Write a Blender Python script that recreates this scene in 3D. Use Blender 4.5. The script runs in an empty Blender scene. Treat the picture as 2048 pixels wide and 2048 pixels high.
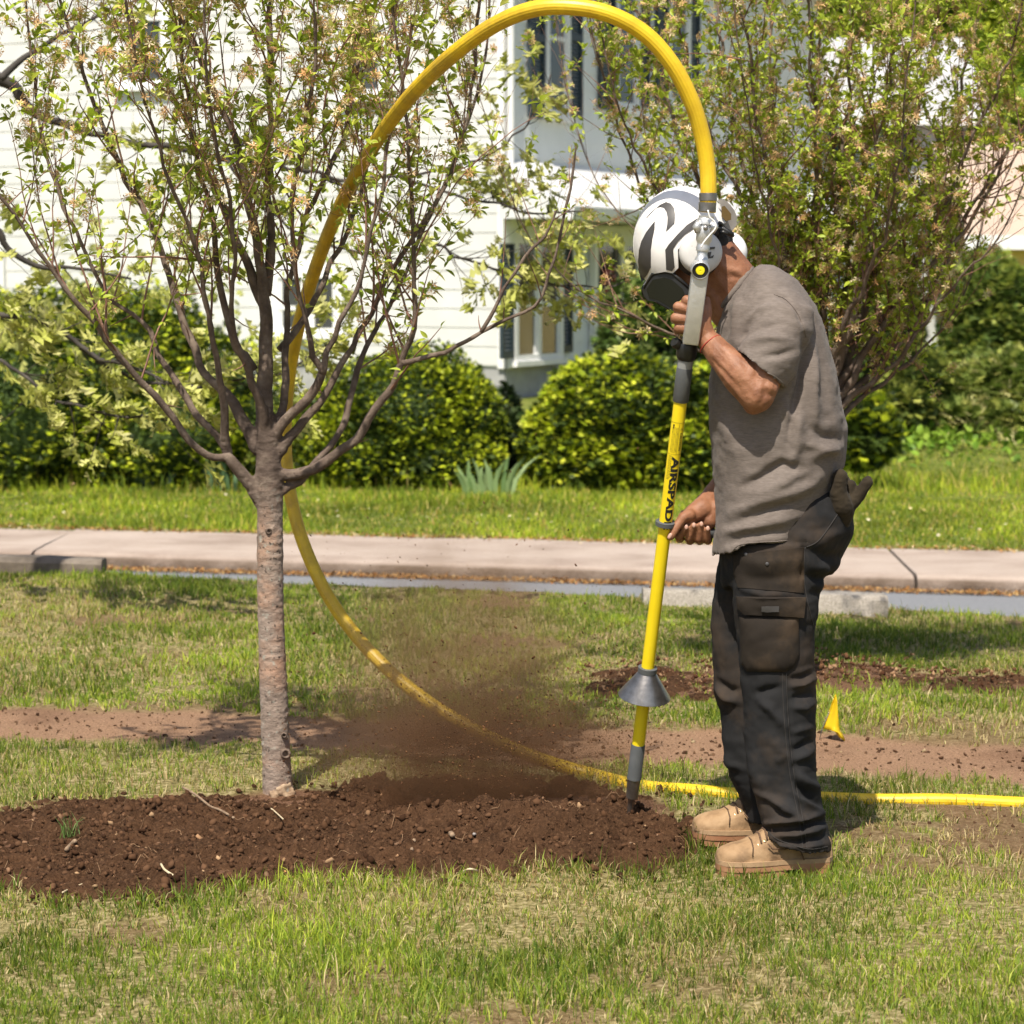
import bpy, bmesh, math, random
import numpy as np
from mathutils import Vector, Matrix
from mathutils.bvhtree import BVHTree
from mathutils.geometry import delaunay_2d_cdt

random.seed(7)
rng = np.random.default_rng(7)
scene = bpy.context.scene
COL = scene.collection

# ---------------------------------------------------------------- camera
F, CX, CY, CAMH = 5000.0, 1024.0, 1024.0, 1.46      # focal length and centre in photo pixels, eye height in m
PITCH = math.atan((CY - 550.0) / F)
cam_d = bpy.data.cameras.new('camera')
cam = bpy.data.objects.new('camera', cam_d)
COL.objects.link(cam)
cam.location = (0, 0, CAMH)
cam.rotation_euler = (math.pi / 2 - PITCH, 0, 0)
cam_d.sensor_width = 36.0
cam_d.lens = 36.0 * F / 2048.0
cam_d.clip_start = 0.1
cam_d.clip_end = 600.0
cam_d.dof.use_dof = True
cam_d.dof.focus_distance = 6.1
cam_d.dof.aperture_fstop = 8.0
scene.camera = cam

# ---------------------------------------------------------------- sky, sun, exposure
SUN_EL = math.radians(58)
SUN_AZ = math.radians(196)                           # clockwise from +Y: behind the camera, to its left
world = bpy.data.worlds.new('World')
scene.world = world
world.use_nodes = True
wn = world.node_tree.nodes
sky = wn.new('ShaderNodeTexSky')
sky.sky_type = 'NISHITA'
sky.sun_disc = False
sky.sun_elevation = SUN_EL
sky.sun_rotation = SUN_AZ
sky.air_density = 0.9
sky.dust_density = 1.8
sky.ozone_density = 0.4
world.node_tree.links.new(sky.outputs[0], wn['Background'].inputs[0])
wn['Background'].inputs[1].default_value = 0.088
sun_d = bpy.data.lights.new('sun', 'SUN')
sun_d.energy = 4.4
sun_d.angle = math.radians(0.55)
sun_d.color = (1.0, 0.925, 0.81)
sun = bpy.data.objects.new('sun', sun_d)
COL.objects.link(sun)
SUNV = Vector((math.sin(SUN_AZ) * math.cos(SUN_EL), math.cos(SUN_AZ) * math.cos(SUN_EL), math.sin(SUN_EL)))
sun.rotation_euler = (-SUNV).to_track_quat('-Z', 'Y').to_euler()
sun.location = SUNV * 40
scene.view_settings.view_transform = 'Standard'
scene.view_settings.look = 'None'
scene.view_settings.exposure = 0.66
scene.view_settings.gamma = 1.0
scene.view_settings.use_curve_mapping = False
scene.render.engine = 'CYCLES'
scene.cycles.use_denoising = True
scene.cycles.max_bounces = 5
scene.cycles.diffuse_bounces = 2
scene.cycles.glossy_bounces = 2
scene.cycles.transmission_bounces = 3
scene.cycles.transparent_max_bounces = 4
scene.cycles.use_adaptive_sampling = True
scene.cycles.adaptive_threshold = 0.02
scene.cycles.volume_bounces = 1
scene.cycles.use_light_tree = False

# ---------------------------------------------------------------- geometry of the view (to read sizes off the photo)
_s, _c = math.sin(PITCH), math.cos(PITCH)
def raydir(px, py):
    x = (px - CX) / F; y = (CY - py) / F
    return Vector((x, _c + y * _s, -_s + y * _c))
def P(px, py, Y):
    d = raydir(px, py); t = Y / d.y
    return Vector((d.x * t, Y, CAMH + d.z * t))
def G(px, py, z=0.0):
    d = raydir(px, py); t = (z - CAMH) / d.z
    return Vector((d.x * t, d.y * t, z))
def proj(V):
    V = np.asarray(V, float)
    X = V[:, 0]; Y = V[:, 1]; Z = V[:, 2] - CAMH
    dep = Y * _c - Z * _s; up = Y * _s + Z * _c
    return CX + F * X / dep, CY - F * up / dep

# ---------------------------------------------------------------- noise
def _hash(ix, iy, iz, seed):
    h = (ix.astype(np.int64) * 374761393 + iy.astype(np.int64) * 668265263 + iz.astype(np.int64) * 2147483647 + seed * 974711) & 0xffffffff
    h = ((h ^ (h >> 13)) * 1274126177) & 0xffffffff
    h = ((h ^ (h >> 16)) * 2246822519) & 0xffffffff
    return ((h ^ (h >> 15)) & 0xffffff) / float(0xffffff)
def vnoise(x, y, z=None, seed=0):
    x = np.asarray(x, float); y = np.asarray(y, float)
    z = np.zeros_like(x) if z is None else np.asarray(z, float)
    ix, iy, iz = np.floor(x), np.floor(y), np.floor(z)
    fx, fy, fz = x - ix, y - iy, z - iz
    fx = fx * fx * (3 - 2 * fx); fy = fy * fy * (3 - 2 * fy); fz = fz * fz * (3 - 2 * fz)
    r = 0
    for a in (0, 1):
        for b in (0, 1):
            for c in (0, 1):
                w = (fx if a else 1 - fx) * (fy if b else 1 - fy) * (fz if c else 1 - fz)
                r = r + w * _hash(ix + a, iy + b, iz + c, seed)
    return r * 2 - 1
def fbm(x, y, z=None, octs=4, seed=0, gain=0.5):
    r = 0; a = 1.0; f = 1.0
    for o in range(octs):
        r = r + a * vnoise(np.asarray(x) * f, np.asarray(y) * f, None if z is None else np.asarray(z) * f, seed + o * 17)
        a *= gain; f *= 2.03
    return r
def sstep(a, b, x):
    t = np.clip((np.asarray(x, float) - a) / (b - a), 0, 1)
    return t * t * (3 - 2 * t)

# ---------------------------------------------------------------- object helpers
def tag(o, label=None, cat=None, group=None, kind=None):
    if label: o['label'] = label
    if cat: o['category'] = cat
    if group: o['group'] = group
    if kind: o['kind'] = kind
    return o
def empty(name, loc=(0, 0, 0)):
    o = bpy.data.objects.new(name, None)
    COL.objects.link(o); o.location = loc
    o.empty_display_size = 0.1
    return o
def link(name, me, m=None, parent=None, smooth=True):
    o = bpy.data.objects.new(name, me)
    COL.objects.link(o)
    if m is not None and not me.materials: me.materials.append(m)
    if smooth and len(me.polygons):
        me.polygons.foreach_set('use_smooth', np.ones(len(me.polygons), bool))
    if parent is not None:
        o.parent = parent
        mi = Matrix.Identity(4); p = parent
        while p is not None:
            mi = mi @ Matrix.Identity(4); p = p.parent
        o.matrix_parent_inverse = world_mat(parent).inverted()
    return o
def world_mat(o):
    m = Matrix.LocRotScale(o.location, o.rotation_euler, o.scale)
    if o.parent is not None:
        m = world_mat(o.parent) @ o.matrix_parent_inverse @ m
    return m
def mesh(name, V, Fc, m=None, parent=None, smooth=True):
    me = bpy.data.meshes.new(name)
    me.from_pydata([tuple(v) for v in V], [], [tuple(f) for f in Fc])
    me.update()
    return link(name, me, m, parent, smooth)
def npmesh(name, V, T, m=None, parent=None, smooth=True, col=None):
    """V (n,3), T (k,3|4) numpy, col (n,3) optional colour attribute"""
    V = np.ascontiguousarray(V, np.float32); T = np.ascontiguousarray(T, np.int32)
    me = bpy.data.meshes.new(name)
    k, c = T.shape
    me.vertices.add(len(V)); me.vertices.foreach_set('co', V.ravel())
    me.loops.add(k * c); me.loops.foreach_set('vertex_index', T.ravel())
    me.polygons.add(k)
    me.polygons.foreach_set('loop_start', np.arange(k, dtype=np.int32) * c)
    me.polygons.foreach_set('loop_total', np.full(k, c, np.int32))
    if col is not None:
        a = me.color_attributes.new('Col', 'FLOAT_COLOR', 'POINT')
        cc = np.ones((len(V), 4), np.float32); cc[:, :3] = col
        a.data.foreach_set('color', cc.ravel())
    me.update(calc_edges=True)
    me.validate()
    return link(name, me, m, parent, smooth)
def tube_arrays(pts, rad, n=8, cap=True, ridge=None):
    pts = [Vector(p) for p in pts]
    k = len(pts)
    rad = [rad] * k if not hasattr(rad, '__len__') else list(rad)
    V = []; Fc = []
    t0 = (pts[1] - pts[0]).normalized()
    ref = Vector((0, 0, 1)) if abs(t0.z) < 0.9 else Vector((1, 0, 0))
    nx = t0.cross(ref).normalized()
    for i in range(k):
        t = (pts[min(i + 1, k - 1)] - pts[max(i - 1, 0)])
        t = t.normalized() if t.length > 1e-9 else t0
        nx = (nx - t * nx.dot(t)).normalized()
        ny = t.cross(nx)
        for j in range(n):
            a = 2 * math.pi * j / n
            r = rad[i] * (1 + (ridge(a) if ridge else 0))
            V.append(pts[i] + nx * (r * math.cos(a)) + ny * (r * math.sin(a)))
    for i in range(k - 1):
        for j in range(n):
            a = i * n + j; b = i * n + (j + 1) % n
            Fc.append((a, b, b + n, a + n))
    if cap:
        Fc.append(tuple(range(n - 1, -1, -1)))
        Fc.append(tuple((k - 1) * n + j for j in range(n)))
    return V, Fc
def tube(name, pts, rad, m, parent=None, n=8, ridge=None, cap=True):
    V, Fc = tube_arrays(pts, rad, n, cap, ridge)
    return mesh(name, V, Fc, m, parent)
def tubes(name, lst, m, parent=None, n=6):
    V = []; Fc = []
    for pts, rad in lst:
        v, f = tube_arrays(pts, rad, n, False)
        o = len(V); V += v; Fc += [tuple(i + o for i in q) for q in f]
    me = bpy.data.meshes.new(name)
    me.from_pydata([tuple(v) for v in V], [], Fc); me.update()
    return link(name, me, m, parent)
def spline(pts, step, closed=False):
    """Catmull-Rom through pts (Vectors or tuples of any length), resampled to about step"""
    pts = [np.array(p, float) for p in pts]
    out = []
    n = len(pts)
    for i in range(n - 1):
        p0 = pts[max(i - 1, 0)]; p1 = pts[i]; p2 = pts[i + 1]; p3 = pts[min(i + 2, n - 1)]
        L = np.linalg.norm((p2 - p1)[:3]); k = max(2, int(L / step))
        for j in range(k):
            t = j / k
            out.append(0.5 * ((2 * p1) + (-p0 + p2) * t + (2 * p0 - 5 * p1 + 4 * p2 - p3) * t * t + (-p0 + 3 * p1 - 3 * p2 + p3) * t ** 3))
    out.append(pts[-1])
    return out
def lathe_arrays(prof, origin, axis, n=32):
    """prof: list of (distance along axis, radius)"""
    axis = Vector(axis).normalized(); o = Vector(origin)
    ref = Vector((0, -1, 0)) if abs(axis.y) < 0.9 else Vector((0, 0, 1))
    u = (ref - axis * ref.dot(axis)).normalized(); v = axis.cross(u)
    V = []; Fc = []
    for d, r in prof:
        for j in range(n):
            a = 2 * math.pi * j / n
            V.append(o + axis * d + u * (r * math.cos(a)) + v * (r * math.sin(a)))
    for i in range(len(prof) - 1):
        for j in range(n):
            a = i * n + j; b = i * n + (j + 1) % n
            Fc.append((a, b, b + n, a + n))
    Fc.append(tuple(range(n - 1, -1, -1)))
    Fc.append(tuple((len(prof) - 1) * n + j for j in range(n)))
    return V, Fc
def lathe(name, prof, origin, axis, m, parent=None, n=32, sharp=True):
    V, Fc = lathe_arrays(prof, origin, axis, n)
    o = mesh(name, V, Fc, m, parent)
    if sharp: set_sharp(o.data, 40)
    return o
def set_sharp(me, deg=35):
    bm = bmesh.new(); bm.from_mesh(me)
    bmesh.ops.recalc_face_normals(bm, faces=bm.faces)
    th = math.radians(deg)
    for e in bm.edges:
        if len(e.link_faces) == 2 and e.calc_face_angle(0) > th: e.smooth = False
    bm.to_mesh(me); bm.free()
def obox_arrays(O, a, b, c):
    O, a, b, c = Vector(O), Vector(a), Vector(b), Vector(c)
    V = [O, O + a, O + a + b, O + b, O + c, O + a + c, O + a + b + c, O + b + c]
    return V, [(3, 2, 1, 0), (4, 5, 6, 7), (0, 1, 5, 4), (1, 2, 6, 5), (2, 3, 7, 6), (3, 0, 4, 7)]
def boxes(name, lst, m, parent=None, bevel=0.0):
    V = []; Fc = []
    for q in lst:
        v, f = obox_arrays(*q); o = len(V)
        V += v; Fc += [tuple(i + o for i in g) for g in f]
    me = bpy.data.meshes.new(name)
    me.from_pydata([tuple(v) for v in V], [], Fc); me.update()
    bm = bmesh.new(); bm.from_mesh(me)
    bmesh.ops.recalc_face_normals(bm, faces=bm.faces)
    if bevel: bmesh.ops.bevel(bm, geom=list(bm.edges), offset=bevel, segments=2, affect='EDGES', clamp_overlap=True)
    bm.to_mesh(me); bm.free()
    return link(name, me, m, parent, smooth=False)

def capsule(bm, p, q, r0, r1=None, seg=14):
    """round cone between two points"""
    r1 = r0 if r1 is None else r1
    p, q = Vector(p), Vector(q); ax = q - p; L = ax.length
    if L < 1e-6: ax = Vector((0, 0, 1)); L = 1e-6
    ax = ax.normalized()
    prof = []
    for i in range(7):
        a = -math.pi / 2 + (math.pi / 2) * i / 6
        prof.append((math.sin(a) * r0, max(1e-4, math.cos(a) * r0)))
    for i in range(7):
        a = (math.pi / 2) * i / 6
        prof.append((L + math.sin(a) * r1, max(1e-4, math.cos(a) * r1)))
    V, Fc = lathe_arrays(prof, p, ax, seg)
    vs = [bm.verts.new(v) for v in V]
    for f in Fc:
        try: bm.faces.new([vs[i] for i in f])
        except ValueError: pass
def ellipsoid(bm, c, r, M=None, seg=20):
    M = M or Matrix.Identity(3); c = Vector(c)
    prof = [( -math.cos(math.pi * i / seg), max(1e-4, math.sin(math.pi * i / seg))) for i in range(seg + 1)]
    V, Fc = lathe_arrays(prof, (0, 0, 0), (0, 0, 1), seg)
    vs = [bm.verts.new(c + M @ Vector((v.x * r[0], v.y * r[1], v.z * r[2]))) for v in V]
    for f in Fc:
        try: bm.faces.new([vs[i] for i in f])
        except ValueError: pass
def loft(bm, rings):
    n = len(rings[0])
    vs = [[bm.verts.new(p) for p in r] for r in rings]
    for i in range(len(rings) - 1):
        for j in range(n):
            bm.faces.new((vs[i][j], vs[i][(j + 1) % n], vs[i + 1][(j + 1) % n], vs[i + 1][j]))
    bm.faces.new(list(reversed(vs[0]))); bm.faces.new(vs[-1])
def remeshed(bm, voxel, smooth_it=4, smooth_f=0.5):
    """fuse overlapping closed shapes of a bmesh into one continuous surface"""
    bmesh.ops.recalc_face_normals(bm, faces=bm.faces)
    me = bpy.data.meshes.new('tmp'); bm.to_mesh(me); bm.free()
    o = bpy.data.objects.new('tmp', me); COL.objects.link(o)
    r = o.modifiers.new('r', 'REMESH'); r.mode = 'VOXEL'; r.voxel_size = voxel; r.use_smooth_shade = True
    if smooth_it:
        s = o.modifiers.new('s', 'SMOOTH'); s.iterations = smooth_it; s.factor = smooth_f
    dg = bpy.context.evaluated_depsgraph_get(); dg.update()
    out = bpy.data.meshes.new_from_object(o.evaluated_get(dg))
    bpy.data.objects.remove(o); bpy.data.meshes.remove(me)
    return out
def getco(me):
    V = np.empty(len(me.vertices) * 3, np.float32); me.vertices.foreach_get('co', V)
    return V.reshape(-1, 3).astype(float)
def getno(me):
    N = np.empty(len(me.vertices) * 3, np.float32); me.vertices.foreach_get('normal', N)
    return N.reshape(-1, 3).astype(float)
def setco(me, V):
    me.vertices.foreach_set('co', np.ascontiguousarray(V, np.float32).ravel()); me.update()
def seg_dist(x, y, poly):
    """distance of points to a polyline and the position along it (0..1)"""
    best = np.full(len(x), 1e9); tt = np.zeros(len(x))
    n = len(poly) - 1
    for i in range(n):
        ax, ay = poly[i]; bx, by = poly[i + 1]
        dx, dy = bx - ax, by - ay; L2 = dx * dx + dy * dy + 1e-9
        t = np.clip(((x - ax) * dx + (y - ay) * dy) / L2, 0, 1)
        d = np.hypot(x - ax - t * dx, y - ay - t * dy)
        m = d < best
        best[m] = d[m]; tt[m] = (i + t[m]) / n
    return best, tt
def creases(me, strokes):
    """folds: strokes are (polyline in photo px, amplitude m, half width px); only the side towards the viewer"""
    V = getco(me); N = getno(me)
    px, py = proj(V)
    face = np.clip(-N[:, 1] * 2.0 + 0.2, 0, 1)
    D = np.zeros(len(V))
    for poly, amp, w in strokes:
        d, t = seg_dist(px, py, poly)
        env = np.sin(np.clip(t, 0.03, 0.97) * math.pi) ** 0.6
        D += amp * env * np.exp(-(d / w) ** 2)
    V += N * (D * face)[:, None]
    setco(me, V)

def inst_mesh(name, TV, TF, pos, R, scl, m, parent=None, col=None, smooth=True):
    """one mesh out of many copies of a small template"""
    TV = np.asarray(TV, float); TF = np.asarray(TF, int)
    n = len(pos)
    S = np.asarray(scl, float)
    if S.ndim == 1: S = np.repeat(S[:, None], 3, 1)
    loc = TV[None] * S[:, None, :]
    V = np.einsum('nij,nkj->nki', R, loc) + np.asarray(pos)[:, None, :]
    k = len(TV)
    T = (TF[None] + (np.arange(n) * k)[:, None, None]).reshape(-1, TF.shape[1])
    c = None if col is None else np.repeat(np.asarray(col), k, axis=0)
    return npmesh(name, V.reshape(-1, 3), T, m, parent, smooth, c)
def frames(d, up_hint):
    """rotation matrices with column 1 = direction d, column 2 close to up_hint"""
    d = d / np.linalg.norm(d, axis=1, keepdims=True)
    s = np.cross(d, up_hint); ln = np.linalg.norm(s, axis=1, keepdims=True)
    s = np.where(ln < 1e-5, np.array([[1.0, 0, 0]]), s / np.maximum(ln, 1e-5))
    nn = np.cross(s, d)
    return np.stack([s, d, nn], axis=2)
def rand_unit(n):
    v = rng.normal(size=(n, 3)); return v / np.linalg.norm(v, axis=1, keepdims=True)

# ---------------------------------------------------------------- materials
def newmat(name):
    m = bpy.data.materials.new(name); m.use_nodes = True
    nt = m.node_tree; b = nt.nodes['Principled BSDF']
    return m, nt, b
def nd(nt, t, **kw):
    n = nt.nodes.new(t)
    for k, v in kw.items():
        if k.startswith('i_'):
            key = k[2:]
            n.inputs[int(key) if key.isdigit() else key.replace('_', ' ')].default_value = v
        else: setattr(n, k, v)
    return n
def ramp(nt, fac, stops):
    r = nt.nodes.new('ShaderNodeValToRGB'); e = r.color_ramp.elements
    while len(e) < len(stops): e.new(0.5)
    for q, (p, c) in zip(e, stops):
        q.position = p; q.color = (c[0], c[1], c[2], 1)
    nt.links.new(fac, r.inputs[0])
    return r.outputs[0]
def mix(nt, f, a, b, mode='MIX'):
    x = nt.nodes.new('ShaderNodeMix'); x.data_type = 'RGBA'; x.blend_type = mode
    for s, v in ((x.inputs[0], f), (x.inputs[6], a), (x.inputs[7], b)):
        if hasattr(v, 'links'): nt.links.new(v, s)
        elif hasattr(v, '__len__'): s.default_value = (v[0], v[1], v[2], 1)
        else: s.default_value = v
    return x.outputs[2]
def noise(nt, scale, detail=4, rough=0.55, coord='Object', sc=(1, 1, 1), dist=0.0):
    tc = nt.nodes.new('ShaderNodeTexCoord'); mp = nt.nodes.new('ShaderNodeMapping')
    mp.inputs['Scale'].default_value = sc
    n = nt.nodes.new('ShaderNodeTexNoise'); n.inputs['Scale'].default_value = scale
    n.inputs['Detail'].default_value = detail; n.inputs['Roughness'].default_value = rough
    n.inputs['Distortion'].default_value = dist
    nt.links.new(tc.outputs[coord], mp.inputs[0]); nt.links.new(mp.outputs[0], n.inputs[0])
    return n.outputs[0]
def bump(nt, b, h, strength=0.3, dist=0.01):
    bp = nt.nodes.new('ShaderNodeBump'); bp.inputs['Strength'].default_value = strength
    bp.inputs['Distance'].default_value = dist
    nt.links.new(h, bp.inputs['Height']); nt.links.new(bp.outputs[0], b.inputs['Normal'])
def simple(name, stops, scale=20, rough=0.6, bmp=0.0, bscale=None, bdist=0.004, metal=0.0, spec=0.5, sc=(1, 1, 1), detail=5):
    """noise-coloured surface; stops = list of colours"""
    m, nt, b = newmat(name)
    k = len(stops)
    if k == 1: b.inputs['Base Color'].default_value = (*stops[0], 1)
    else:
        c = ramp(nt, noise(nt, scale, detail, sc=sc), [(0.3 + 0.4 * i / (k - 1), stops[i]) for i in range(k)])
        nt.links.new(c, b.inputs['Base Color'])
    b.inputs['Roughness'].default_value = rough
    b.inputs['Metallic'].default_value = metal
    b.inputs['Specular IOR Level'].default_value = spec
    if bmp: bump(nt, b, noise(nt, bscale or scale * 3, 6, sc=sc), bmp, bdist)
    return m
def leafmat(name, attr=True, stops=None, transl=0.35, rough=0.5, spec=0.35):
    """thin leaf: colour from the mesh attribute or from the object's own random number; light shines through"""
    m, nt, b = newmat(name)
    if attr:
        a = nt.nodes.new('ShaderNodeAttribute'); a.attribute_name = 'Col'; c = a.outputs[0]
    else:
        oi = nt.nodes.new('ShaderNodeObjectInfo')
        k = len(stops)
        c = ramp(nt, oi.outputs['Random'], [(i / (k - 1), stops[i]) for i in range(k)])
    nt.links.new(c, b.inputs['Base Color'])
    b.inputs['Roughness'].default_value = rough
    b.inputs['Specular IOR Level'].default_value = spec
    if transl:
        t = nt.nodes.new('ShaderNodeBsdfTranslucent'); ms = nt.nodes.new('ShaderNodeMixShader')
        nt.links.new(c, t.inputs[0]); ms.inputs[0].default_value = transl
        nt.links.new(b.outputs[0], ms.inputs[1]); nt.links.new(t.outputs[0], ms.inputs[2])
        nt.links.new(ms.outputs[0], nt.nodes['Material Output'].inputs[0])
    return m

# ================================================================ THE SETTING
T13 = math.tan(math.radians(13.0))                   # the street runs 13 degrees off the picture plane
def wof(x, y): return y + x * T13
def gpoly(lst): return np.array([[*G(a, b, 0.0)[:2]] for a, b in lst])
BED_BACK = gpoly([(-700, 1640), (0, 1619), (57, 1611), (142, 1602), (213, 1594), (312, 1591), (425, 1584), (530, 1586), (640, 1575), (760, 1560), (900, 1560), (1050, 1560), (1180, 1565), (1300, 1590), (1400, 1650), (1440, 1700)])
BED_FRONT = gpoly([(-700, 1800), (0, 1784), (57, 1792), (170, 1798), (283, 1795), (390, 1792), (482, 1784), (686, 1780), (831, 1775), (1080, 1755), (1300, 1751), (1400, 1738), (1440, 1715)])
B2_BACK = gpoly([(1085, 1378), (1150, 1345), (1400, 1325), (1640, 1318), (1800, 1335), (1900, 1340), (2200, 1350), (2400, 1375)])
B2_FRONT = gpoly([(1085, 1383), (1200, 1395), (1400, 1402), (1650, 1397), (1800, 1404), (1950, 1395), (2200, 1410), (2400, 1385)])
def strip_mask(x, y, front, back, soft, rag, seed):
    o = np.argsort(front[:, 0]); f = np.interp(x, front[o, 0], front[o, 1])
    o = np.argsort(back[:, 0]); b = np.interp(x, back[o, 0], back[o, 1])
    n = rag * fbm(x * 6, y * 6, seed=seed, octs=3)
    d = np.minimum(y - f, b - y) + n
    xe = max(front[:, 0].max(), back[:, 0].max()); xs = min(front[:, 0].min(), back[:, 0].min())
    d = np.minimum(d, np.minimum(xe - x, x - xs) * 0.6 + n)
    return sstep(0, soft, d)
def bed_mask(x, y): return strip_mask(x, y, BED_FRONT, BED_BACK, 0.09, 0.065, 3)
def bed2_mask(x, y): return strip_mask(x, y, B2_FRONT, B2_BACK, 0.2, 0.2, 5)
def path_mask(x, y):
    w = wof(x, y); n = 0.07 * fbm(x * 3.1, y * 3.1, seed=11, octs=4)
    return sstep(0.0, 0.14, np.minimum(w - 7.36, 8.12 - w) + n)
def bare_mask(x, y):
    """worn and dug-over spots in the grass"""
    n = fbm(x * 1.7 + 3, y * 1.7, seed=21, octs=4)
    m = 0.8 * sstep(0.62, 0.95, n)
    w = wof(x, y)
    m = np.maximum(m, 0.8 * sstep(0.5, 0.0, np.abs(w - 8.25)) * sstep(-0.25, 0.35, fbm(x * 3, y * 3, seed=23)))
    for px, py, r, s in ((2020, 1665, 0.28, 1.0), (1960, 1490, 0.35, 0.7), (1700, 1660, 0.12, 0.8), (250, 1868, 0.10, 0.7), (560, 1810, 0.10, 0.55),
                         (1060, 1470, 0.4, 0.6), (350, 1600, 0.1, 0.4), (700, 1960, 0.15, 0.6), (1380, 1960, 0.2, 0.45)):
        g = G(px, py)
        d = np.hypot((x - g.x), (y - g.y) * 0.75) / r + 0.5 * fbm(x * 9, y * 9, seed=29, octs=2)
        m = np.maximum(m, s * sstep(1.1, 0.5, d))
    return m
def gz(x, y):
    x = np.asarray(x, float); y = np.asarray(y, float); w = wof(x, y)
    z = 0.014 * fbm(x * 1.1, y * 1.1, seed=1, octs=2) + 0.006 * fbm(x * 6, y * 6, seed=2, octs=2)
    z = z - 0.02 * np.clip(x, -6, 6) * sstep(8.5, 11.5, w) - 0.06 * sstep(10.4, 11.9, w)
    far = -0.53 + 0.02 * fbm(x * 0.8, y * 0.8, seed=4, octs=3) + 0.35 * sstep(26, 34, w)
    return np.where(w < 11.96, z, np.where(w < 18.62, -1.0, far))

def axis_lines(parts):
    out = []
    for a, b, s in parts: out += list(np.arange(a, b, s))
    out.append(parts[-1][1]); return np.array(out)
gx = axis_lines([(-150, -20, 13), (-20, -3, 0.5), (-3, 3, 0.03), (3, 20, 0.5), (20, 150, 13)])
gw = axis_lines([(-60, 0, 8), (0, 4, 0.5), (4, 9.4, 0.03), (9.4, 11.94, 0.06), (11.94, 11.96, 0.02), (11.97, 18.6, 1.0), (18.61, 18.63, 0.02), (18.64, 26, 0.12), (26, 50, 0.6), (50, 400, 25)])
XX, WW = np.meshgrid(gx, gw)
YY = WW - XX * T13
ZZ = gz(XX, YY)
nx_, ny_ = len(gx), len(gw)
V = np.stack([XX, YY, ZZ], -1).reshape(-1, 3)
ii = np.arange(nx_ * ny_).reshape(ny_, nx_)
T = np.stack([ii[:-1, :-1], ii[:-1, 1:], ii[1:, 1:], ii[1:, :-1]], -1).reshape(-1, 4)
fx, fy = V[:, 0], V[:, 1]
mp = path_mask(fx, fy); mb = np.maximum(np.maximum(bed2_mask(fx, fy), bare_mask(fx, fy) * 0.75), bed_mask(fx, fy))
farm = (wof(fx, fy) > 12).astype(float)
mp *= 1 - farm; mb *= 1 - farm
colr = np.stack([mp, mb, farm], -1)
def ground_material():
    m, nt, b = newmat('lawn soil and worn path')
    a = nd(nt, 'ShaderNodeAttribute', attribute_name='Col')
    sp = nt.nodes.new('ShaderNodeSeparateColor'); nt.links.new(a.outputs[0], sp.inputs[0])
    n1 = noise(nt, 3.0, 6); n2 = noise(nt, 60, 5); n3 = noise(nt, 160, 3, 0.7)
    thatch = ramp(nt, n2, [(0.30, (0.07, 0.055, 0.022)), (0.44, (0.17, 0.145, 0.055)), (0.56, (0.29, 0.24, 0.11)), (0.70, (0.46, 0.38, 0.22))])
    farg = ramp(nt, n1, [(0.35, (0.10, 0.13, 0.022)), (0.6, (0.17, 0.19, 0.04)), (0.75, (0.25, 0.22, 0.08))])
    base = mix(nt, sp.outputs[2], thatch, farg)
    dirt = ramp(nt, n3, [(0.30, (0.055, 0.027, 0.014)), (0.46, (0.115, 0.058, 0.032)), (0.60, (0.19, 0.105, 0.062)), (0.75, (0.36, 0.24, 0.15))])
    pathc = ramp(nt, n3, [(0.28, (0.08, 0.043, 0.023)), (0.40, (0.215, 0.125, 0.075)), (0.58, (0.31, 0.19, 0.115)), (0.75, (0.45, 0.30, 0.20))])
    pathc = mix(nt, ramp(nt, noise(nt, 2.3, 5), [(0.52, (0, 0, 0)), (0.72, (0.8, 0.8, 0.8))]), pathc, dirt)
    base = mix(nt, sp.outputs[1], base, dirt)
    base = mix(nt, sp.outputs[0], base, pathc)
    nt.links.new(base, b.inputs['Base Color']); b.inputs['Roughness'].default_value = 0.95
    b.inputs['Specular IOR Level'].default_value = 0.15
    bump(nt, b, n3, 0.7, 0.012)
    return m
tag(npmesh('ground', V, T, ground_material(), None, True, colr), kind='structure')

# --- dug-over soil round the near tree, with the ridge the blast has thrown up
tree_base = P(545, 1600, 6.95)
def bed_height(x, y):
    m = bed_mask(x, y)
    left = 0.30 + 0.70 * sstep(-0.75, -0.15, x)
    lump = 0.020 * fbm(x * 4.2, y * 4.2, seed=31, octs=3)
    cl = np.abs(fbm(x * 13, y * 13, seed=33, octs=3))
    z = (0.016 + lump + 0.030 * cl) * left + 0.013 * fbm(x * 46, y * 46, seed=35, octs=3) + 0.005 * np.abs(fbm(x * 120, y * 120, seed=36, octs=2))
    rx = sstep(-0.45, -0.05, x)
    ry = 6.34 - 0.03 * np.sin(x * 5)
    z = z + rx * 0.060 * np.exp(-((y - ry) / 0.14) ** 2) * (0.75 + 0.35 * fbm(x * 5, y * 2, seed=37, octs=2))
    z = z - rx * 0.07 * np.exp(-((y - 6.72) / 0.17) ** 2) * sstep(0.62, 0.4, x)
    gt = np.hypot(x - tree_base.x - 0.05, y - tree_base.y + 0.02)
    z = z - 0.035 * np.exp(-(gt / 0.16) ** 2)
    return gz(x, y) - 0.02 + (z + 0.02) * m
bx_ = np.arange(-2.1, 0.75, 0.0085); by_ = np.arange(5.65, 7.3, 0.0085)
XX, YY = np.meshgrid(bx_, by_); ZZ = bed_height(XX, YY)
V = np.stack([XX, YY, ZZ], -1).reshape(-1, 3)
ii = np.arange(XX.size).reshape(XX.shape)
T = np.stack([ii[:-1, :-1], ii[:-1, 1:], ii[1:, 1:], ii[1:, :-1]], -1).reshape(-1, 4)
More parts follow.
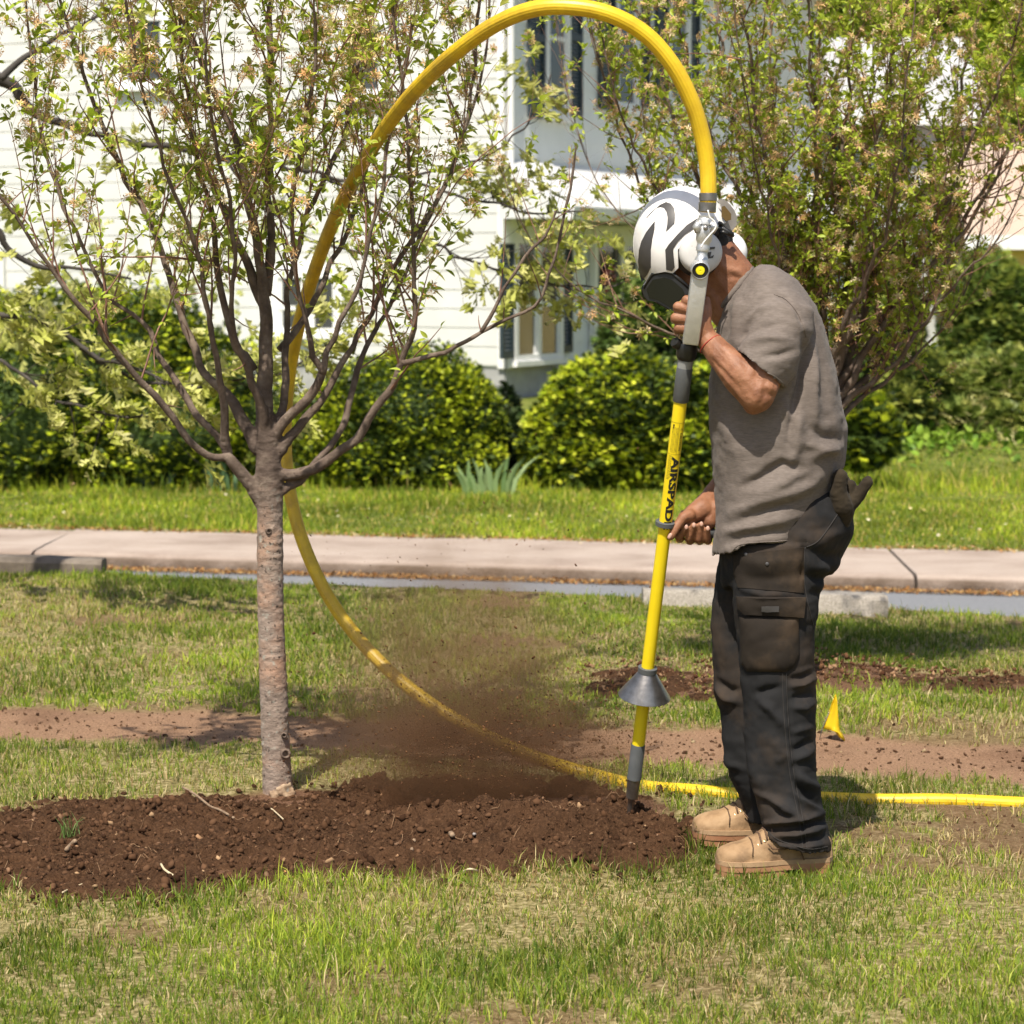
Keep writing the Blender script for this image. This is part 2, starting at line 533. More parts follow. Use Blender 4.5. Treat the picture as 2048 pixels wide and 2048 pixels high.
def soil_material():
    m, nt, b = newmat('loose brown soil')
    n1 = noise(nt, 7, 6, 0.6); n2 = noise(nt, 95, 5, 0.7); n3 = noise(nt, 260, 3, 0.7)
    c = ramp(nt, n2, [(0.28, (0.022, 0.0105, 0.005)), (0.45, (0.068, 0.034, 0.017)), (0.60, (0.128, 0.067, 0.035)), (0.76, (0.30, 0.18, 0.10))])
    c = mix(nt, ramp(nt, n1, [(0.35, (0, 0, 0)), (0.68, (0.6, 0.6, 0.6))]), c, (0.155, 0.078, 0.039))
    nt.links.new(c, b.inputs['Base Color']); b.inputs['Roughness'].default_value = 0.97
    b.inputs['Specular IOR Level'].default_value = 0.12
    bump(nt, b, n3, 1.0, 0.014)
    return m
SOIL = soil_material()
tag(npmesh('soil_bed', V, T, SOIL, None, True), kind='structure')

# --- mulch under the second tree
bx_ = np.arange(0.0, 3.2, 0.014); by_ = np.arange(8.2, 9.7, 0.014)
XX, YY = np.meshgrid(bx_, by_); m2 = bed2_mask(XX, YY)
ZZ = gz(XX, YY) - 0.02 + m2 * (0.024 + 0.016 * fbm(XX * 4, YY * 4, seed=41, octs=3) + 0.010 * fbm(XX * 25, YY * 25, seed=42, octs=3))
V = np.stack([XX, YY, ZZ], -1).reshape(-1, 3)
ii = np.arange(XX.size).reshape(XX.shape)
T = np.stack([ii[:-1, :-1], ii[:-1, 1:], ii[1:, 1:], ii[1:, :-1]], -1).reshape(-1, 4)
tag(npmesh('mulch_bed', V, T, SOIL, None, True), kind='structure')

# --- clods, stones and wood chips lying on the soil
def rock_template(seed, jit=0.42):
    bm = bmesh.new(); bmesh.ops.create_icosphere(bm, subdivisions=1, radius=1.0)
    r = random.Random(seed)
    for v in bm.verts: v.co *= 1 + r.uniform(-jit, jit)
    V = np.array([v.co[:] for v in bm.verts]); Fc = np.array([[v.index for v in f.verts] for f in bm.faces]); bm.free()
    return V, Fc
def rand_rot(n):
    q = rng.normal(size=(n, 4)); q /= np.linalg.norm(q, axis=1, keepdims=True)
    w, x, y, z = q.T
    return np.stack([np.stack([1 - 2 * (y * y + z * z), 2 * (x * y - z * w), 2 * (x * z + y * w)], -1),
                     np.stack([2 * (x * y + z * w), 1 - 2 * (x * x + z * z), 2 * (y * z - x * w)], -1),
                     np.stack([2 * (x * z - y * w), 2 * (y * z + x * w), 1 - 2 * (x * x + y * y)], -1)], 1)
LEAFCOL = leafmat('scattered bits', True, transl=0.0, rough=0.9, spec=0.1)
def scatter_rocks(name, n, box, mask, hgt, smin, smax, cols, flat=0.8, seed=1, label=None, cat=None):
    x = rng.uniform(box[0], box[1], n * 3); y = rng.uniform(box[2], box[3], n * 3)
    ok = mask(x, y) > rng.uniform(0.2, 0.9, n * 3); x, y = x[ok][:n], y[ok][:n]; n = len(x)
    s = smin * (smax / smin) ** (rng.random(n) ** 2.6)
    pos = np.stack([x, y, hgt(x, y) + s * 0.25], -1)
    S = np.stack([s * rng.uniform(0.8, 1.4, n), s, s * flat], -1)
    cols = np.array(cols); c = cols[rng.integers(0, len(cols), n)] * rng.uniform(0.75, 1.25, (n, 1))
    TV, TF = rock_template(seed)
    return tag(inst_mesh(name, TV, TF, pos, rand_rot(n), S, LEAFCOL, None, c, False), label, cat, kind='stuff')
scatter_rocks('soil_clods', 11000, (-2.0, 0.7, 5.75, 7.1), bed_mask, bed_height, 0.0016, 0.0115,
              [(0.066, 0.033, 0.0165), (0.085, 0.043, 0.022), (0.105, 0.055, 0.029), (0.042, 0.020, 0.010)], 0.65, seed=2,
              label='loose clods of brown soil all over the dug bed', cat='soil')
scatter_rocks('pebbles', 230, (-2.0, 0.7, 5.75, 7.1), bed_mask, bed_height, 0.003, 0.010,
              [(0.26, 0.15, 0.08), (0.20, 0.115, 0.065), (0.17, 0.10, 0.06), (0.33, 0.21, 0.115)], 0.6, seed=5,
              label='small tan pebbles and chips scattered on the dug soil', cat='pebbles')
def rim_mask(x, y):
    return np.clip(np.maximum(np.maximum(bed_mask(x, y + 0.10), bed_mask(x, y - 0.06)), bed_mask(x - 0.12, y)) - bed_mask(x, y), 0, 1) * (0.45 + 0.55 * sstep(-0.1, 0.4, fbm(x * 5, y * 5, seed=45)))
scatter_rocks('spilled_soil', 2600, (-2.0, 0.95, 5.6, 7.2), rim_mask, lambda x, y: gz(x, y) + 0.008, 0.002, 0.012,
              [(0.06, 0.03, 0.015), (0.08, 0.04, 0.02), (0.045, 0.022, 0.011)], 0.7, seed=15,
              label='crumbs of soil spilled into the grass around the dug bed', cat='soil')
def path_or_near(x, y): return np.maximum(path_mask(x, y), 0.0)
scatter_rocks('path_crumbs', 1500, (-2.2, 2.2, 6.7, 8.8), path_or_near, gz, 0.002, 0.010,
              [(0.06, 0.03, 0.016), (0.05, 0.026, 0.014), (0.10, 0.055, 0.03)], 0.6, seed=8,
              label='dark soil crumbs scattered on the worn pinkish path', cat='soil')
scatter_rocks('lawn_crumbs', 2600, (-1.6, 2.0, 4.6, 9.5), bare_mask, gz, 0.0015, 0.008,
              [(0.06, 0.03, 0.016), (0.09, 0.05, 0.028), (0.16, 0.10, 0.06), (0.34, 0.26, 0.15)], 0.5, seed=14,
              label='crumbs of soil and straw on the bare patches of the near lawn', cat='soil')
scatter_rocks('mulch_clods', 1400, (0.1, 3.0, 8.3, 9.6), bed2_mask, lambda x, y: gz(x, y) + 0.03, 0.003, 0.012,
              [(0.085, 0.04, 0.02), (0.12, 0.06, 0.03), (0.07, 0.03, 0.015), (0.3, 0.18, 0.1)], 0.6, seed=9,
              label='brown clods and chips of the mulch bed behind the worker', cat='mulch')

# --- road, far footway, granite kerb stones
def wpt(u, w, z):          # u: metres along X, w: where that street line crosses X = 0
    return (u, w - u * T13, z)
ASPH = simple('pale worn asphalt', [(0.13, 0.135, 0.145), (0.19, 0.195, 0.205), (0.24, 0.245, 0.25)], 60, 0.85, 0.3, 220, 0.004)
us = np.linspace(-60, 60, 241); ws = np.linspace(11.9, 17.16, 12)
XX, WW = np.meshgrid(us, ws)
ZZ = -0.30 + (WW - 11.9) / 5.2 * -0.337 + 0.006 * fbm(XX * 0.6, WW * 0.6, seed=51)
V = np.stack([XX, WW - XX * T13, ZZ], -1).reshape(-1, 3); ii = np.arange(XX.size).reshape(XX.shape)
T = np.stack([ii[:-1, :-1], ii[:-1, 1:], ii[1:, 1:], ii[1:, :-1]], -1).reshape(-1, 4)
tag(npmesh('road', V, T, ASPH), kind='structure')

def concrete_material():
    m, nt, b = newmat('old pinkish concrete')
    n1 = noise(nt, 1.3, 6, 0.6, sc=(1, 1.4, 1)); n2 = noise(nt, 90, 4)
    c = ramp(nt, n1, [(0.30, (0.27, 0.20, 0.155)), (0.48, (0.42, 0.335, 0.275)), (0.70, (0.51, 0.42, 0.355))])
    c = mix(nt, 0.25, c, ramp(nt, n2, [(0.35, (0.16, 0.125, 0.10)), (0.65, (0.48, 0.40, 0.34))]))
    g = nt.nodes.new('ShaderNodeNewGeometry'); sx = nt.nodes.new('ShaderNodeSeparateXYZ'); nt.links.new(g.outputs['Position'], sx.inputs[0])
    mr = nd(nt, 'ShaderNodeMapRange', i_1=-0.535, i_2=-0.56, i_3=0.0, i_4=1.0); nt.links.new(sx.outputs[2], mr.inputs[0])
    st = ramp(nt, noise(nt, 2.2, 6, 0.65), [(0.38, (0.55, 0.55, 0.55)), (0.60, (1.0, 1.0, 1.0))])
    f = nt.nodes.new('ShaderNodeMath'); f.operation = 'MULTIPLY'; nt.links.new(mr.outputs[0], f.inputs[0]); nt.links.new(st, f.inputs[1])
    c = mix(nt, f.outputs[0], c, (0.115, 0.08, 0.055))        # years of gutter dirt on the kerb face
    nt.links.new(c, b.inputs['Base Color']); b.inputs['Roughness'].default_value = 0.9
    bump(nt, b, noise(nt, 30, 7, 0.7), 0.8, 0.02)
    return m
CONC = concrete_material()
sidewalk = tag(empty('sidewalk', wpt(0, 17.8, -0.53)), kind='structure')
j0 = G(52, 1112, -0.53).x; j1 = G(1853, 1168, -0.53).x
LJ = j1 - j0
prof = [(17.10, -0.80), (17.09, -0.60), (17.10, -0.565), (17.13, -0.54), (17.19, -0.53), (17.6, -0.528), (18.1, -0.525), (18.64, -0.52), (18.66, -0.8)]
for k in range(-3, 5):
    a = j0 + (k - 1) * LJ + 0.012; b_ = j0 + k * LJ - 0.012
    uu = np.linspace(a, b_, 40); V = []; Fc = []
    for q, u in enumerate(uu):
        for (w, z) in prof:
            e = 0.0
            if z > -0.62: e = 0.012 * float(vnoise(np.array([u * 1.3]), np.array([w * 1.3]), seed=61 + k)[0])
            V.append(wpt(u + 0.03 * (w - 17.1), w + (e * 1.2 if w < 17.2 else 0), z + e * 0.7 + 0.004 * k))
    m_ = len(prof)
    for q in range(len(uu) - 1):
        for j in range(m_ - 1):
            s = q * m_ + j; Fc.append((s, s + 1, s + m_ + 1, s + m_))
    Fc.append(tuple(range(m_))); Fc.append(tuple((len(uu) - 1) * m_ + j for j in range(m_ - 1, -1, -1)))
    o = mesh('paving_slab', V, Fc, CONC, sidewalk, True); set_sharp(o.data, 50)

GRAN_D = simple('dark weathered granite', [(0.07, 0.055, 0.042), (0.13, 0.105, 0.08), (0.20, 0.165, 0.13)], 9, 0.85, 0.5, 60, 0.006)
GRAN_L = simple('pale speckled granite', [(0.19, 0.165, 0.135), (0.29, 0.26, 0.22), (0.38, 0.345, 0.30)], 110, 0.85, 0.4, 150, 0.005)
def kerb_stone(name, u0, u1, w0, ztop, m, label):
    bm = bmesh.new(); n = 26; rings = []
    for q in range(n + 1):
        u = u0 + (u1 - u0) * q / n
        e = lambda s: 0.008 * float(vnoise(np.array([u * 6.0 + s]), np.array([s * 3.1]), seed=71)[0])
        rings.append([Vector(wpt(u, w0 + e(1), ztop - 0.4)), Vector(wpt(u, w0 + e(2), ztop - 0.02)), Vector(wpt(u, w0 + 0.02, ztop + e(3))),
                      Vector(wpt(u, w0 + 0.14, ztop + e(4))), Vector(wpt(u, w0 + 0.165, ztop - 0.02)), Vector(wpt(u, w0 + 0.17, ztop - 0.4))])
    loft(bm, rings); bmesh.ops.recalc_face_normals(bm, faces=bm.faces)
    me = bpy.data.meshes.new(name); bm.to_mesh(me); bm.free()
    o = link(name, me, m, None, True); set_sharp(me, 45)
    return tag(o, label, 'kerb stone')
xl = G(208, 1130, 0.03).x * 12.28 / 12.3; xr = P(1768, 1200, 11.4).x
kerb_stone('granite_kerb', xl - 2.4, xl, 11.74, 0.062, GRAN_D, 'dark weathered granite kerb stone at the left edge of the road')
kerb_stone('granite_kerb', P(1285, 1195, 11.6).x, xr, 11.66, 0.006, GRAN_L, 'pale speckled granite kerb stone behind the worker\'s knees')

# leaf litter swept against the far kerb and along the back of the footway
def flakes(name, n, wc, wsd, zf, smin, smax, cols, label, cat, ur=(-6, 6)):
    u = rng.uniform(*ur, n); w = wc + wsd * rng.normal(size=n) * (0.6 + 0.6 * rng.random(n))
    x, y = u, w - u * T13
    s = rng.uniform(smin, smax, n)
    TV = np.array([[-0.5, -0.3, 0], [0.1, -0.5, 0.12], [0.5, 0.1, 0.05], [0.0, 0.5, 0.15], [-0.45, 0.25, 0.08]])
    TF = np.array([[0, 1, 2], [0, 2, 3], [0, 3, 4]])
    d = rand_unit(n); d[:, 2] *= 0.35
    R = frames(d, np.tile([[0, 0, 1.0]], (n, 1)))
    c = np.array(cols)[rng.integers(0, len(cols), n)] * rng.uniform(0.7, 1.2, (n, 1))
    return tag(inst_mesh(name, TV, TF, np.stack([x, y, zf(x, y, w) + rng.uniform(0.003, 0.02, n)], -1), R, s, LEAFCOL, None, c), label, cat, kind='stuff')
ORG = [(0.30, 0.145, 0.045), (0.36, 0.20, 0.07), (0.25, 0.11, 0.035), (0.40, 0.26, 0.11)]
roadz = lambda x, y, w: -0.30 + (w - 11.9) / 5.2 * -0.337
flakes('gutter_litter', 12000, 16.98, 0.06, lambda x, y, w: roadz(x, y, w) + 0.022 * sstep(16.85, 17.1, w) * rng.random(len(w)), 0.010, 0.024, ORG, 'orange brown leaf litter swept against the far kerb', 'leaf litter')
flakes('verge_litter', 5200, 18.72, 0.09, lambda x, y, w: -0.525 + 0 * x, 0.012, 0.028, ORG + [(0.55, 0.45, 0.28)], 'dry tan litter between the far pavement and lawn', 'leaf litter')
PETAL = [(0.62, 0.52, 0.28), (0.66, 0.58, 0.40), (0.5, 0.34, 0.18)]
flakes('fallen_petals', 380, 20.0, 1.2, lambda x, y, w: gz(x, y) + 0.04, 0.012, 0.03, PETAL, 'pale petals and dry leaves scattered on the far lawn', 'petals')

# ================================================================ GRASS
GRASS = leafmat('grass blades', True, transl=0.32, rough=0.55, spec=0.25)
def blades(name, x, y, z, h, wd, lean, az, col, label):
    n = len(x)
    base = np.stack([x, y, z], -1)
    ld = np.stack([np.cos(az), np.sin(az), np.zeros(n)], -1)
    fa = rng.uniform(0, 2 * math.pi, n); sd = np.stack([np.cos(fa), np.sin(fa), np.zeros(n)], -1) * (wd / 2)[:, None]
    up = np.array([0, 0, 1.0])
    ln = lean[:, None] * h[:, None]; hh = h[:, None]
    m1 = base + up * hh * 0.52 * np.sqrt(1 - np.clip(lean[:, None] * 0.4, 0, .9) ** 2) + ld * ln * 0.32
    tip = base + up * hh * np.sqrt(np.clip(1 - lean[:, None] ** 2, 0.02, 1)) + ld * ln
    V = np.stack([base - sd, base + sd, m1 + sd * 0.85, m1 - sd * 0.85, tip], 1).reshape(-1, 3)
    o = (np.arange(n) * 5)[:, None]
    T = np.concatenate([o + np.array([[0, 1, 2]]), o + np.array([[0, 2, 3]]), o + np.array([[3, 2, 4]])])
    return tag(npmesh(name, V, T, GRASS, None, True, np.repeat(col, 5, 0)), label, 'grass', kind='stuff')
def grass_cols(n, x, y, dry):
    g = np.array([[0.155, 0.235, 0.020], [0.225, 0.295, 0.028], [0.085, 0.155, 0.014], [0.315, 0.36, 0.045], [0.17, 0.25, 0.04]])
    s = np.array([[0.46, 0.37, 0.17], [0.56, 0.46, 0.24], [0.34, 0.23, 0.10], [0.40, 0.35, 0.11]])
    c = g[rng.integers(0, len(g), n)]
    pt = fbm(x * 1.9, y * 1.9, seed=83, octs=3)[:, None]
    c = c * (1 + 0.35 * pt) + np.clip(pt, 0, 1) * np.array([[0.05, 0.045, 0.0]])
    isdry = rng.random(n) < dry
    c[isdry] = s[rng.integers(0, len(s), int(isdry.sum()))]
    return np.clip(c * rng.uniform(0.8, 1.2, (n, 1)), 0.01, 0.8)
def near_grass():
    xs, ys = [], []
    for (y0, y1, dens) in ((4.2, 6.2, 3000), (6.2, 8.2, 2100), (8.2, 10.2, 1500), (10.2, 12.3, 1200)):   # tufts per m2
        wmax = 0.215 * y1 + 0.45
        n = int(dens * (y1 - y0) * 2 * wmax)
        xs.append(rng.uniform(-wmax, wmax, n)); ys.append(rng.uniform(y0, y1, n))
    x = np.concatenate(xs); y = np.concatenate(ys)
    w = wof(x, y)
    keep = w < 11.93
    bare = np.maximum(np.maximum(bed_mask(x, y) * 1.3, path_mask(x, y) * 1.15), np.maximum(bed2_mask(x, y) * 0.90, bare_mask(x, y) * 0.85))
    dn = 0.86 + 0.4 * fbm(x * 4, y * 4, seed=81, octs=2)
    keep &= rng.random(len(x)) < np.clip(dn * (1 - bare), 0, 1)
    x, y = x[keep], y[keep]
    tall = 0.030 + 0.016 * np.clip(fbm(x * 2.6, y * 2.6, seed=85, octs=3), -0.7, 1.5)
    edge = np.maximum(bed_mask(x, y - 0.09), bed_mask(x, y + 0.09))
    tall = tall + 0.014 * edge * (rng.random(len(x)) < 0.6)
    dryp = np.clip(0.30 + 0.34 * fbm(x * 1.4, y * 1.4, seed=87, octs=3) + 0.3 * bare_mask(x, y), 0.05, 0.85)
    nb = np.where(y < 7, rng.integers(4, 10, len(x)), rng.integers(4, 8, len(x)))
    idx = np.repeat(np.arange(len(x)), nb); n = len(idx)
    a = rng.uniform(0, 2 * math.pi, n); r = 0.014 * np.sqrt(rng.random(n))
    bx = x[idx] + r * np.cos(a); by = y[idx] + r * np.sin(a)
    h = tall[idx] * rng.uniform(0.45, 1.45, n)
    h *= np.where(rng.random(n) < 0.03, 1.6, 1)
    lean = np.clip(rng.normal(0.42, 0.25, n), 0.02, 0.97)
    c = grass_cols(n, bx, by, dryp[idx])
    isdry = c[:, 0] > c[:, 1] * 1.08
    lean = np.where(isdry, np.clip(lean + 0.3, 0, 0.985), lean)
    wd = rng.uniform(0.0016, 0.0034, n) * np.where(by > 8, 1.5, 1.0)
    z = np.maximum(gz(bx, by), bed_height(bx, by)) - 0.002
    return blades('grass', bx, by, z, h, wd, lean, a + rng.normal(0, 0.7, n), c, 'short patchy green and straw coloured grass around the dug soil')
near_grass()
def far_grass():
    n = 110000
    y = rng.uniform(17.5, 28, n); x = rng.uniform(-1, 1, n) * (0.22 * y + 0.6)
    w = wof(x, y); k = (w > 18.7) & (rng.random(n) < sstep(29, 22, w) + 0.35)
    x, y = x[k], y[k]; n = len(x)
    h = rng.uniform(0.03, 0.075, n) * (1 + 0.5 * fbm(x * 0.9, y * 0.9, seed=91, octs=3))
    h = h * np.where((y > 22.8) & (y < 24.6) & (rng.random(n) < 0.2), 2.6, 1.0)
    c = grass_cols(n, x * 0.5, y * 0.5, 0.10) * np.array([[1.30, 1.22, 0.85]])
    blades('far_lawn_grass', x, y, gz(x, y) - 0.003, h, rng.uniform(0.006, 0.012, n), np.clip(rng.normal(0.4, 0.2, n), 0, 0.9), rng.uniform(0, 6.28, n), c, 'bright green lawn across the street in front of the hedges')
far_grass()

# ================================================================ TREES
def leaf_template(width=0.42, fold=0.10, curl=0.18):
    """leaf along +Y, length 1, folded on the midrib and curled down at the tip"""
    st = [(0.0, 0.03), (0.22, 0.75), (0.48, 1.0), (0.75, 0.72), (1.0, 0.02)]
    V = []; Fc = []
    for t, w in st:
        z = -curl * t * t; hw = width / 2 * w
        V += [(-hw, t, z + fold * w), (0, t, z), (hw, t, z + fold * w)]
    for i in range(len(st) - 1):
        a = i * 3
        Fc += [(a, a + 1, a + 4), (a, a + 4, a + 3), (a + 1, a + 2, a + 5), (a + 1, a + 5, a + 4)]
    return np.array(V), np.array(Fc)
def oak_template():
    """deeply lobed leaf with pointed lobes, a fan from the midrib"""
    right = [(0.0, 0.0), (0.05, 0.10), (0.20, 0.16), (0.30, 0.28), (0.16, 0.30), (0.10, 0.36), (0.32, 0.44), (0.47, 0.60), (0.27, 0.58), (0.11, 0.60),
             (0.24, 0.74), (0.33, 0.90), (0.16, 0.82), (0.08, 0.84), (0.0, 1.0)]
    V = []; Fc = []
    k = len(right)
    for s in (1, -1):
        o = len(V)
        for x, y in right: V.append((s * x, y, 0.10 * abs(x) * 2 - 0.22 * y * y + (0.05 if abs(x) > 0.3 else 0)))
        m = len(V)
        for x, y in right: V.append((0, y, -0.22 * y * y))
        for i in range(k - 1):
            q = [(o + i, o + i + 1, m + i + 1), (o + i, m + i + 1, m + i)]
            Fc += q if s < 0 else [t[::-1] for t in q]
    return np.array(V), np.array(Fc)
def blossom_template():
    """spent blossom: a ring of narrow dry sepals on a thread of a stalk"""
    V = []; Fc = []
    V += [(-0.03, 0, 0), (0.03, 0, 0), (0.02, 0, 0.9), (-0.02, 0, 0.9)]; Fc += [(0, 1, 2), (0, 2, 3)]
    for i in range(5):
        a = 2 * math.pi * i / 5 + 0.3; c, s = math.cos(a), math.sin(a); o = len(V)
        V += [(0, 0, 0.88), (c * 0.34 - s * 0.09, s * 0.34 + c * 0.09, 0.98), (c * 0.62, s * 0.62, 0.90 + 0.15 * (i % 2)), (c * 0.34 + s * 0.09, s * 0.34 - c * 0.09, 0.98)]
        Fc += [(o, o + 1, o + 2), (o, o + 2, o + 3)]
    return np.array(V), np.array(Fc)
LEAF_T = leaf_template(); OAK_T = oak_template(); BLOS_T = blossom_template()

def bark_material(name, cols, scale, ring=(1, 1, 1), patch=None):
    m, nt, b = newmat(name)
    n1 = noise(nt, scale, 7, 0.65, sc=ring); n2 = noise(nt, scale * 5, 5, 0.7, sc=ring)
    k = len(cols)
    c = ramp(nt, n1, [(0.28 + 0.46 * i / (k - 1), cols[i]) for i in range(k)])
    if patch:
        c = mix(nt, ramp(nt, noise(nt, patch[1], 5, 0.6, sc=ring), [(0.48, (0, 0, 0)), (0.72, (0.85, 0.85, 0.85))]), c, patch[0])
        c = mix(nt, ramp(nt, noise(nt, 55, 3, 0.6), [(0.60, (0, 0, 0)), (0.68, (0.75, 0.75, 0.75))]), c, (0.33, 0.33, 0.28))
        c = mix(nt, ramp(nt, noise(nt, 90, 3, 0.6), [(0.60, (0, 0, 0)), (0.68, (0.9, 0.9, 0.9))]), c, (0.06, 0.045, 0.035))
    if patch:      # the smooth young bark ends at the fork; above it the bark is the limbs' own
        g = nt.nodes.new('ShaderNodeNewGeometry'); sx = nt.nodes.new('ShaderNodeSeparateXYZ'); nt.links.new(g.outputs['Position'], sx.inputs[0])
        mr = nd(nt, 'ShaderNodeMapRange', i_1=0.74, i_2=0.90, i_3=0.0, i_4=1.0); nt.links.new(sx.outputs[2], mr.inputs[0])
        c = mix(nt, mr.outputs[0], c, ramp(nt, n1, [(0.28, (0.055, 0.040, 0.031)), (0.5, (0.115, 0.084, 0.066)), (0.74, (0.22, 0.175, 0.135))]))
    nt.links.new(c, b.inputs['Base Color']); b.inputs['Roughness'].default_value = 0.85
    b.inputs['Specular IOR Level'].default_value = 0.25
    bump(nt, b, n2, 0.8, 0.006)
    return m
BARK_TRUNK = bark_material('grey and orange crabapple bark', [(0.19, 0.145, 0.115), (0.29, 0.225, 0.18), (0.37, 0.305, 0.25)], 16, (1, 1, 1.7), ((0.42, 0.24, 0.15), 7))
BARK_LIMB = bark_material('dark crabapple limb bark', [(0.075, 0.054, 0.042), (0.15, 0.11, 0.085), (0.27, 0.215, 0.165)], 22)
BARK_TWIG = simple('reddish brown twigs', [(0.14, 0.065, 0.045), (0.22, 0.11, 0.075), (0.32, 0.19, 0.135)], 15, 0.6)
BARK_OAK = simple('blackish oak bark', [(0.022, 0.019, 0.017), (0.045, 0.038, 0.032), (0.07, 0.06, 0.05)], 18, 0.85, 0.4, 60)
LEAFM = leafmat('young crabapple leaves', True, transl=0.42, rough=0.42, spec=0.4)
GREENS = [(0.30, 0.42, 0.03), (0.44, 0.55, 0.05), (0.56, 0.63, 0.085), (0.36, 0.48, 0.04), (0.66, 0.67, 0.16)]
LEAFO = leafmat('young crabapple leaf', False, GREENS, transl=0.42, rough=0.42, spec=0.4)
OAKG = [(0.52, 0.55, 0.12), (0.64, 0.64, 0.20), (0.44, 0.48, 0.09), (0.72, 0.70, 0.30)]
OAKM = leafmat('pale young oak leaves', True, transl=0.45, rough=0.5)
OAKO = leafmat('pale young oak leaf', False, OAKG, transl=0.45, rough=0.5)
BLOSM = leafmat('withered blossom', True, transl=0.3, rough=0.7, spec=0.1)
BLOSC = np.array([(0.74, 0.50, 0.24), (0.80, 0.62, 0.36), (0.60, 0.34, 0.15), (0.84, 0.73, 0.48), (0.68, 0.43, 0.22)])

TAPER = 0.24
def limb3d(pts, Y0, dY):
    """photo pixels with radius in px -> 3D points; depth runs from Y0 to Y0+dY"""
    L = [0.0]
    for a, b in zip(pts[:-1], pts[1:]): L.append(L[-1] + math.hypot(a[0] - b[0], a[1] - b[1]))
    out = []
    for p, l in zip(pts, L):
        Y = Y0 + dY * (l / L[-1]) ** 1.1
        q = P(p[0], p[1], Y)
        out.append((q.x, q.y, q.z, p[2] * (1.0 - TAPER * min(1.0, l / 260.0)) * Y / F))
    return spline(out, 0.025)
def wig(pts, amp, seed):
    """small kinks of a living branch"""
    pts = np.array(pts); s = np.arange(len(pts)) * 0.42
    for k in range(3): pts[:, k] += amp * np.array(vnoise(s, np.full(len(s), 3.7 * k), seed=seed)) * np.minimum(1, np.arange(len(s)) / 5)
    return pts
def extend(pts, ztop, r, up=0.10, rnd=0.05):
    """carry a limb on upwards out of the picture"""
    pts = [np.array(p) for p in pts]
    d = pts[-1][:3] - pts[-4][:3]; d /= np.linalg.norm(d)
    while pts[-1][2] < ztop and pts[-1][3] > 0.0014 and len(pts) < 400:
        d = d + np.array([0, 0, up]) + r.normal(0, rnd, 3); d /= np.linalg.norm(d)
        q = pts[-1].copy(); q[:3] += d * 0.035; q[3] *= 0.972; pts.append(q)
    return pts
def shoots_from(limb, r, spacing, t0, Lr, up=0.75, spread=0.55, rmax=0.0042, zmin=None, zmax=9):
    """upright shoots along a limb"""
    out = []
    P3 = np.array(limb); seg = np.linalg.norm(np.diff(P3[:, :3], axis=0), axis=1); cum = np.concatenate([[0], np.cumsum(seg)])
    s = cum[-1] * t0 + r.uniform(0, spacing)
    while s < cum[-1]:
        i = min(np.searchsorted(cum, s), len(P3) - 2)
        p = P3[i]; t = P3[min(i + 2, len(P3) - 1), :3] - P3[max(i - 2, 0), :3]; t /= np.linalg.norm(t) + 1e-9
        s += spacing * r.uniform(0.5, 1.6)
        if zmin is not None and p[2] < zmin + r.uniform(-0.15, 0.15): continue
        if p[2] > zmax: break
        d = t * 0.55 + np.array([0, 0, up]) + r.normal(0, spread, 3); d /= np.linalg.norm(d)
        L = r.uniform(*Lr) * (0.55 + 0.45 * r.random()); n = max(4, int(L / 0.05)); rad = min(rmax, p[3] * 0.55) * r.uniform(0.7, 1.0)
        q = p[:3].copy(); pts = [np.array([*q, rad])]
        bend = r.normal(0, 0.05, 3)
        for k in range(n):
            d = d + np.array([0, 0, 0.075]) + bend + r.normal(0, 0.07, 3); d /= np.linalg.norm(d)
            q = q + d * (L / n); pts.append(np.array([*q, rad * (1 - 0.72 * (k + 1) / n)]))
        out.append(pts)
    return out
def spurs_on(lst, r, spacing, t0=0.1, zmin=None):
    """places where leaf rosettes sit: (position, direction)"""
    out = []
    for pts in lst:
        P3 = np.array(pts)[:, :3]; seg = np.linalg.norm(np.diff(P3, axis=0), axis=1); cum = np.concatenate([[0], np.cumsum(seg)])
        s = cum[-1] * t0 + r.uniform(0, spacing)
        while s < cum[-1]:
            i = min(np.searchsorted(cum, s) - 1, len(P3) - 2); i = max(i, 0)
            f = (s - cum[i]) / max(seg[i], 1e-6); p = P3[i] * (1 - f) + P3[i + 1] * f
            t = (P3[i + 1] - P3[i]) / max(seg[i], 1e-6)
            d = r.normal(0, 1, 3); d -= t * d.dot(t); d /= np.linalg.norm(d) + 1e-9; d = d * 0.8 + t * 0.3 + np.array([0, 0, 0.3])
            if zmin is None or p[2] > zmin + r.uniform(-0.12, 0.12): out.append((p + d * 0.006, d / np.linalg.norm(d)))
            s += spacing * r.uniform(0.5, 1.6)
        out.append((P3[-1], (P3[-1] - P3[-2]) / (np.linalg.norm(P3[-1] - P3[-2]) + 1e-9)))
    return out
def rosettes(sp, r, nl, size, splay=0.9, droop=0.0):
    pos = []; dirs = []; ups = []; sc = []
    for p, d in sp:
        k = r.integers(nl[0], nl[1] + 1)
        s0 = r.uniform(*size)
        for j in range(k):
            e = d + r.normal(0, splay, 3) + np.array([0, 0, 0.15 - droop]); e /= np.linalg.norm(e)
            u = d + np.array([0, 0, 0.7]) + r.normal(0, 0.35, 3)
            pos.append(p + e * 0.004); dirs.append(e); ups.append(u); sc.append(s0 * r.uniform(0.55, 1.15))
    return np.array(pos), np.array(dirs), np.array(ups), np.array(sc)
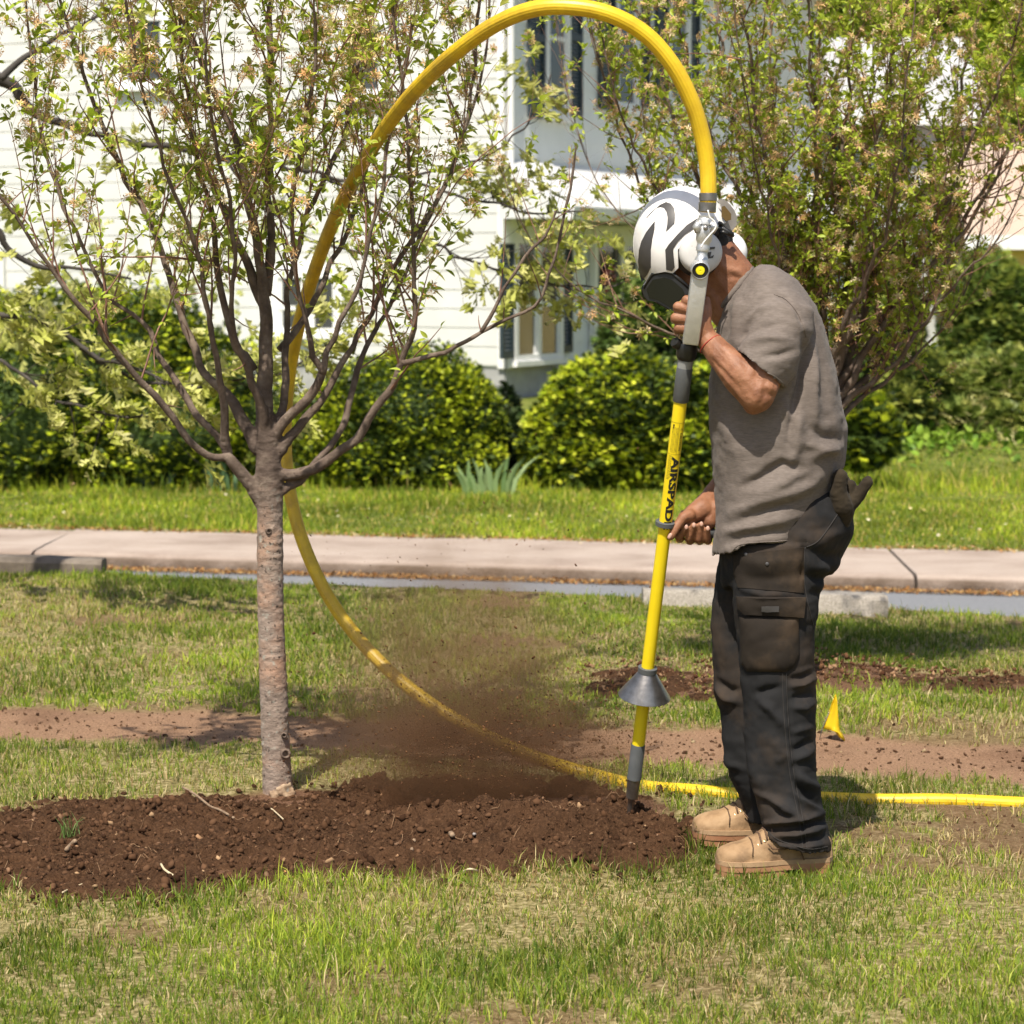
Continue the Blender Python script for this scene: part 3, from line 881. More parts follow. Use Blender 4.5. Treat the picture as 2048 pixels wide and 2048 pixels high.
def put_leaves(root, leaves, tmpl, m_stuff, m_obj, greens, n_obj=300, part='leaf', stuff='leaves', smax=None):
    pos, d, u, s = leaves
    R = frames(d, u)
    px, py = proj(pos)
    inview = (px > 10) & (px < 2038) & (py > 6) & (py < 2000)
    score = s / pos[:, 1] * np.abs(R[:, 1, 2]) * inview * rng.uniform(0.8, 1.2, len(s))
    order = np.argsort(-score)
    big, rest = order[:n_obj], order[n_obj:]
    me = bpy.data.meshes.new(part)
    me.from_pydata([tuple(v) for v in tmpl[0]], [], [tuple(int(i) for i in f) for f in tmpl[1]]); me.update()
    me.polygons.foreach_set('use_smooth', np.ones(len(me.polygons), bool)); me.materials.append(m_obj)
    inv = world_mat(root).inverted()
    for i in big:
        o = bpy.data.objects.new(part, me); COL.objects.link(o); o.parent = root; o.matrix_parent_inverse = inv
        M = Matrix([[*R[i][0], pos[i][0]], [*R[i][1], pos[i][1]], [*R[i][2], pos[i][2]], [0, 0, 0, 1]]) @ Matrix.Scale(float(s[i]), 4)
        o.matrix_local = inv @ M if False else M
    g = np.array(greens); n = len(rest); a = rng.integers(0, len(g), n); b = rng.integers(0, len(g), n); f = rng.random((n, 1))
    col = (g[a] * f + g[b] * (1 - f)) * rng.uniform(0.75, 1.15, (n, 1))
    return tag(inst_mesh(stuff, tmpl[0], tmpl[1], pos[rest], R[rest], s[rest], m_stuff, root, col), kind='stuff')
def put_blossoms(root, sp, r, per, size):
    pos = []; dirs = []; sc = []
    for p, d in sp:
        for j in range(r.integers(*per)):
            e = d * 0.6 + r.normal(0, 0.75, 3) + np.array([0, 0, 0.15]); e /= np.linalg.norm(e)
            pos.append(p); dirs.append(e); sc.append(r.uniform(*size))
    pos = np.array(pos); dirs = np.array(dirs); n = len(pos)
    R = frames(rand_unit(n), dirs)            # column 2 (template Z) close to dirs
    # make column 2 exactly the stalk direction
    x = np.cross(dirs, rand_unit(n)); x /= np.linalg.norm(x, axis=1, keepdims=True); y = np.cross(dirs, x)
    R = np.stack([x, y, dirs], 2)
    col = BLOSC[rng.integers(0, len(BLOSC), n)] * rng.uniform(0.75, 1.2, (n, 1))
    return tag(inst_mesh('blossoms', BLOS_T[0], BLOS_T[1], pos, R, np.array(sc), BLOSM, root, col, False), kind='stuff')
def limb_mesh(name, limb, m, parent, n=9):
    return tube(name, [p[:3] for p in limb], [p[3] for p in limb], m, parent, n)

# ---- near crabapple, traced limb by limb
r1 = np.random.default_rng(11)
tree = tag(empty('crabapple_tree', (tree_base.x, tree_base.y, 0.0)),
           'young crabapple with bare grey trunk and upswept limbs standing in dug soil', 'tree')
Y1 = 6.95
trunk_px = [(561, 1660, 40), (558, 1610, 34), (555, 1570, 30.5), (551, 1480, 28.5), (547, 1380, 28), (544, 1300, 27), (541, 1200, 26.5), (540, 1100, 26.5), (540, 1030, 26), (539, 990, 28), (538, 955, 28), (536, 915, 24), (533, 870, 20.5), (530, 835, 16), (528, 800, 10)]
TAPER = 0.0
trunk = limb3d(trunk_px, Y1, 0.0)
TAPER = 0.24
def roughen(o, amp, freq, seed):
    V = getco(o.data); N = getno(o.data)
    V += N * (amp * fbm(V[:, 0] * freq, V[:, 1] * freq, V[:, 2] * freq * 1.6, seed=seed, octs=3))[:, None]; setco(o.data, V)
LIMBS = [  # px polyline with radius, depth change, start depth offset
    ([(533, 880, 21), (530, 850, 20), (528, 780, 18.5), (533, 700, 17), (532, 640, 17), (529, 600, 16.5), (524, 560, 14), (516, 520, 12.5), (507, 453, 12), (485, 344, 11.5), (467, 272, 9.5), (435, 203, 8), (384, 83, 7), (355, 11, 6)], -0.05),
    ([(529, 590, 14), (540, 530, 10), (540, 507, 9.5), (536, 380, 9), (540, 254, 8.5), (540, 109, 8), (543, 0, 7)], 0.12),
    ([(520, 1000, 15), (500, 965, 14), (474, 935, 13), (455, 915, 12), (440, 915, 9.5), (418, 910, 8.5), (381, 879, 9), (340, 830, 9), (308, 793, 9), (254, 732, 8), (203, 663, 8), (174, 630, 7.5), (134, 580, 6), (90, 518, 5.5), (36, 435, 4.5), (-10, 380, 4)], -0.35),
    ([(457, 918, 10), (452, 885, 10.5), (449, 836, 9), (440, 774, 8), (428, 693, 7.5), (418, 631, 7), (402, 540, 6), (370, 430, 5), (330, 330, 4.5), (290, 190, 4)], -0.45),
    ([(452, 900, 8), (433, 873, 7.5), (393, 830, 8), (356, 777, 8), (319, 709, 7.5), (300, 660, 7), (262, 630, 5.5), (225, 605, 5.5), (188, 536, 5.5), (159, 480, 5), (120, 395, 4.5), (90, 290, 4), (70, 180, 3.5)], 0.15),
    ([(514, 895, 14), (492, 850, 13), (474, 824, 12.5), (449, 786, 12), (409, 746, 9), (387, 693, 11), (362, 620, 10.5), (348, 587, 9.5), (326, 507, 8), (290, 420, 7), (254, 362, 6.5), (215, 270, 6), (174, 163, 5), (140, 60, 4.5)], 0.30),
    ([(508, 740, 9), (490, 712, 9), (474, 698, 8.5), (455, 640, 8), (442, 580, 8), (430, 500, 7.5), (424, 430, 7), (400, 350, 6.5), (385, 260, 6), (370, 160, 5)], -0.25),
    ([(530, 885, 10), (526, 817, 10), (512, 780, 9.5), (502, 761, 9.5), (488, 725, 9), (470, 690, 8), (462, 610, 6.5), (470, 520, 5.5), (462, 420, 5), (440, 330, 4.5)], -0.40),
    ([(548, 955, 15), (570, 948, 13), (592, 949, 12), (626, 938, 12), (673, 910, 11), (713, 876, 11), (741, 836, 11), (766, 799, 10.5), (791, 771, 9), (803, 735, 8.5), (812, 700, 8), (825, 656, 7), (826, 590, 6.5), (825, 525, 6), (822, 440, 5.5), (821, 362, 5), (810, 217, 4.5), (797, 90, 4)], -0.30),
    ([(805, 727, 6.5), (840, 716, 5.5), (875, 705, 5.5), (900, 698, 5), (930, 685, 5), (962, 665, 5), (1010, 640, 4.5), (1071, 611, 4), (1095, 550, 3.6), (1118, 489, 3.4), (1140, 362, 3), (1150, 290, 2.5)], -0.10, -0.2),
    ([(962, 665, 4.2), (1000, 600, 4), (1030, 545, 4), (1090, 470, 3.8), (1110, 420, 3.4)], -0.05, -0.25),
    ([(552, 990, 10), (580, 972, 9), (598, 963, 8.5), (620, 935, 7), (657, 895, 8), (685, 848, 8.5), (700, 811, 8.5), (713, 761, 8), (725, 709, 7), (750, 660, 6), (784, 609, 5.5), (810, 540, 5), (850, 450, 5), (880, 380, 5), (905, 330, 4.5), (935, 250, 4)], 0.30),
    ([(542, 895, 12), (555, 865, 11.5), (567, 845, 11.5), (590, 820, 11), (610, 802, 11), (632, 772, 10.5), (645, 746, 10), (640, 735, 8), (630, 715, 8), (623, 702, 7.5), (612, 655, 7), (604, 619, 6.5), (594, 540, 6), (585, 440, 5.5), (600, 330, 5), (618, 200, 4.5)], -0.35),
    ([(645, 748, 8), (651, 715, 6.5), (657, 690, 6.5), (675, 655, 6), (691, 625, 6), (720, 560, 5.5), (735, 480, 5.5), (760, 400, 5), (775, 300, 4.5), (800, 200, 4)], -0.15, -0.2),
    ([(558, 905, 12), (580, 875, 10.5), (598, 858, 10), (620, 832, 9.5), (638, 811, 9), (660, 770, 8.5), (679, 733, 8), (700, 700, 7.5), (716, 678, 7.5), (741, 625, 7), (775, 560, 6), (812, 500, 6), (850, 440, 5.5), (900, 350, 5), (930, 260, 5), (945, 160, 4.5), (955, 60, 4)], 0.15),
    ([(545, 880, 10), (556, 840, 9.5), (564, 817, 9), (570, 724, 8.5), (573, 631, 7.5), (580, 560, 7), (600, 480, 6.5), (625, 400, 6.5), (660, 330, 7), (690, 260, 6.5), (715, 150, 6), (735, 60, 5.5)], 0.35),
    ([(560, 700, 8), (590, 660, 7), (630, 600, 7), (655, 540, 7), (690, 470, 6.5), (720, 390, 6), (740, 300, 6), (770, 190, 5)], 0.5, 0.1),
    ([(530, 610, 13), (512, 575, 12), (498, 540, 10), (480, 500, 9), (460, 455, 8), (430, 380, 7), (415, 330, 6.5), (330, 165, 5.5), (290, 110, 5), (260, 40, 4.5)], 0.05),
]
limbs = []
for q in LIMBS:
    pts, dy = q[0], q[1]; y0 = Y1 + (q[2] if len(q) > 2 else 0.0)
    L = limb3d(pts, y0, dy)
    L = wig(L, 0.006, 200 + len(limbs)); L = extend(L, 2.62, r1) if len(limbs) not in (9, 10) else [np.array(p_) for p_ in L]
    limbs.append(L)
    o = limb_mesh('limb', L, BARK_LIMB, tree, 10)
    roughen(o, 0.0013, 60, 110)
limb3 = [list(l) for l in limbs]
# trunk and crotches as one swelling surface
bm = bmesh.new()
V_, F_ = tube_arrays([p[:3] for p in trunk], [p[3] for p in trunk], 28)
vs_ = [bm.verts.new(v) for v in V_]
for f_ in F_: bm.faces.new([vs_[i] for i in f_])
for L in limbs:
    if L[0][2] > 1.05: continue
    for i in range(0, 5):
        k_ = 1.10 - 0.03 * i; capsule(bm, L[i][:3], L[i + 1][:3], L[i][3] * k_, L[i + 1][3] * (k_ - 0.05), 12)
me = remeshed(bm, 0.0042, 7, 0.5)
tk = link('trunk', me, BARK_TRUNK, tree)
roughen(tk, 0.0018, 60, 101)
sh = []
for k_, L in enumerate(limb3): sh += shoots_from(L, r1, 0.055 if k_ not in (9, 10) else 0.16, 0.20, (0.18, 0.75) if k_ not in (9, 10) else (0.08, 0.3), zmin=1.02, zmax=2.55)
sub = []
for s_ in sh:
    if len(s_) > 6: sub += shoots_from(s_, r1, 0.09, 0.2, (0.06, 0.30), spread=0.6, rmax=0.0022)
low = []
for L in limb3: low += shoots_from(L, r1, 0.20, 0.1, (0.03, 0.14), up=0.3, spread=0.9, rmax=0.003, zmax=1.5)
tag(tubes('twigs', [([p[:3] for p in s_], [p[3] for p in s_]) for s_ in sh + sub + low], BARK_TWIG, tree, 5), kind='stuff')
sp1 = spurs_on(sh, r1, 0.062, 0.08, 1.10) + spurs_on(sub, r1, 0.06, 0.2, 1.10) + spurs_on(limb3, r1, 0.16, 0.3, 1.45)
sp1 = [q for q, a_ in zip(sp1, proj(np.array([q[0] for q in sp1]))[0]) if a_ < 960 or r1.random() < 0.35]
put_leaves(tree, rosettes(sp1, r1, (2, 5), (0.021, 0.044)), LEAF_T, LEAFM, LEAFO, GREENS)
bl1 = [q for q in sp1 if r1.random() < 0.10 + 0.24 * max(0.0, min(1.0, (q[0][2] - 1.55) / 0.6))]
put_blossoms(tree, bl1, r1, (5, 11), (0.014, 0.028))

# knots, cut and peeled root flare of the near trunk
def knot(px, py, rpx, Y):
    c = P(px, py, Y); V = []
    prof_ = [(-0.012, rpx * 1.5), (0.0, rpx * 1.45), (0.006, rpx * 1.15), (0.007, rpx * 0.85), (-0.004, rpx * 0.55), (-0.010, rpx * 0.15)]
    o = lathe('knot', [(d, r_ * Y / F) for d, r_ in prof_], c, (0.15, -1, 0.1), BARK_LIMB, tree, 18, False)
    roughen(o, 0.002, 90, 120)
knot(571, 1508, 8, Y1 - 0.034); knot(568, 1470, 4.5, Y1 - 0.037); knot(538, 1062, 5, Y1 - 0.034)
bm = bmesh.new()
for a_, b_, ra, rb in (((548, 1585), (552, 1625), 20, 24), ((566, 1580), (588, 1622), 22, 20), ((585, 1596), (612, 1630), 15, 11), ((536, 1600), (518, 1632), 15, 9), ((560, 1600), (560, 1640), 22, 26)):
    capsule(bm, P(*a_, Y1 - 0.012), P(*b_, Y1 - 0.045), ra * Y1 / F * 0.95, rb * Y1 / F * 0.9)
me = remeshed(bm, 0.0045, 2)
V = getco(me); N = getno(me); V += N * (0.014 * fbm(V[:, 0] * 45, V[:, 1] * 45, V[:, 2] * 45, seed=131, octs=3))[:, None]; setco(me, V)
link('root_flare', me, simple('peeled pale wood and bark', [(0.10, 0.055, 0.03), (0.28, 0.19, 0.115), (0.46, 0.35, 0.235)], 36, 0.8, 0.6, 60), tree)

# ---- second crabapple, behind the worker
r2 = np.random.default_rng(23)
Y2 = 8.95
b2 = P(1600, 1372, Y2); b2.z = 0.02
tree2 = tag(empty('crabapple_tree', b2), 'dense blossoming crabapple behind the worker, covered in tan withered flowers', 'tree')
tr2 = limb3d([(1596, 1400, 34), (1600, 1340, 28), (1612, 1150, 25), (1622, 980, 25), (1630, 900, 27), (1634, 850, 24)], Y2, 0.0)
limb_mesh('trunk', tr2, BARK_LIMB, tree2, 18)
fan = [((1190, 600), -.3), ((1200, 130), -.4), ((1270, 20), .35), ((1340, -60), -.1), ((1420, -70), .5), ((1470, -90), -.45), ((1540, -90), .1), ((1600, -110), -.35), ((1650, -110), .6),
       ((1710, -100), -.2), ((1770, -90), .3), ((1830, -70), -.5), ((1890, -40), .1), ((1960, 20), .45), ((2030, 90), -.3), ((2090, 190), .1), ((2040, 260), -.2), ((1990, 400), .3), ((1960, 520), -.3), ((1900, 640), .15), ((1300, 480), .4), ((1250, 250), -.5), ((1500, 300), -.6), ((1800, 330), -.6)]
limbs2 = []
for k, ((ex, ey), dy) in enumerate(fan):
    sx, sy = 1632 + r2.normal(0, 5), 880 - 55 * r2.random()
    mx = sx + (ex - sx) * 0.42 + r2.normal(0, 12); my = sy + (ey - sy) * 0.36 + r2.normal(0, 12)
    kx = sx + (ex - sx) * 0.74 + r2.normal(0, 14); ky = sy + (ey - sy) * 0.66 + r2.normal(0, 14)
    r0 = r2.uniform(6.5, 11)
    L = limb3d([(sx, sy + 10, r0), (mx, my, r0 * 0.75), (kx, ky, r0 * 0.5), (ex, ey, r0 * 0.33)], Y2, dy)
    L = wig(L, 0.012, 300 + k); L = extend(L, 2.75, r2); limbs2.append([np.array(p) for p in L])
    limb_mesh('limb', L, BARK_LIMB, tree2, 8)
sh2 = []
for L in limbs2: sh2 += shoots_from(L, r2, 0.045, 0.12, (0.18, 0.62), spread=0.7, zmax=2.7)
sub2 = []
for s_ in sh2:
    if len(s_) > 6: sub2 += shoots_from(s_, r2, 0.12, 0.15, (0.06, 0.26), spread=0.65, rmax=0.0022)
tag(tubes('twigs', [([p[:3] for p in s_], [p[3] for p in s_]) for s_ in sh2 + sub2], BARK_TWIG, tree2, 4), kind='stuff')
sp2 = spurs_on(sh2, r2, 0.042, 0.06) + spurs_on(sub2, r2, 0.042, 0.1)
def keep2(x, y):      # the crown thins out towards the house door and the right edge
    if x < 1195: return 0.22
    if x < 1290 and y > 300: return 0.35
    if x > 1925 and y > 300: return 0.15
    return 1.0
sp2 = [q for q, a_, b__ in zip(sp2, *proj(np.array([q[0] for q in sp2]))) if r2.random() < keep2(a_, b__)]
put_leaves(tree2, rosettes(sp2, r2, (3, 6), (0.020, 0.038)), LEAF_T, LEAFM, LEAFO, [(0.28, 0.39, 0.03), (0.43, 0.52, 0.05), (0.54, 0.60, 0.08), (0.35, 0.45, 0.04)])
bl2 = [q for q in sp2 if r2.random() < 0.23]
put_blossoms(tree2, bl2, r2, (5, 11), (0.015, 0.029))

# ---- oak whose long low limbs reach in from the left, behind the near tree
r3 = np.random.default_rng(31)
Y3 = 10.6
ob = P(-330, 1130, Y3)
oak = tag(empty('oak_tree', (ob.x, ob.y, 0.0)), 'oak reaching in from the left with blackish limbs and pale lobed leaves', 'tree')
tro = limb3d([(-330, 1260, 70), (-325, 900, 58), (-318, 500, 54), (-310, 100, 50), (-300, -500, 42)], Y3, 0.0)
limb_mesh('trunk', tro, BARK_OAK, oak, 18)
OL = [([(-318, 60, 22), (-150, 90, 19), (-60, 135, 17), (0, 158, 16), (25, 170, 15.5), (72, 221, 13), (152, 261, 9), (217, 275, 8), (290, 286, 8), (362, 297, 8), (453, 319, 7), (543, 326, 6), (640, 350, 5), (700, 359, 4.5), (800, 350, 4), (900, 330, 3.5), (990, 300, 3), (1060, 240, 2.5), (1105, 150, 2)], 0.5),
      ([(640, 350, 4), (760, 420, 4), (850, 480, 3.6), (940, 520, 3.4), (1019, 545, 3.2), (1095, 568, 3), (1204, 574, 2.2), (1260, 560, 1.8)], 0.3, 0.35),
      ([(800, 350, 3), (900, 390, 3), (998, 410, 3), (1080, 425, 2.6), (1180, 420, 2)], 0.1, 0.4),
      ([(-320, 420, 20), (-150, 420, 13), (-40, 440, 11), (0, 465, 10), (20, 500, 8), (75, 528, 7), (130, 535, 5), (170, 536, 4), (260, 560, 3)], 0.2),
      ([(-320, 560, 18), (-150, 600, 10), (0, 630, 8), (60, 635, 7), (120, 660, 7), (160, 695, 6.5), (200, 715, 6), (245, 727, 5), (330, 760, 4), (400, 775, 3)], -0.2),
      ([(-150, 600, 8), (-40, 700, 6), (40, 745, 5), (100, 795, 4.5), (170, 820, 4), (240, 832, 3.5), (330, 838, 2.5)], -0.3),
      ([(160, 695, 5), (230, 740, 4.5), (300, 765, 4), (420, 770, 3.5), (560, 745, 3), (640, 700, 2.5), (690, 640, 2)], 0.2),
      ([(0, 158, 8), (60, 110, 6), (140, 60, 5), (220, 20, 4), (330, -20, 3)], 0.3),
      ([(453, 319, 4), (540, 250, 3.6), (640, 160, 3), (720, 90, 2.6), (800, 40, 2)], 0.2, 0.2),
      ([(453, 319, 4), (520, 400, 3.6), (600, 470, 3), (690, 500, 2.6), (800, 520, 2)], 0.2, 0.2)]
ol = []
for k, q in enumerate(OL):
    L = wig(limb3d(q[0], Y3 + (q[2] if len(q) > 2 else 0), q[1]), 0.014, 400 + k)
    ol.append([np.array(p) for p in L]); limb_mesh('limb', L, BARK_OAK, oak, 8)
osh = []
for k, L in enumerate(ol): osh += shoots_from(L, r3, 0.06 if k not in (1, 2, 4, 5, 6) else (0.024 if k < 3 else 0.036), 0.25 if k < 3 else 0.30, (0.10, 0.45), up=0.0, spread=0.7, rmax=0.004)
tag(tubes('twigs', [([p[:3] for p in s_], [p[3] for p in s_]) for s_ in osh], BARK_OAK, oak, 5), kind='stuff')
osp = []
for pts in osh:
    q = np.array(pts)[:, :3]
    for i in (len(q) - 1, len(q) - 2, len(q) // 2):
        if r3.random() < 0.8: osp.append((q[i], (q[i] - q[i - 1]) / (np.linalg.norm(q[i] - q[i - 1]) + 1e-9)))
def dense(px, py):     # the oak's foliage is thick in two places, thin elsewhere
    return 0.5 if px > 1140 else 1.0 if (px > 990 or (py > 520 and px < 700)) else 0.35
pp = proj(np.array([q[0] for q in osp]))
osp = [q for q, a, b in zip(osp, *pp) if r3.random() < dense(a, b)]
put_leaves(oak, rosettes(osp, r3, (3, 6), (0.065, 0.115), 0.8, 0.35), OAK_T, OAKM, OAKO, OAKG)
print('leaves', len(sp1), len(sp2), len(osp))

# ================================================================ HOUSES
HY = 33.0
C0 = Vector((P(1012, 500, HY).x, HY, 0))
va = math.radians(25.4)
D1 = Vector((math.sin(va), math.cos(va), 0)); N1 = Vector((math.cos(va), -math.sin(va), 0))     # front, running away to the right
D2 = Vector((-math.cos(va), math.sin(va), 0)); N2 = Vector((-math.sin(va), -math.cos(va), 0))   # gable wall, facing the viewer
UP = Vector((0, 0, 1))
def onwall(px, py, D, N, off=0.0):
    """where the line of sight meets a wall of the house: metres along it and height"""
    d = raydir(px, py); o = Vector((0, 0, CAMH)); c = C0 + N * off
    t = (c - o).dot(N) / d.dot(N); h = o + d * t
    return (h - c).dot(D), h.z
ZG, ZE = -0.15, 6.3                                     # house ground and eaves
SIDING_G = simple('white painted clapboard', [(0.60, 0.60, 0.58), (0.67, 0.67, 0.65)], 3, 0.55, 0.1, 30)
SIDING_F = simple('pale grey painted shingle', [(0.74, 0.75, 0.73), (0.80, 0.81, 0.79)], 3, 0.6, 0.12, 30)
TRIM = simple('white trim paint', [(0.80, 0.80, 0.78)], rough=0.45)
SHUT = simple('dark blue green shutter paint', [(0.018, 0.032, 0.042), (0.028, 0.045, 0.055)], 8, 0.5)
DARKW = simple('dim room behind glass', [(0.02, 0.022, 0.022), (0.06, 0.062, 0.06)], 2.5, 0.7)
FOUND = simple('grey foundation', [(0.3, 0.3, 0.3), (0.4, 0.4, 0.39)], 5, 0.9)
ROOFM = simple('grey asphalt shingles', [(0.12, 0.12, 0.12), (0.2, 0.2, 0.195)], 12, 0.9, 0.3, 80)
ROOFW = simple('pale metal porch roof', [(0.62, 0.62, 0.6), (0.72, 0.72, 0.7)], 4, 0.5)
GLASS, nt, b = newmat('window glass')
b.inputs['Base Color'].default_value = (0.055, 0.06, 0.06, 1); b.inputs['Roughness'].default_value = 0.08
house = tag(empty('white_house', (C0.x, C0.y, ZG)), 'two-storey white clapboard house with dark shutters behind the hedges', 'house')
LG, LF = 9.8, 13.0
def wall_boards(name, D, N, L, segs, m, expo=0.25):
    w = boxes(name, [(C0 + UP * (ZG + 0.4) - N * 0.30, D * L, UP * (ZE - ZG - 0.4), N * 0.28)], m, house)
    z = ZG + 0.42; k = 0
    while z < ZE - 0.02:
        for j in range(segs):
            off = (0.37 * (k % 3)) / segs
            a = L * max(0, (j + off - (0.35 if j else 0) * 0) / segs) if j else 0.0
            b_ = L * min(1, (j + 1 + (off if j < segs - 1 else 0)) / segs)
            a = 0.0 if j == 0 else L * min(1, (j + off) / segs)
            p = C0 + D * (a + 0.003) + UP * z
            V = [p - N * 0.02 + D * 0, p + N * 0.011, p + N * 0.003 + UP * expo, p - N * 0.02 + UP * expo]
            e = D * (b_ - a - 0.006)
            V = V + [v + e for v in V]
            mesh('siding_board', V, [(0, 1, 2, 3), (7, 6, 5, 4), (0, 4, 5, 1), (1, 5, 6, 2), (2, 6, 7, 3), (3, 7, 4, 0)], m, w, False)
        z += expo; k += 1
    return w
wall_boards('gable_wall', D2, N2, LG, 2, SIDING_G)
wall_boards('front_wall', D1, N1, LF, 3, SIDING_F)
boxes('foundation', [(C0 + UP * (ZG - 0.6) - N1 * 0.04 - N2 * 0.02, D1 * LF, UP * 1.0, -N1 * 0.3), (C0 + UP * (ZG - 0.6) - N2 * 0.04 - N1 * 0.02, D2 * LG, UP * 1.0, -N2 * 0.3)], FOUND, house)
boxes('corner_board', [(C0 + N1 * 0.03 - D1 * 0.03 + UP * (ZG + 0.38), D1 * 0.16, UP * (ZE - ZG - 0.3), N1 * -0.05), (C0 + N2 * 0.03 - D2 * 0.03 + UP * (ZG + 0.38), D2 * 0.14, UP * (ZE - ZG - 0.3), N2 * -0.05)], TRIM, house)
# far walls and roof close the volume
Q = C0 + D1 * LF; R_ = C0 + D2 * LG
boxes('back_wall', [(Q + UP * ZG - D1 * 0.3, D2 * LG, UP * (ZE - ZG), D1 * 0.28), (R_ + UP * ZG - D2 * 0.3, D1 * LF, UP * (ZE - ZG), D2 * 0.28)], SIDING_G, house)
rt = 2.6
A0 = C0 + UP * ZE - D1 * 0.4 - D2 * 0.45; B0 = R_ + UP * ZE - D1 * 0.4 + D2 * 0.45
M0 = (A0 + B0) / 2 + UP * rt; e = D1 * (LF + 0.8)
mesh('roof', [A0, B0, M0, A0 + e, B0 + e, M0 + e, A0 + UP * .15, B0 + UP * .15, M0 + UP * .18, A0 + e + UP * .15, B0 + e + UP * .15, M0 + e + UP * .18],
     [(0, 3, 5, 2), (2, 5, 4, 1), (6, 8, 11, 9), (8, 7, 10, 11), (0, 6, 9, 3), (1, 4, 10, 7), (0, 2, 8, 6), (2, 1, 7, 8), (3, 9, 11, 5), (5, 11, 10, 4)], ROOFM, house, False)
G0 = C0 + UP * ZE; G1 = R_ + UP * ZE; GM = (G0 + G1) / 2 + UP * (rt - 0.2)
mesh('gable_end', [G0, G1, GM, G0 + D1 * .2, G1 + D1 * .2, GM + D1 * .2], [(0, 1, 2), (5, 4, 3), (0, 3, 4, 1), (1, 4, 5, 2), (2, 5, 3, 0)], SIDING_G, house, False)

def window(px0, py0, px1, py1, D, N, nmull=1, rails=1, split=0.5, name='window', cas=0.11):
    """casing, sashes and panes; the pixel box is the outside of the casing"""
    s0, zt0 = onwall(px0, py0, D, N); s1, zb0 = onwall(px1, py1, D, N)
    s0, s1 = sorted((s0, s1)); zb, zt = sorted((zt0, zb0))
    c = C0 + N * 0.02
    def bx(a, b_, z0, z1, d0, d1): return (c + D * a + UP * z0 + N * d0, D * (b_ - a), UP * (z1 - z0), N * (d1 - d0))
    fr = [bx(s0, s0 + cas, zb, zt, 0, 0.06), bx(s1 - cas, s1, zb, zt, 0, 0.06), bx(s0 + cas, s1 - cas, zt - cas, zt, 0, 0.06), bx(s0 + cas, s1 - cas, zb, zb + cas * 0.7, 0, 0.06)]
    cells = []
    w = (s1 - s0 - 2 * cas) / nmull
    for k in range(nmull):
        a = s0 + cas + w * k; b_ = a + w
        if k: fr.append(bx(a - 0.06, a + 0.06, zb + cas * 0.7, zt - cas, 0, 0.055)); a += 0.06
        if k < nmull - 1: b_ -= 0.06
        zm = zb + cas * 0.7 + (zt - zb - cas * 1.7) * split
        if rails:
            fr.append(bx(a, b_, zm - 0.03, zm + 0.03, 0, 0.045))
            rng_z = [(zb + cas * 0.7, zm - 0.03), (zm + 0.03, zt - cas)]
        else: rng_z = [(zb + cas * 0.7, zt - cas)]
        for z0, z1 in rng_z:
            fr += [bx(a, a + 0.05, z0, z1, 0, 0.035), bx(b_ - 0.05, b_, z0, z1, 0, 0.035)]
            cells.append((a + 0.05, b_ - 0.05, z0, z1))
    wn_ = boxes(name, fr, TRIM, house)
    for a, b_, z0, z1 in cells: boxes('pane', [bx(a, b_, z0, z1, 0.008, 0.018)], GLASS, wn_)
    boxes('sill', [bx(s0 - 0.05, s1 + 0.05, zb - 0.07, zb, 0, 0.11)], TRIM, wn_)
    return (s0, s1, zb, zt)
def shutter(px0, py0, px1, py1, D, N):
    s0, a = onwall(px0, py0, D, N); s1, b_ = onwall(px1, py1, D, N); s0, s1 = sorted((s0, s1)); zb, zt = sorted((a, b_))
    c = C0 + N * 0.02
    def bx(a, b_, z0, z1, d0, d1): return (c + D * a + UP * z0 + N * d0, D * (b_ - a), UP * (z1 - z0), N * (d1 - d0))
    st = 0.06
    sh_ = boxes('shutter', [bx(s0, s0 + st, zb, zt, 0, 0.05), bx(s1 - st, s1, zb, zt, 0, 0.05), bx(s0 + st, s1 - st, zb, zb + 0.1, 0, 0.05), bx(s0 + st, s1 - st, zt - 0.1, zt, 0, 0.05), bx(s0 + st, s1 - st, (zb + zt) / 2 - .05, (zb + zt) / 2 + .05, 0, 0.05)], SHUT, house)
    z = zb + 0.12; lv = []
    while z < zt - 0.13:
        p = c + D * (s0 + st) + UP * z + N * 0.012
        lv.append((p, D * (s1 - s0 - 2 * st), UP * 0.035 + N * -0.010, N * 0.02 + UP * 0.004)); z += 0.055
    tag(boxes('louvres', lv, SHUT, sh_), kind='stuff')
# front: ground floor double window, door; upper windows
window(1020, 468, 1117, 716, D1, N1, nmull=2, split=0.45)
shutter(996, 474, 1020, 716, D1, N1); shutter(1117, 468, 1137, 704, D1, N1)
window(1083, -90, 1131, 236, D1, N1, 1); shutter(1052, -90, 1082, 238, D1, N1); shutter(1132, -85, 1157, 234, D1, N1)
window(1224, -70, 1270, 220, D1, N1, 1); shutter(1194, -75, 1223, 222, D1, N1); shutter(1271, -65, 1292, 216, D1, N1)
window(1330, -60, 1372, 212, D1, N1, 1); shutter(1372, -55, 1392, 208, D1, N1); shutter(1308, -60, 1329, 212, D1, N1)
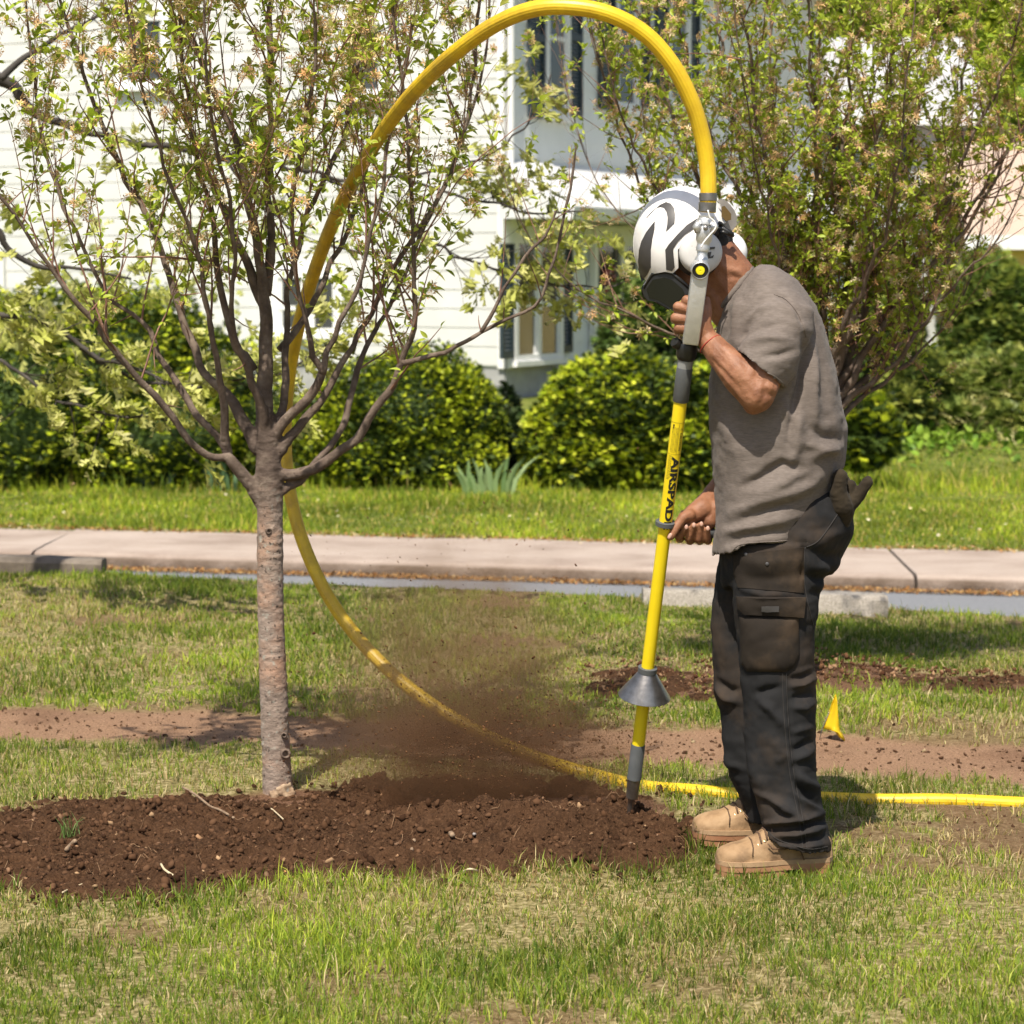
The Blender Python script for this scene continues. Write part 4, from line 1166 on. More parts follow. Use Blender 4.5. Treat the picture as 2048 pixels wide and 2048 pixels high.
# door with glass, side light, wreath
def door():
    s0, z1 = onwall(1176, 452, D1, N1); s1, _ = onwall(1236, 452, D1, N1); zb = ZG + 0.45
    c = C0 + N1 * 0.02
    def bx(a, b_, z0, z1, d0, d1): return (c + D1 * a + UP * z0 + N1 * d0, D1 * (b_ - a), UP * (z1 - z0), N1 * (d1 - d0))
    dr = boxes('door', [bx(s0 + .12, s0 + .26, zb, z1 - .1, 0, .05), bx(s1 - .26, s1 - .12, zb, z1 - .1, 0, .05), bx(s0 + .26, s1 - .26, z1 - .28, z1 - .1, 0, .05), bx(s0 + .26, s1 - .26, zb, zb + .3, 0, .05)], simple('black door paint', [(0.02, 0.022, 0.02)], rough=0.35), house)
    boxes('pane', [bx(s0 + .26, s1 - .26, zb + .3, z1 - .28, .015, .03)], GLASS, dr)
    boxes('door_frame', [bx(s0, s0 + .12, zb, z1, 0, .09), bx(s1 - .12, s1, zb, z1, 0, .09), bx(s0 + .12, s1 - .12, z1 - .1, z1, 0, .09)], TRIM, dr)
    cw = c + D1 * ((s0 + s1) / 2) + UP * (z1 - 0.85) + N1 * 0.08
    bm = bmesh.new()
    for k in range(26):
        a = k * 0.2417 * 2; rr = 0.17 + random.uniform(-.04, .04)
        ellipsoid(bm, cw + D1 * (math.cos(a) * rr) + UP * (math.sin(a) * rr * 1.7), (random.uniform(.03, .06),) * 3, seg=8)
    me = bpy.data.meshes.new('wreath'); bm.to_mesh(me); bm.free()
    link('wreath', me, simple('wreath of dark leaves and red flowers', [(0.05, 0.07, 0.03), (0.35, 0.03, 0.05), (0.5, 0.35, 0.3)], 9, 0.8), dr)
    hp = c + D1 * (s1 - .2) + UP * (zb + 1.0)
    lathe('handle', [(0, .02), (.03, .02), (.05, .035), (.08, .03), (.09, .005)], hp + N1 * .05, N1, simple('brass', [(0.5, 0.36, 0.15)], rough=0.3, metal=1.0), dr, 14)
door()
window(1240, 452, 1275, 700, D1, N1, 1, 0)
# pent roof over the ground floor, with gutter and downspout
s_a = -0.25; s_b = LF
_, zg_ = onwall(1015, 414, D1, N1, 0.9); _, zr_ = onwall(1040, 322, D1, N1)
pA = C0 + D1 * s_a
pent = mesh('porch_roof', [pA + N1 * .02 + UP * zr_, pA + N1 * .95 + UP * (zg_ + .02), pA + N1 * .95 + UP * (zg_ - .10), pA + N1 * .02 + UP * (zg_ - .10)] + [v + D1 * (s_b - s_a) for v in (pA + N1 * .02 + UP * zr_, pA + N1 * .95 + UP * (zg_ + .02), pA + N1 * .95 + UP * (zg_ - .10), pA + N1 * .02 + UP * (zg_ - .10))],
     [(0, 1, 5, 4), (1, 2, 6, 5), (2, 3, 7, 6), (3, 0, 4, 7), (3, 2, 1, 0), (4, 5, 6, 7)], ROOFW, house, False)
bm = bmesh.new(); rings = []
for k in (s_a - 0.02, s_b):
    q = C0 + D1 * k + UP * zg_
    rings.append([q + N1 * a + UP * z for a, z in ((.96, .03), (.96, -.10), (1.0, -.13), (1.06, -.12), (1.09, -.05), (1.10, .05), (1.08, .05), (1.06, -.04), (1.03, -.09), (.98, -.06), (.975, .03))])
loft(bm, rings); bmesh.ops.recalc_face_normals(bm, faces=bm.faces); me = bpy.data.meshes.new('gutter'); bm.to_mesh(me); bm.free()
link('gutter', me, TRIM, pent, False)
boxes('frieze', [(C0 + D1 * s_a + N1 * .03 + UP * (zg_ - .42), D1 * (s_b - s_a), UP * .30, N1 * .05)], SIDING_F, house)
dp = [C0 + D1 * 0.05 + N1 * a + D2 * g + UP * z for a, g, z in ((.06, .02, ZE - .2), (.06, .02, zr_ + 1), (.06, .02, zg_ + .25), (.07, .02, zg_ - .15), (.07, .22, zg_ - .38), (.06, .50, zg_ - .50), (.06, .62, zg_ - .75), (.06, .62, 1.0), (.06, .62, ZG + .2))]
tube('downspout', spline([tuple(v) for v in dp], 0.08), 0.055, TRIM, house, 10)
# gable wall windows
window(548, 540, 690, 668, D2, N2, 2, 1, 0.4)
window(682, 40, 782, 190, D2, N2, 1, 1, 0.5)
window(238, 30, 345, 170, D2, N2, 1, 1, 0.45)
window(-75, 490, 14, 606, D2, N2, 2, 1, 0.5)

# ---- neighbours at the right
def gable_house(name, c, ax, w, l, ze, zr, wall, roof, trim, label, over=0.4, zg=-0.3):
    """box with a gable roof; c = near left corner, ax = direction of the eaves side"""
    a = Vector(ax).normalized(); b_ = Vector((-a.y, a.x, 0))
    c = Vector((c[0], c[1], 0))
    root = tag(empty(name, (c.x, c.y, zg)), label, 'house')
    boxes('wall', [(c + UP * zg, a * w, UP * (ze - zg), b_ * l)], wall, root)
    o = c - a * over + UP * ze
    e0, e1 = o - b_ * over, o + b_ * (l + over); rm = (e0 + e1) / 2 + UP * (zr - ze); ww = a * (w + 2 * over); t = UP * 0.14
    mesh('roof', [e0, e1, rm, e0 + ww, e1 + ww, rm + ww, e0 + t, e1 + t, rm + t, e0 + ww + t, e1 + ww + t, rm + ww + t],
         [(0, 3, 5, 2), (2, 5, 4, 1), (6, 8, 11, 9), (8, 7, 10, 11), (0, 2, 8, 6), (2, 1, 7, 8), (3, 9, 11, 5), (5, 11, 10, 4)], roof, root, False)
    boxes('fascia', [(e0 - b_ * .03 - UP * .06, ww, UP * .24, b_ * .03)], trim, root); boxes('fascia', [(e1 - UP * .06, ww, UP * .24, b_ * .03)], trim, root)
    boxes('soffit', [(e0 + b_ * .02 - UP * .05, ww, UP * .02, b_ * (over - .03))], wall, root)
    g0, g1 = c + UP * ze, c + b_ * l + UP * ze; gm = (g0 + g1) / 2 + UP * (zr - ze) * l / (l + 2 * over)
    for q in (Vector((0, 0, 0)), a * w):
        mesh('gable', [g0 + q, g1 + q, gm + q, g0 + q + a * .05, g1 + q + a * .05, gm + q + a * .05], [(0, 1, 2), (5, 4, 3), (0, 3, 4, 1), (1, 4, 5, 2), (2, 5, 3, 0)], wall, root, False)
    return root
p = P(1985, 560, 43.0)
zE = P(1985, 492, 42.5).z; zR = P(1985, 300, 47.5).z
yh = gable_house('yellow_house', (p.x, p.y), (1, -0.05, 0), 12, 9, zE, zR, simple('warm yellow stucco', [(0.72, 0.56, 0.22), (0.78, 0.62, 0.27)], 2, 0.8), simple('tan shingles', [(0.42, 0.32, 0.25), (0.50, 0.385, 0.30)], 1.2, 0.9, 0.2, 40), TRIM, 'yellow house with tan shingle roof at the right edge', 0.55)
p = P(1700, 560, 50.0)
zE = P(1900, 246, 50).z; zR = P(1900, 92, 53).z
gh = gable_house('shade_grey_house', (p.x, p.y), (1, 0.06, 0), P(1930, 560, 50).x - p.x, 5, zE, zR, simple('white clapboard with shade greyed in', [(0.45, 0.47, 0.47), (0.52, 0.54, 0.54)], 1, 0.7), simple('pale grey shingles', [(0.36, 0.36, 0.36), (0.46, 0.46, 0.46)], 3, 0.9), TRIM, 'white house with shade-grey walls and a pale roof far behind the blossoming tree', 0.5)  # white walls; their shade is put into the grey base colour
for k in range(3):
    q = P(1875 - k * 110, 330, 50.0)
    boxes('window', [(Vector((q.x, q.y - 0.05 + 0.06 * (q.x - p.x), q.z - .6)), Vector((.55, .033, 0)), UP * 1.3, Vector((0, .08, 0)))], SHUT, gh)

# ================================================================ HEDGES, SHRUBS AND FAR TREES
def sprig_template():
    V = []; Fc = []
    for k, (a, l) in enumerate(((-0.75, 0.8), (-0.35, 0.95), (0.0, 1.1), (0.4, 0.9), (0.8, 0.75))):
        o = len(V); c, s = math.cos(a), math.sin(a); w = 0.11
        V += [(-w * c * .5, w * s * .5, 0), (w * c * .5, -w * s * .5, 0), (s * l * .55 + w * c, c * l * .55 - w * s, 0.06), (s * l, c * l, -0.05 + .03 * k), (s * l * .55 - w * c, c * l * .55 + w * s, 0.06)]
        Fc += [(o, o + 1, o + 2), (o, o + 2, o + 4), (o + 4, o + 2, o + 3)]
    return np.array(V), np.array(Fc)
SPRIG = sprig_template()
SHRUBM = leafmat('shrub foliage', True, transl=0.28, rough=0.5, spec=0.3)
def bush(name, label, cat, blobs, n, size, cols, tip, group=None, flat=0.5, tmpl=None, core=(0.012, 0.02, 0.006), depth=0.26, trunk=None, lump=0.25, yscale=1.0):
    """blobs: (px, py, Y, rx m, rz m, ry m). Foliage fills a shell of each blob; the newest growth at the outside has its own colour"""
    tmpl = tmpl or SPRIG
    root = empty(name, P(blobs[0][0], blobs[0][1], blobs[0][2])); root.location.z = float(gz(root.location.x, root.location.y))
    tag(root, label, cat, group)
    bm = bmesh.new(); C = []; Rr = []
    for px, py, Y, rx, rz, ry in blobs:
        c = P(px, py, Y); C.append(c[:]); Rr.append((rx, ry, rz))
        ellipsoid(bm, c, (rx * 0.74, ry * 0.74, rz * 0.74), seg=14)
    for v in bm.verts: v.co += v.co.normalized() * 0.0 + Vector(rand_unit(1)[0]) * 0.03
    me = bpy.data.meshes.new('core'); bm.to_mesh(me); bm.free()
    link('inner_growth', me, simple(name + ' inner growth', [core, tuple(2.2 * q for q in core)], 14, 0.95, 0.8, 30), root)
    C = np.array(C); Rr = np.array(Rr)
    area = (Rr[:, 0] * Rr[:, 2] + Rr[:, 0] * Rr[:, 1] + Rr[:, 1] * Rr[:, 2]); pr = area / area.sum()
    pos = []; nor = []; dep = []
    k = 0
    while k < n:
        m = n * 2
        i = rng.choice(len(C), m, p=pr); u = rand_unit(m)
        u = u[(u[:, 1] < 0.45)]; i = i[:len(u)]
        lm = 1 + lump * fbm(u[:, 0] * 3 + i * 7.1, u[:, 1] * 3, u[:, 2] * 3, seed=501, octs=3)
        dd = rng.random(len(u)) ** 2.2 * depth
        p = C[i] + u * Rr[i] * (lm * (1 - dd))[:, None]
        ins = np.zeros(len(u), bool)
        for j in range(len(C)):
            ins |= (j != i) & ((((p - C[j]) / (Rr[j] * 0.72)) ** 2).sum(1) < 1)
        ok = ~ins & (p[:, 2] > gz(p[:, 0], p[:, 1]) + 0.02)
        pos.append(p[ok]); nor.append((u / Rr[i])[ok]); dep.append((dd / depth)[ok]); k += int(ok.sum())
    pos = np.concatenate(pos)[:n]; nor = np.concatenate(nor)[:n]; dep = np.concatenate(dep)[:n]; n = len(pos)
    nor /= np.linalg.norm(nor, axis=1, keepdims=True)
    d = nor * np.array([[1, 1, flat]]) + rng.normal(0, 0.45, (n, 3)) + np.array([[0, 0, 0.25]])
    R = frames(d, nor * 0.5 + np.array([[0, 0, 1.0]]) + rng.normal(0, 0.3, (n, 3)))
    cols = np.array(cols); c = cols[rng.integers(0, len(cols), n)]
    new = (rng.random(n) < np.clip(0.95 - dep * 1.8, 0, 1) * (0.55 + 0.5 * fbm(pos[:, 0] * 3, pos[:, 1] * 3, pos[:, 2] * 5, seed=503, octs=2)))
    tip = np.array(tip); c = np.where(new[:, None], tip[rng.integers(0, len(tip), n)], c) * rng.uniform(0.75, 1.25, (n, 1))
    s = rng.uniform(size[0], size[1], n)
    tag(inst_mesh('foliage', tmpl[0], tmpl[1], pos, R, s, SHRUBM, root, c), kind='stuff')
    if trunk:
        for (a, b_, r0, r1_) in trunk: tube('stem', [P(*a), (P(*a) + P(*b_)) / 2 + Vector((.03, 0, 0)), P(*b_)], [r0, (r0 + r1_) / 2, r1_], BARK_OAK, root, 8)
    return root
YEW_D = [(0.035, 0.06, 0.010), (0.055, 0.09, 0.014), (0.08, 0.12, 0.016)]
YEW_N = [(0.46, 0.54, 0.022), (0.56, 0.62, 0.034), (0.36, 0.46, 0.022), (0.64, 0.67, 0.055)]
bush('yew_hedge', 'broad dark yew hedge with yellow-green tips behind the oak leaves', 'hedge',
     [(-120, 850, 24.0, 1.1, .75, .9), (60, 830, 23.8, 1.0, .85, .9), (220, 790, 24.0, .95, .92, .9), (320, 870, 23.7, .8, .6, .8), (150, 720, 24.4, 1.0, .72, .9), (300, 710, 24.6, .75, .62, .8), (440, 820, 24.3, .6, .75, .8), (-60, 730, 24.4, .9, .7, .8)], 30000, (0.032, 0.068), YEW_D, YEW_N, core=(0.03, 0.05, 0.010))
bush('yew_shrub', 'rounded yellow-green yew shrub just right of the near trunk', 'shrub',
     [(800, 845, 23.8, .84, .66, .75), (690, 875, 23.8, .55, .50, .6), (920, 860, 23.9, .44, .56, .6), (850, 800, 24.1, .6, .52, .6), (740, 900, 23.5, .6, .36, .5), (880, 915, 23.5, .6, .32, .5)], 22000, (0.028, 0.056), YEW_D, [(0.46, 0.53, 0.022), (0.55, 0.60, 0.034), (0.36, 0.45, 0.022)], core=(0.02, 0.034, 0.008), lump=.15)
bush('yew_shrub', 'feathery yew shrub directly behind the yellow tool shaft', 'shrub',
     [(1250, 850, 23.6, .80, .66, .8), (1125, 890, 23.6, .40, .44, .6), (1390, 860, 23.9, .62, .60, .7), (1200, 915, 23.3, .55, .32, .5), (1320, 905, 23.3, .65, .38, .5), (1200, 800, 24.0, .5, .38, .5)], 20000, (0.038, 0.08), YEW_D, YEW_N, flat=0.2, core=(0.02, 0.034, 0.008), lump=.18)
bush('dark_shrub', 'narrow dark evergreen in the gap between the two yew shrubs', 'shrub', [(1008, 880, 24.9, .16, .52, .3), (1030, 910, 24.6, .22, .36, .3)], 1500, (0.05, 0.09), [(0.012, 0.022, 0.008), (0.02, 0.035, 0.012)], [(0.05, 0.08, 0.02), (0.03, 0.06, 0.015)])
bush('porch_shrub', 'soft mid-green shrub beside the front door under the helmet', 'shrub', [(1300, 640, 27, .45, .5, .5), (1270, 690, 26.8, .4, .4, .4), (1340, 690, 26.8, .45, .45, .4)], 2600, (0.06, 0.12), [(0.06, 0.11, 0.02), (0.10, 0.16, 0.03)], [(0.20, 0.27, 0.06), (0.26, 0.32, 0.08)])
bush('low_shrub', 'small golden green shrub right of the worker\'s back', 'shrub', [(1690, 860, 23.5, .42, .36, .4), (1730, 880, 23.3, .3, .26, .3)], 1800, (0.06, 0.12), YEW_D, YEW_N)
bush('evergreen_tree', 'dark drooping evergreen behind the worker\'s back', 'tree', [(1775, 690, 29, .42, .72, .6), (1700, 720, 28.8, .28, .42, .4), (1840, 770, 28.5, .36, .36, .5), (1760, 570, 29.5, .36, .55, .5), (1800, 810, 28.2, .42, .26, .4)], 8000, (0.06, 0.12), [(0.05, 0.08, 0.018), (0.08, 0.12, 0.025), (0.12, 0.16, 0.035)], [(0.34, 0.38, 0.07), (0.46, 0.48, 0.11)],
     trunk=[((1795, 900, 29), (1785, 720, 29), .07, .05), ((1828, 890, 28.6), (1835, 790, 28.6), .04, .03)])
bush('arborvitae', 'tall bright conifer in front of the yellow house', 'tree', [(1990, 620, 31, .55, .55, .5), (1985, 720, 31, .75, .7, .6), (2040, 780, 31, .9, .65, .6), (1975, 560, 31.2, .35, .35, .35), (2060, 690, 31, .6, .6, .5)], 10000, (0.06, 0.12), [(0.10, 0.16, 0.035), (0.17, 0.23, 0.05)], [(0.46, 0.51, 0.11), (0.37, 0.43, 0.08)])
bush('rhododendron', 'loose yellowish leafy shrub below the bright conifer', 'shrub', [(1960, 800, 28.5, .45, .4, .4), (2020, 790, 28.3, .45, .45, .4), (1930, 840, 28.2, .35, .22, .4), (2060, 840, 28, .5, .25, .4)], 2800, (0.10, 0.17), [(0.14, 0.20, 0.04), (0.22, 0.28, 0.06)], [(0.56, 0.56, 0.15), (0.66, 0.62, 0.28), (0.42, 0.46, 0.10)])
# far woodland that closes the view on the right and behind the houses
WOOD_T = leaf_template(0.7, 0.05, 0.2)
for k, (px, py, Y, rx, rz, lab) in enumerate(((1960, 40, 60, 3.4, 3.4, 'bright yellow-green tree above the yellow house'), (1780, -60, 64, 3.6, 3.4, 'leafy green tree above the shade-grey house'), (2160, 120, 58, 3.2, 3.2, 'green tree past the right edge above the yellow roof'),
                                           (1540, -40, 68, 3.4, 3.4, 'mid-green tree far behind the blossoming crabapple'), (1340, 30, 72, 3.5, 3.2, 'distant green tree over the porch roof'))):
    bush('broadleaf_tree', lab, 'tree', [(px, py, Y, rx, rz, rx), (px - 90, py + 130, Y - 1, rx * .8, rz * .7, rx * .8), (px + 110, py + 150, Y - 1, rx * .8, rz * .7, rx * .8), (px + 10, py + 260, Y - .5, rx * .9, rz * .7, rx * .8)], 5200, (0.28, 0.5),
         [(0.14, 0.22, 0.018), (0.20, 0.28, 0.024), (0.26, 0.34, 0.03)], [(0.44, 0.50, 0.035), (0.52, 0.56, 0.05), (0.36, 0.44, 0.035)], group='trees behind the houses', tmpl=WOOD_T, core=(0.06, 0.10, 0.015), depth=0.4, trunk=[((px + 10, 640, Y), (px, py + 100, Y), .35, .2)])
bush('low_wood', 'dense greenery behind the neighbouring houses', 'trees', [(2200, 420, 75, 4, 3, 3), (1700, 420, 75, 4.5, 3, 3), (1400, 420, 78, 4.5, 3, 3), (2600, 400, 75, 6, 4, 3), (-400, 430, 75, 8, 5, 3)], 5000, (0.3, 0.6), [(0.06, 0.11, 0.012), (0.09, 0.15, 0.016)], [(0.22, 0.28, 0.03)], tmpl=WOOD_T, depth=0.4)
# leafy ground cover at the right
def ground_cover():
    n = 2600
    px = rng.uniform(1720, 2060, n); w_ = rng.normal(0, 1, n)
    g = [G(a, 893 + 14 * b_ - 0.03 * (a - 1720), -0.5) for a, b_ in zip(px, w_)]
    pos = np.array([q[:] for q in g]); pos[:, 2] = gz(pos[:, 0], pos[:, 1]) + rng.uniform(0.0, 0.16, n)
    d = rand_unit(n); d[:, 2] = np.abs(d[:, 2]) + 0.3
    R = frames(d, rand_unit(n) * 0.5 + np.array([[0, 0, 1.0]]))
    cc = np.array([(0.20, 0.32, 0.03), (0.28, 0.40, 0.05), (0.13, 0.24, 0.025)])[rng.integers(0, 3, n)] * rng.uniform(.7, 1.2, (n, 1))
    tag(inst_mesh('ground_cover', WOOD_T[0], WOOD_T[1], pos, R, rng.uniform(.06, .13, n), SHRUBM, None, cc), 'bright leafy ground cover along the far right lawn', 'ground cover', kind='stuff')
ground_cover()
# sword-leaved plants at the foot of the hedge
def iris(px, py, Y, n, h, label, cols, spread):
    c = P(px, py, Y); root = empty('iris_plant', (c.x, c.y, float(gz(c.x, c.y)))); tag(root, label, 'plant')
    m = leafmat('iris leaf', False, cols, 0.25, 0.45)
    for k in range(n):
        a = random.uniform(-1, 1); b_ = random.uniform(-1, 1); L = h * random.uniform(.6, 1.1)
        p0 = Vector((c.x + a * spread, c.y + b_ * .15, root.location.z)); lean = Vector((a * .35 + random.uniform(-.2, .3), random.uniform(-.2, .1), 0))
        w = .022; V = []; fw = Vector((1, random.uniform(-.5, .5), 0)).normalized()
        for t, ww in ((0, .8), (.35, 1), (.7, .75), (1, .04)):
            q = p0 + UP * (L * t * (1 - .12 * t)) + lean * (L * t * t); V += [q - fw * w * ww, q + Vector((0, -.006, 0)) * ww, q + fw * w * ww]
        mesh('leaf_blade', V, [(i * 3 + j, i * 3 + j + 1, i * 3 + j + 4, i * 3 + j + 3) for i in range(3) for j in range(2)], m, root)
IR = [(0.22, 0.32, 0.12), (0.30, 0.40, 0.18), (0.16, 0.26, 0.09)]
iris(980, 968, 22.6, 26, .40, 'pale iris clump at the foot of the hedge gap', IR, .22)
iris(455, 965, 23.2, 9, .34, 'sparse iris tuft just left of the near trunk', [(0.16, 0.26, 0.12), (0.10, 0.18, 0.08)], .18)
iris(305, 970, 23.2, 8, .24, 'low grey-green plant under the left hedge', [(0.14, 0.20, 0.13), (0.09, 0.14, 0.08)], .16)

# ================================================================ THE WORKER
YW = 6.15
def W(px, py, dy=0.0): return P(px, py, YW + dy)
M2 = YW / F                                            # metres per photo pixel at the worker
def zA(lst): return [(1180 + a / 3.22, 340 + b_ / 3.22) for a, b_ in lst]
def zB(lst): return [(1180 + a / 3.22, 880 + b_ / 3.22) for a, b_ in lst]
def zC(lst): return [(1180 + a / 3.22, 1280 + b_ / 3.22) for a, b_ in lst]
def zH(lst): return [(1240 + a / 6.9, 370 + b_ / 6.9) for a, b_ in lst]

def skin_material():
    m, nt, b = newmat('brown skin')
    c = ramp(nt, noise(nt, 22, 5), [(0.3, (0.19, 0.078, 0.038)), (0.5, (0.26, 0.112, 0.055)), (0.7, (0.32, 0.15, 0.08))])
    nt.links.new(c, b.inputs['Base Color']); b.inputs['Roughness'].default_value = 0.58
    b.inputs['Subsurface Weight'].default_value = 0.08; b.inputs['Subsurface Radius'].default_value = (0.02, 0.008, 0.004)
    bump(nt, b, noise(nt, 190, 4, 0.6), 0.45, 0.003)
    return m
SKIN = skin_material()
def cloth(name, stops, scale, wv=900, slub=None, rough=0.9, dust=None, bs=0.25, sheen=0.05):
    m, nt, b = newmat(name)
    k = len(stops)
    c = ramp(nt, noise(nt, scale, 6, 0.6), [(0.3 + 0.4 * i / (k - 1), stops[i]) for i in range(k)])
    h = noise(nt, wv, 2)
    if slub:
        s_ = noise(nt, 120, 4, 0.7, sc=slub); c = mix(nt, 0.24, c, ramp(nt, s_, [(0.33, tuple(q * 0.45 for q in stops[0])), (0.66, tuple(min(1, q * 1.5) for q in stops[-1]))])); h = s_
    if dust:
        c = mix(nt, ramp(nt, noise(nt, dust[1], 5, 0.62), [(0.48, (0, 0, 0)), (0.72, (0.8, 0.8, 0.8))]), c, dust[0])
    nt.links.new(c, b.inputs['Base Color']); b.inputs['Roughness'].default_value = rough
    b.inputs['Specular IOR Level'].default_value = 0.2
    b.inputs['Sheen Weight'].default_value = sheen
    bump(nt, b, h, bs, 0.002)
    return m
SHIRT = cloth('heathered grey brown shirt', [(0.122, 0.099, 0.085), (0.150, 0.124, 0.107), (0.175, 0.147, 0.128)], 6, 700, (0.5, 0.5, 2.4))
TROU = cloth('dusty black work cloth with sheen tones', [(0.013, 0.013, 0.0135), (0.022, 0.0215, 0.022)], 10, 900, dust=((0.070, 0.048, 0.032), 4.5), sheen=0.0)  # real dust, its contrast raised to paint the brown sheen of the folds
POCK = cloth('brown dusted black cloth', [(0.018, 0.014, 0.011), (0.030, 0.023, 0.017)], 10, 900, dust=((0.088, 0.058, 0.035), 6.0), sheen=0.0)
LEATH = simple('tan nubuck leather', [(0.13, 0.075, 0.035), (0.29, 0.18, 0.09), (0.38, 0.25, 0.135)], 17, 0.8, 0.35, 160, 0.003)
SOLE = simple('tan and rust rubber', [(0.26, 0.10, 0.045), (0.36, 0.20, 0.10)], 9, 0.75)
STEELB = simple('brass eyelet', [(0.45, 0.36, 0.2)], rough=.4, metal=.8)
LACE = simple('brown lace', [(0.10, 0.055, 0.03)], rough=0.8)
WHITEP = simple('scuffed white plastic', [(0.66, 0.64, 0.61), (0.80, 0.78, 0.76), (0.84, 0.83, 0.81)], 16, 0.34, 0.06, 120)
GREYP = simple('dark grey decal', [(0.045, 0.042, 0.042), (0.065, 0.062, 0.062)], 20, 0.45)
BLACKP = simple('black plastic', [(0.012, 0.012, 0.012), (0.02, 0.02, 0.02)], 20, 0.4)
HAIRM = simple('short black hair', [(0.008, 0.007, 0.007), (0.02, 0.016, 0.014)], 300, 0.7, 0.8, 400, 0.004)

foot = G(1545, 1735, 0.0)
person = tag(empty('person', (foot.x, YW, 0.0)), 'worker in grey shirt and dark cargo trousers bent over a yellow air lance', 'person')

def ring(cx, cy_fn, hx, hy, dyc, n=40, p=2.3):
    """closed ring of a loft: cx, hx in photo px, hy depth half width in m; cy_fn gives the row for each x"""
    out = []
    for j in range(n):
        a = 2 * math.pi * j / n; c, s = math.cos(a), math.sin(a)
        ex = math.copysign(abs(c) ** (2 / p), c) * hx; ey = math.copysign(abs(s) ** (2 / p), s) * hy
        px = cx + ex; py = cy_fn(px) if callable(cy_fn) else cy_fn
        out.append(W(px, py, dyc + ey))
    return out

# ---- shirt
hem = lambda x: float(np.interp(x, [1424, 1460, 1478, 1490, 1565, 1608, 1625], [1113, 1110, 1100, 1094, 1088, 1080, 1068]))
bm = bmesh.new()
SR = [(531, 1518, 1548, .07), (537, 1508, 1560, .11), (547, 1498, 1574, .145), (562, 1486, 1594, .170), (585, 1468, 1614, .190), (612, 1447, 1631, .200), (650, 1434, 1646, .205), (700, 1426, 1660, .205), (750, 1419, 1673, .203),
      (800, 1417, 1684, .200), (850, 1418, 1694, .198), (890, 1421, 1694, .197), (930, 1425, 1688, .195), (973, 1430, 1670, .193), (1010, 1431, 1656, .19), (1042, 1430, 1640, .19)]
rings = [ring((a + b_) / 2, y, (b_ - a) / 2, hy, 0.0) for y, a, b_, hy in SR]
rings.append(ring((1428 + 1630) / 2, lambda x: 0.5 * (1060 + hem(x)) - 8, 101, .188, 0))
rings.append(ring((1424 + 1622) / 2, hem, 99, .188, 0))
rings.append(ring((1436 + 1612) / 2, lambda x: hem(x) - 14, 86, .172, 0))
loft(bm, rings)
def sleeve(rings_px):
    out = []
    for (cx, cy, half, hy, dy, ux, uy) in rings_px:
        l = math.hypot(ux, uy); ux, uy = ux / l, uy / l; r_ = []
        for j in range(30):
            a = 2 * math.pi * j / 30
            r_.append(W(cx + ux * half * math.cos(a), cy + uy * half * math.cos(a), dy + hy * math.sin(a)))
        out.append(r_)
    loft(bm, out)
sleeve([(1572, 575, 34, .05, -.12, 60, 22), (1577, 605, 52, .066, -.15, 70, 20), (1572, 640, 60, .074, -.172, 78, 30), (1557, 680, 63, .077, -.188, 84, 46), (1539, 715, 62, .077, -.20, 92, 62), (1521, 740, 60, .075, -.208, 94, 74), (1524, 734, 50, .062, -.206, 94, 74)])
sleeve([(1560, 590, 50, .07, .13, 70, 10), (1555, 660, 60, .075, .18, 84, 6), (1545, 760, 58, .07, .205, 90, 4), (1545, 750, 48, .06, .205, 90, 4)])
me = remeshed(bm, 0.0048, 5, 0.5)
creases(me, [(zA(p_), a * 1.7, w) for p_, a, w in (
    ([(1000, 985), (1090, 905), (1190, 870)], .006, 7), ([(980, 1075), (1100, 1010), (1250, 990)], -.005, 8), ([(955, 1130), (1120, 1080), (1300, 1085)], .005, 7), ([(1080, 1200), (1220, 1190), (1340, 1150)], -.004, 8),
    ([(1185, 800), (1260, 830), (1330, 910), (1375, 1010)], -.006, 5), ([(1200, 830), (1290, 900), (1345, 1000)], .004, 9),
    ([(1385, 1060), (1400, 1180), (1370, 1330), (1310, 1560), (1280, 1760)], -.012, 8), ([(1430, 1050), (1450, 1220), (1440, 1450), (1450, 1700)], .007, 9),
    ([(1390, 860), (1480, 1080), (1540, 1380), (1590, 1680)], .005, 14), ([(1340, 830), (1430, 1000), (1500, 1300), (1540, 1650)], -.006, 11),
    ([(1250, 1500), (1330, 1620), (1330, 1800), (1270, 1930)], .007, 12), ([(1400, 1640), (1500, 1720), (1600, 1730)], -.006, 10), ([(1380, 1760), (1500, 1800), (1620, 1810)], .006, 10),
    ([(905, 840), (880, 1000), (850, 1100)], -.005, 9), ([(950, 800), (930, 950), (900, 1080)], .005, 9), ([(830, 1560), (900, 1700), (960, 1900)], .004, 14))]
    + [(zB(p_), a * 1.6, w) for p_, a, w in (
    ([(990, 300), (1120, 230), (1240, 150), (1350, 190)], -.010, 9), ([(1040, 360), (1200, 300), (1400, 180)], .007, 12), ([(900, 470), (1100, 400), (1400, 300), (1540, 180)], .007, 12), ([(880, 540), (1100, 470), (1420, 370)], -.006, 10),
    ([(830, 600), (1050, 560), (1400, 470)], .006, 10), ([(860, 680), (1000, 620), (1300, 580)], -.005, 9), ([(1350, 600), (1450, 500), (1530, 390)], -.008, 8), ([(1380, 630), (1490, 520), (1560, 420)], .006, 7), ([(1420, 120), (1520, 60), (1600, 40)], .006, 10))])
V = getco(me); N = getno(me)
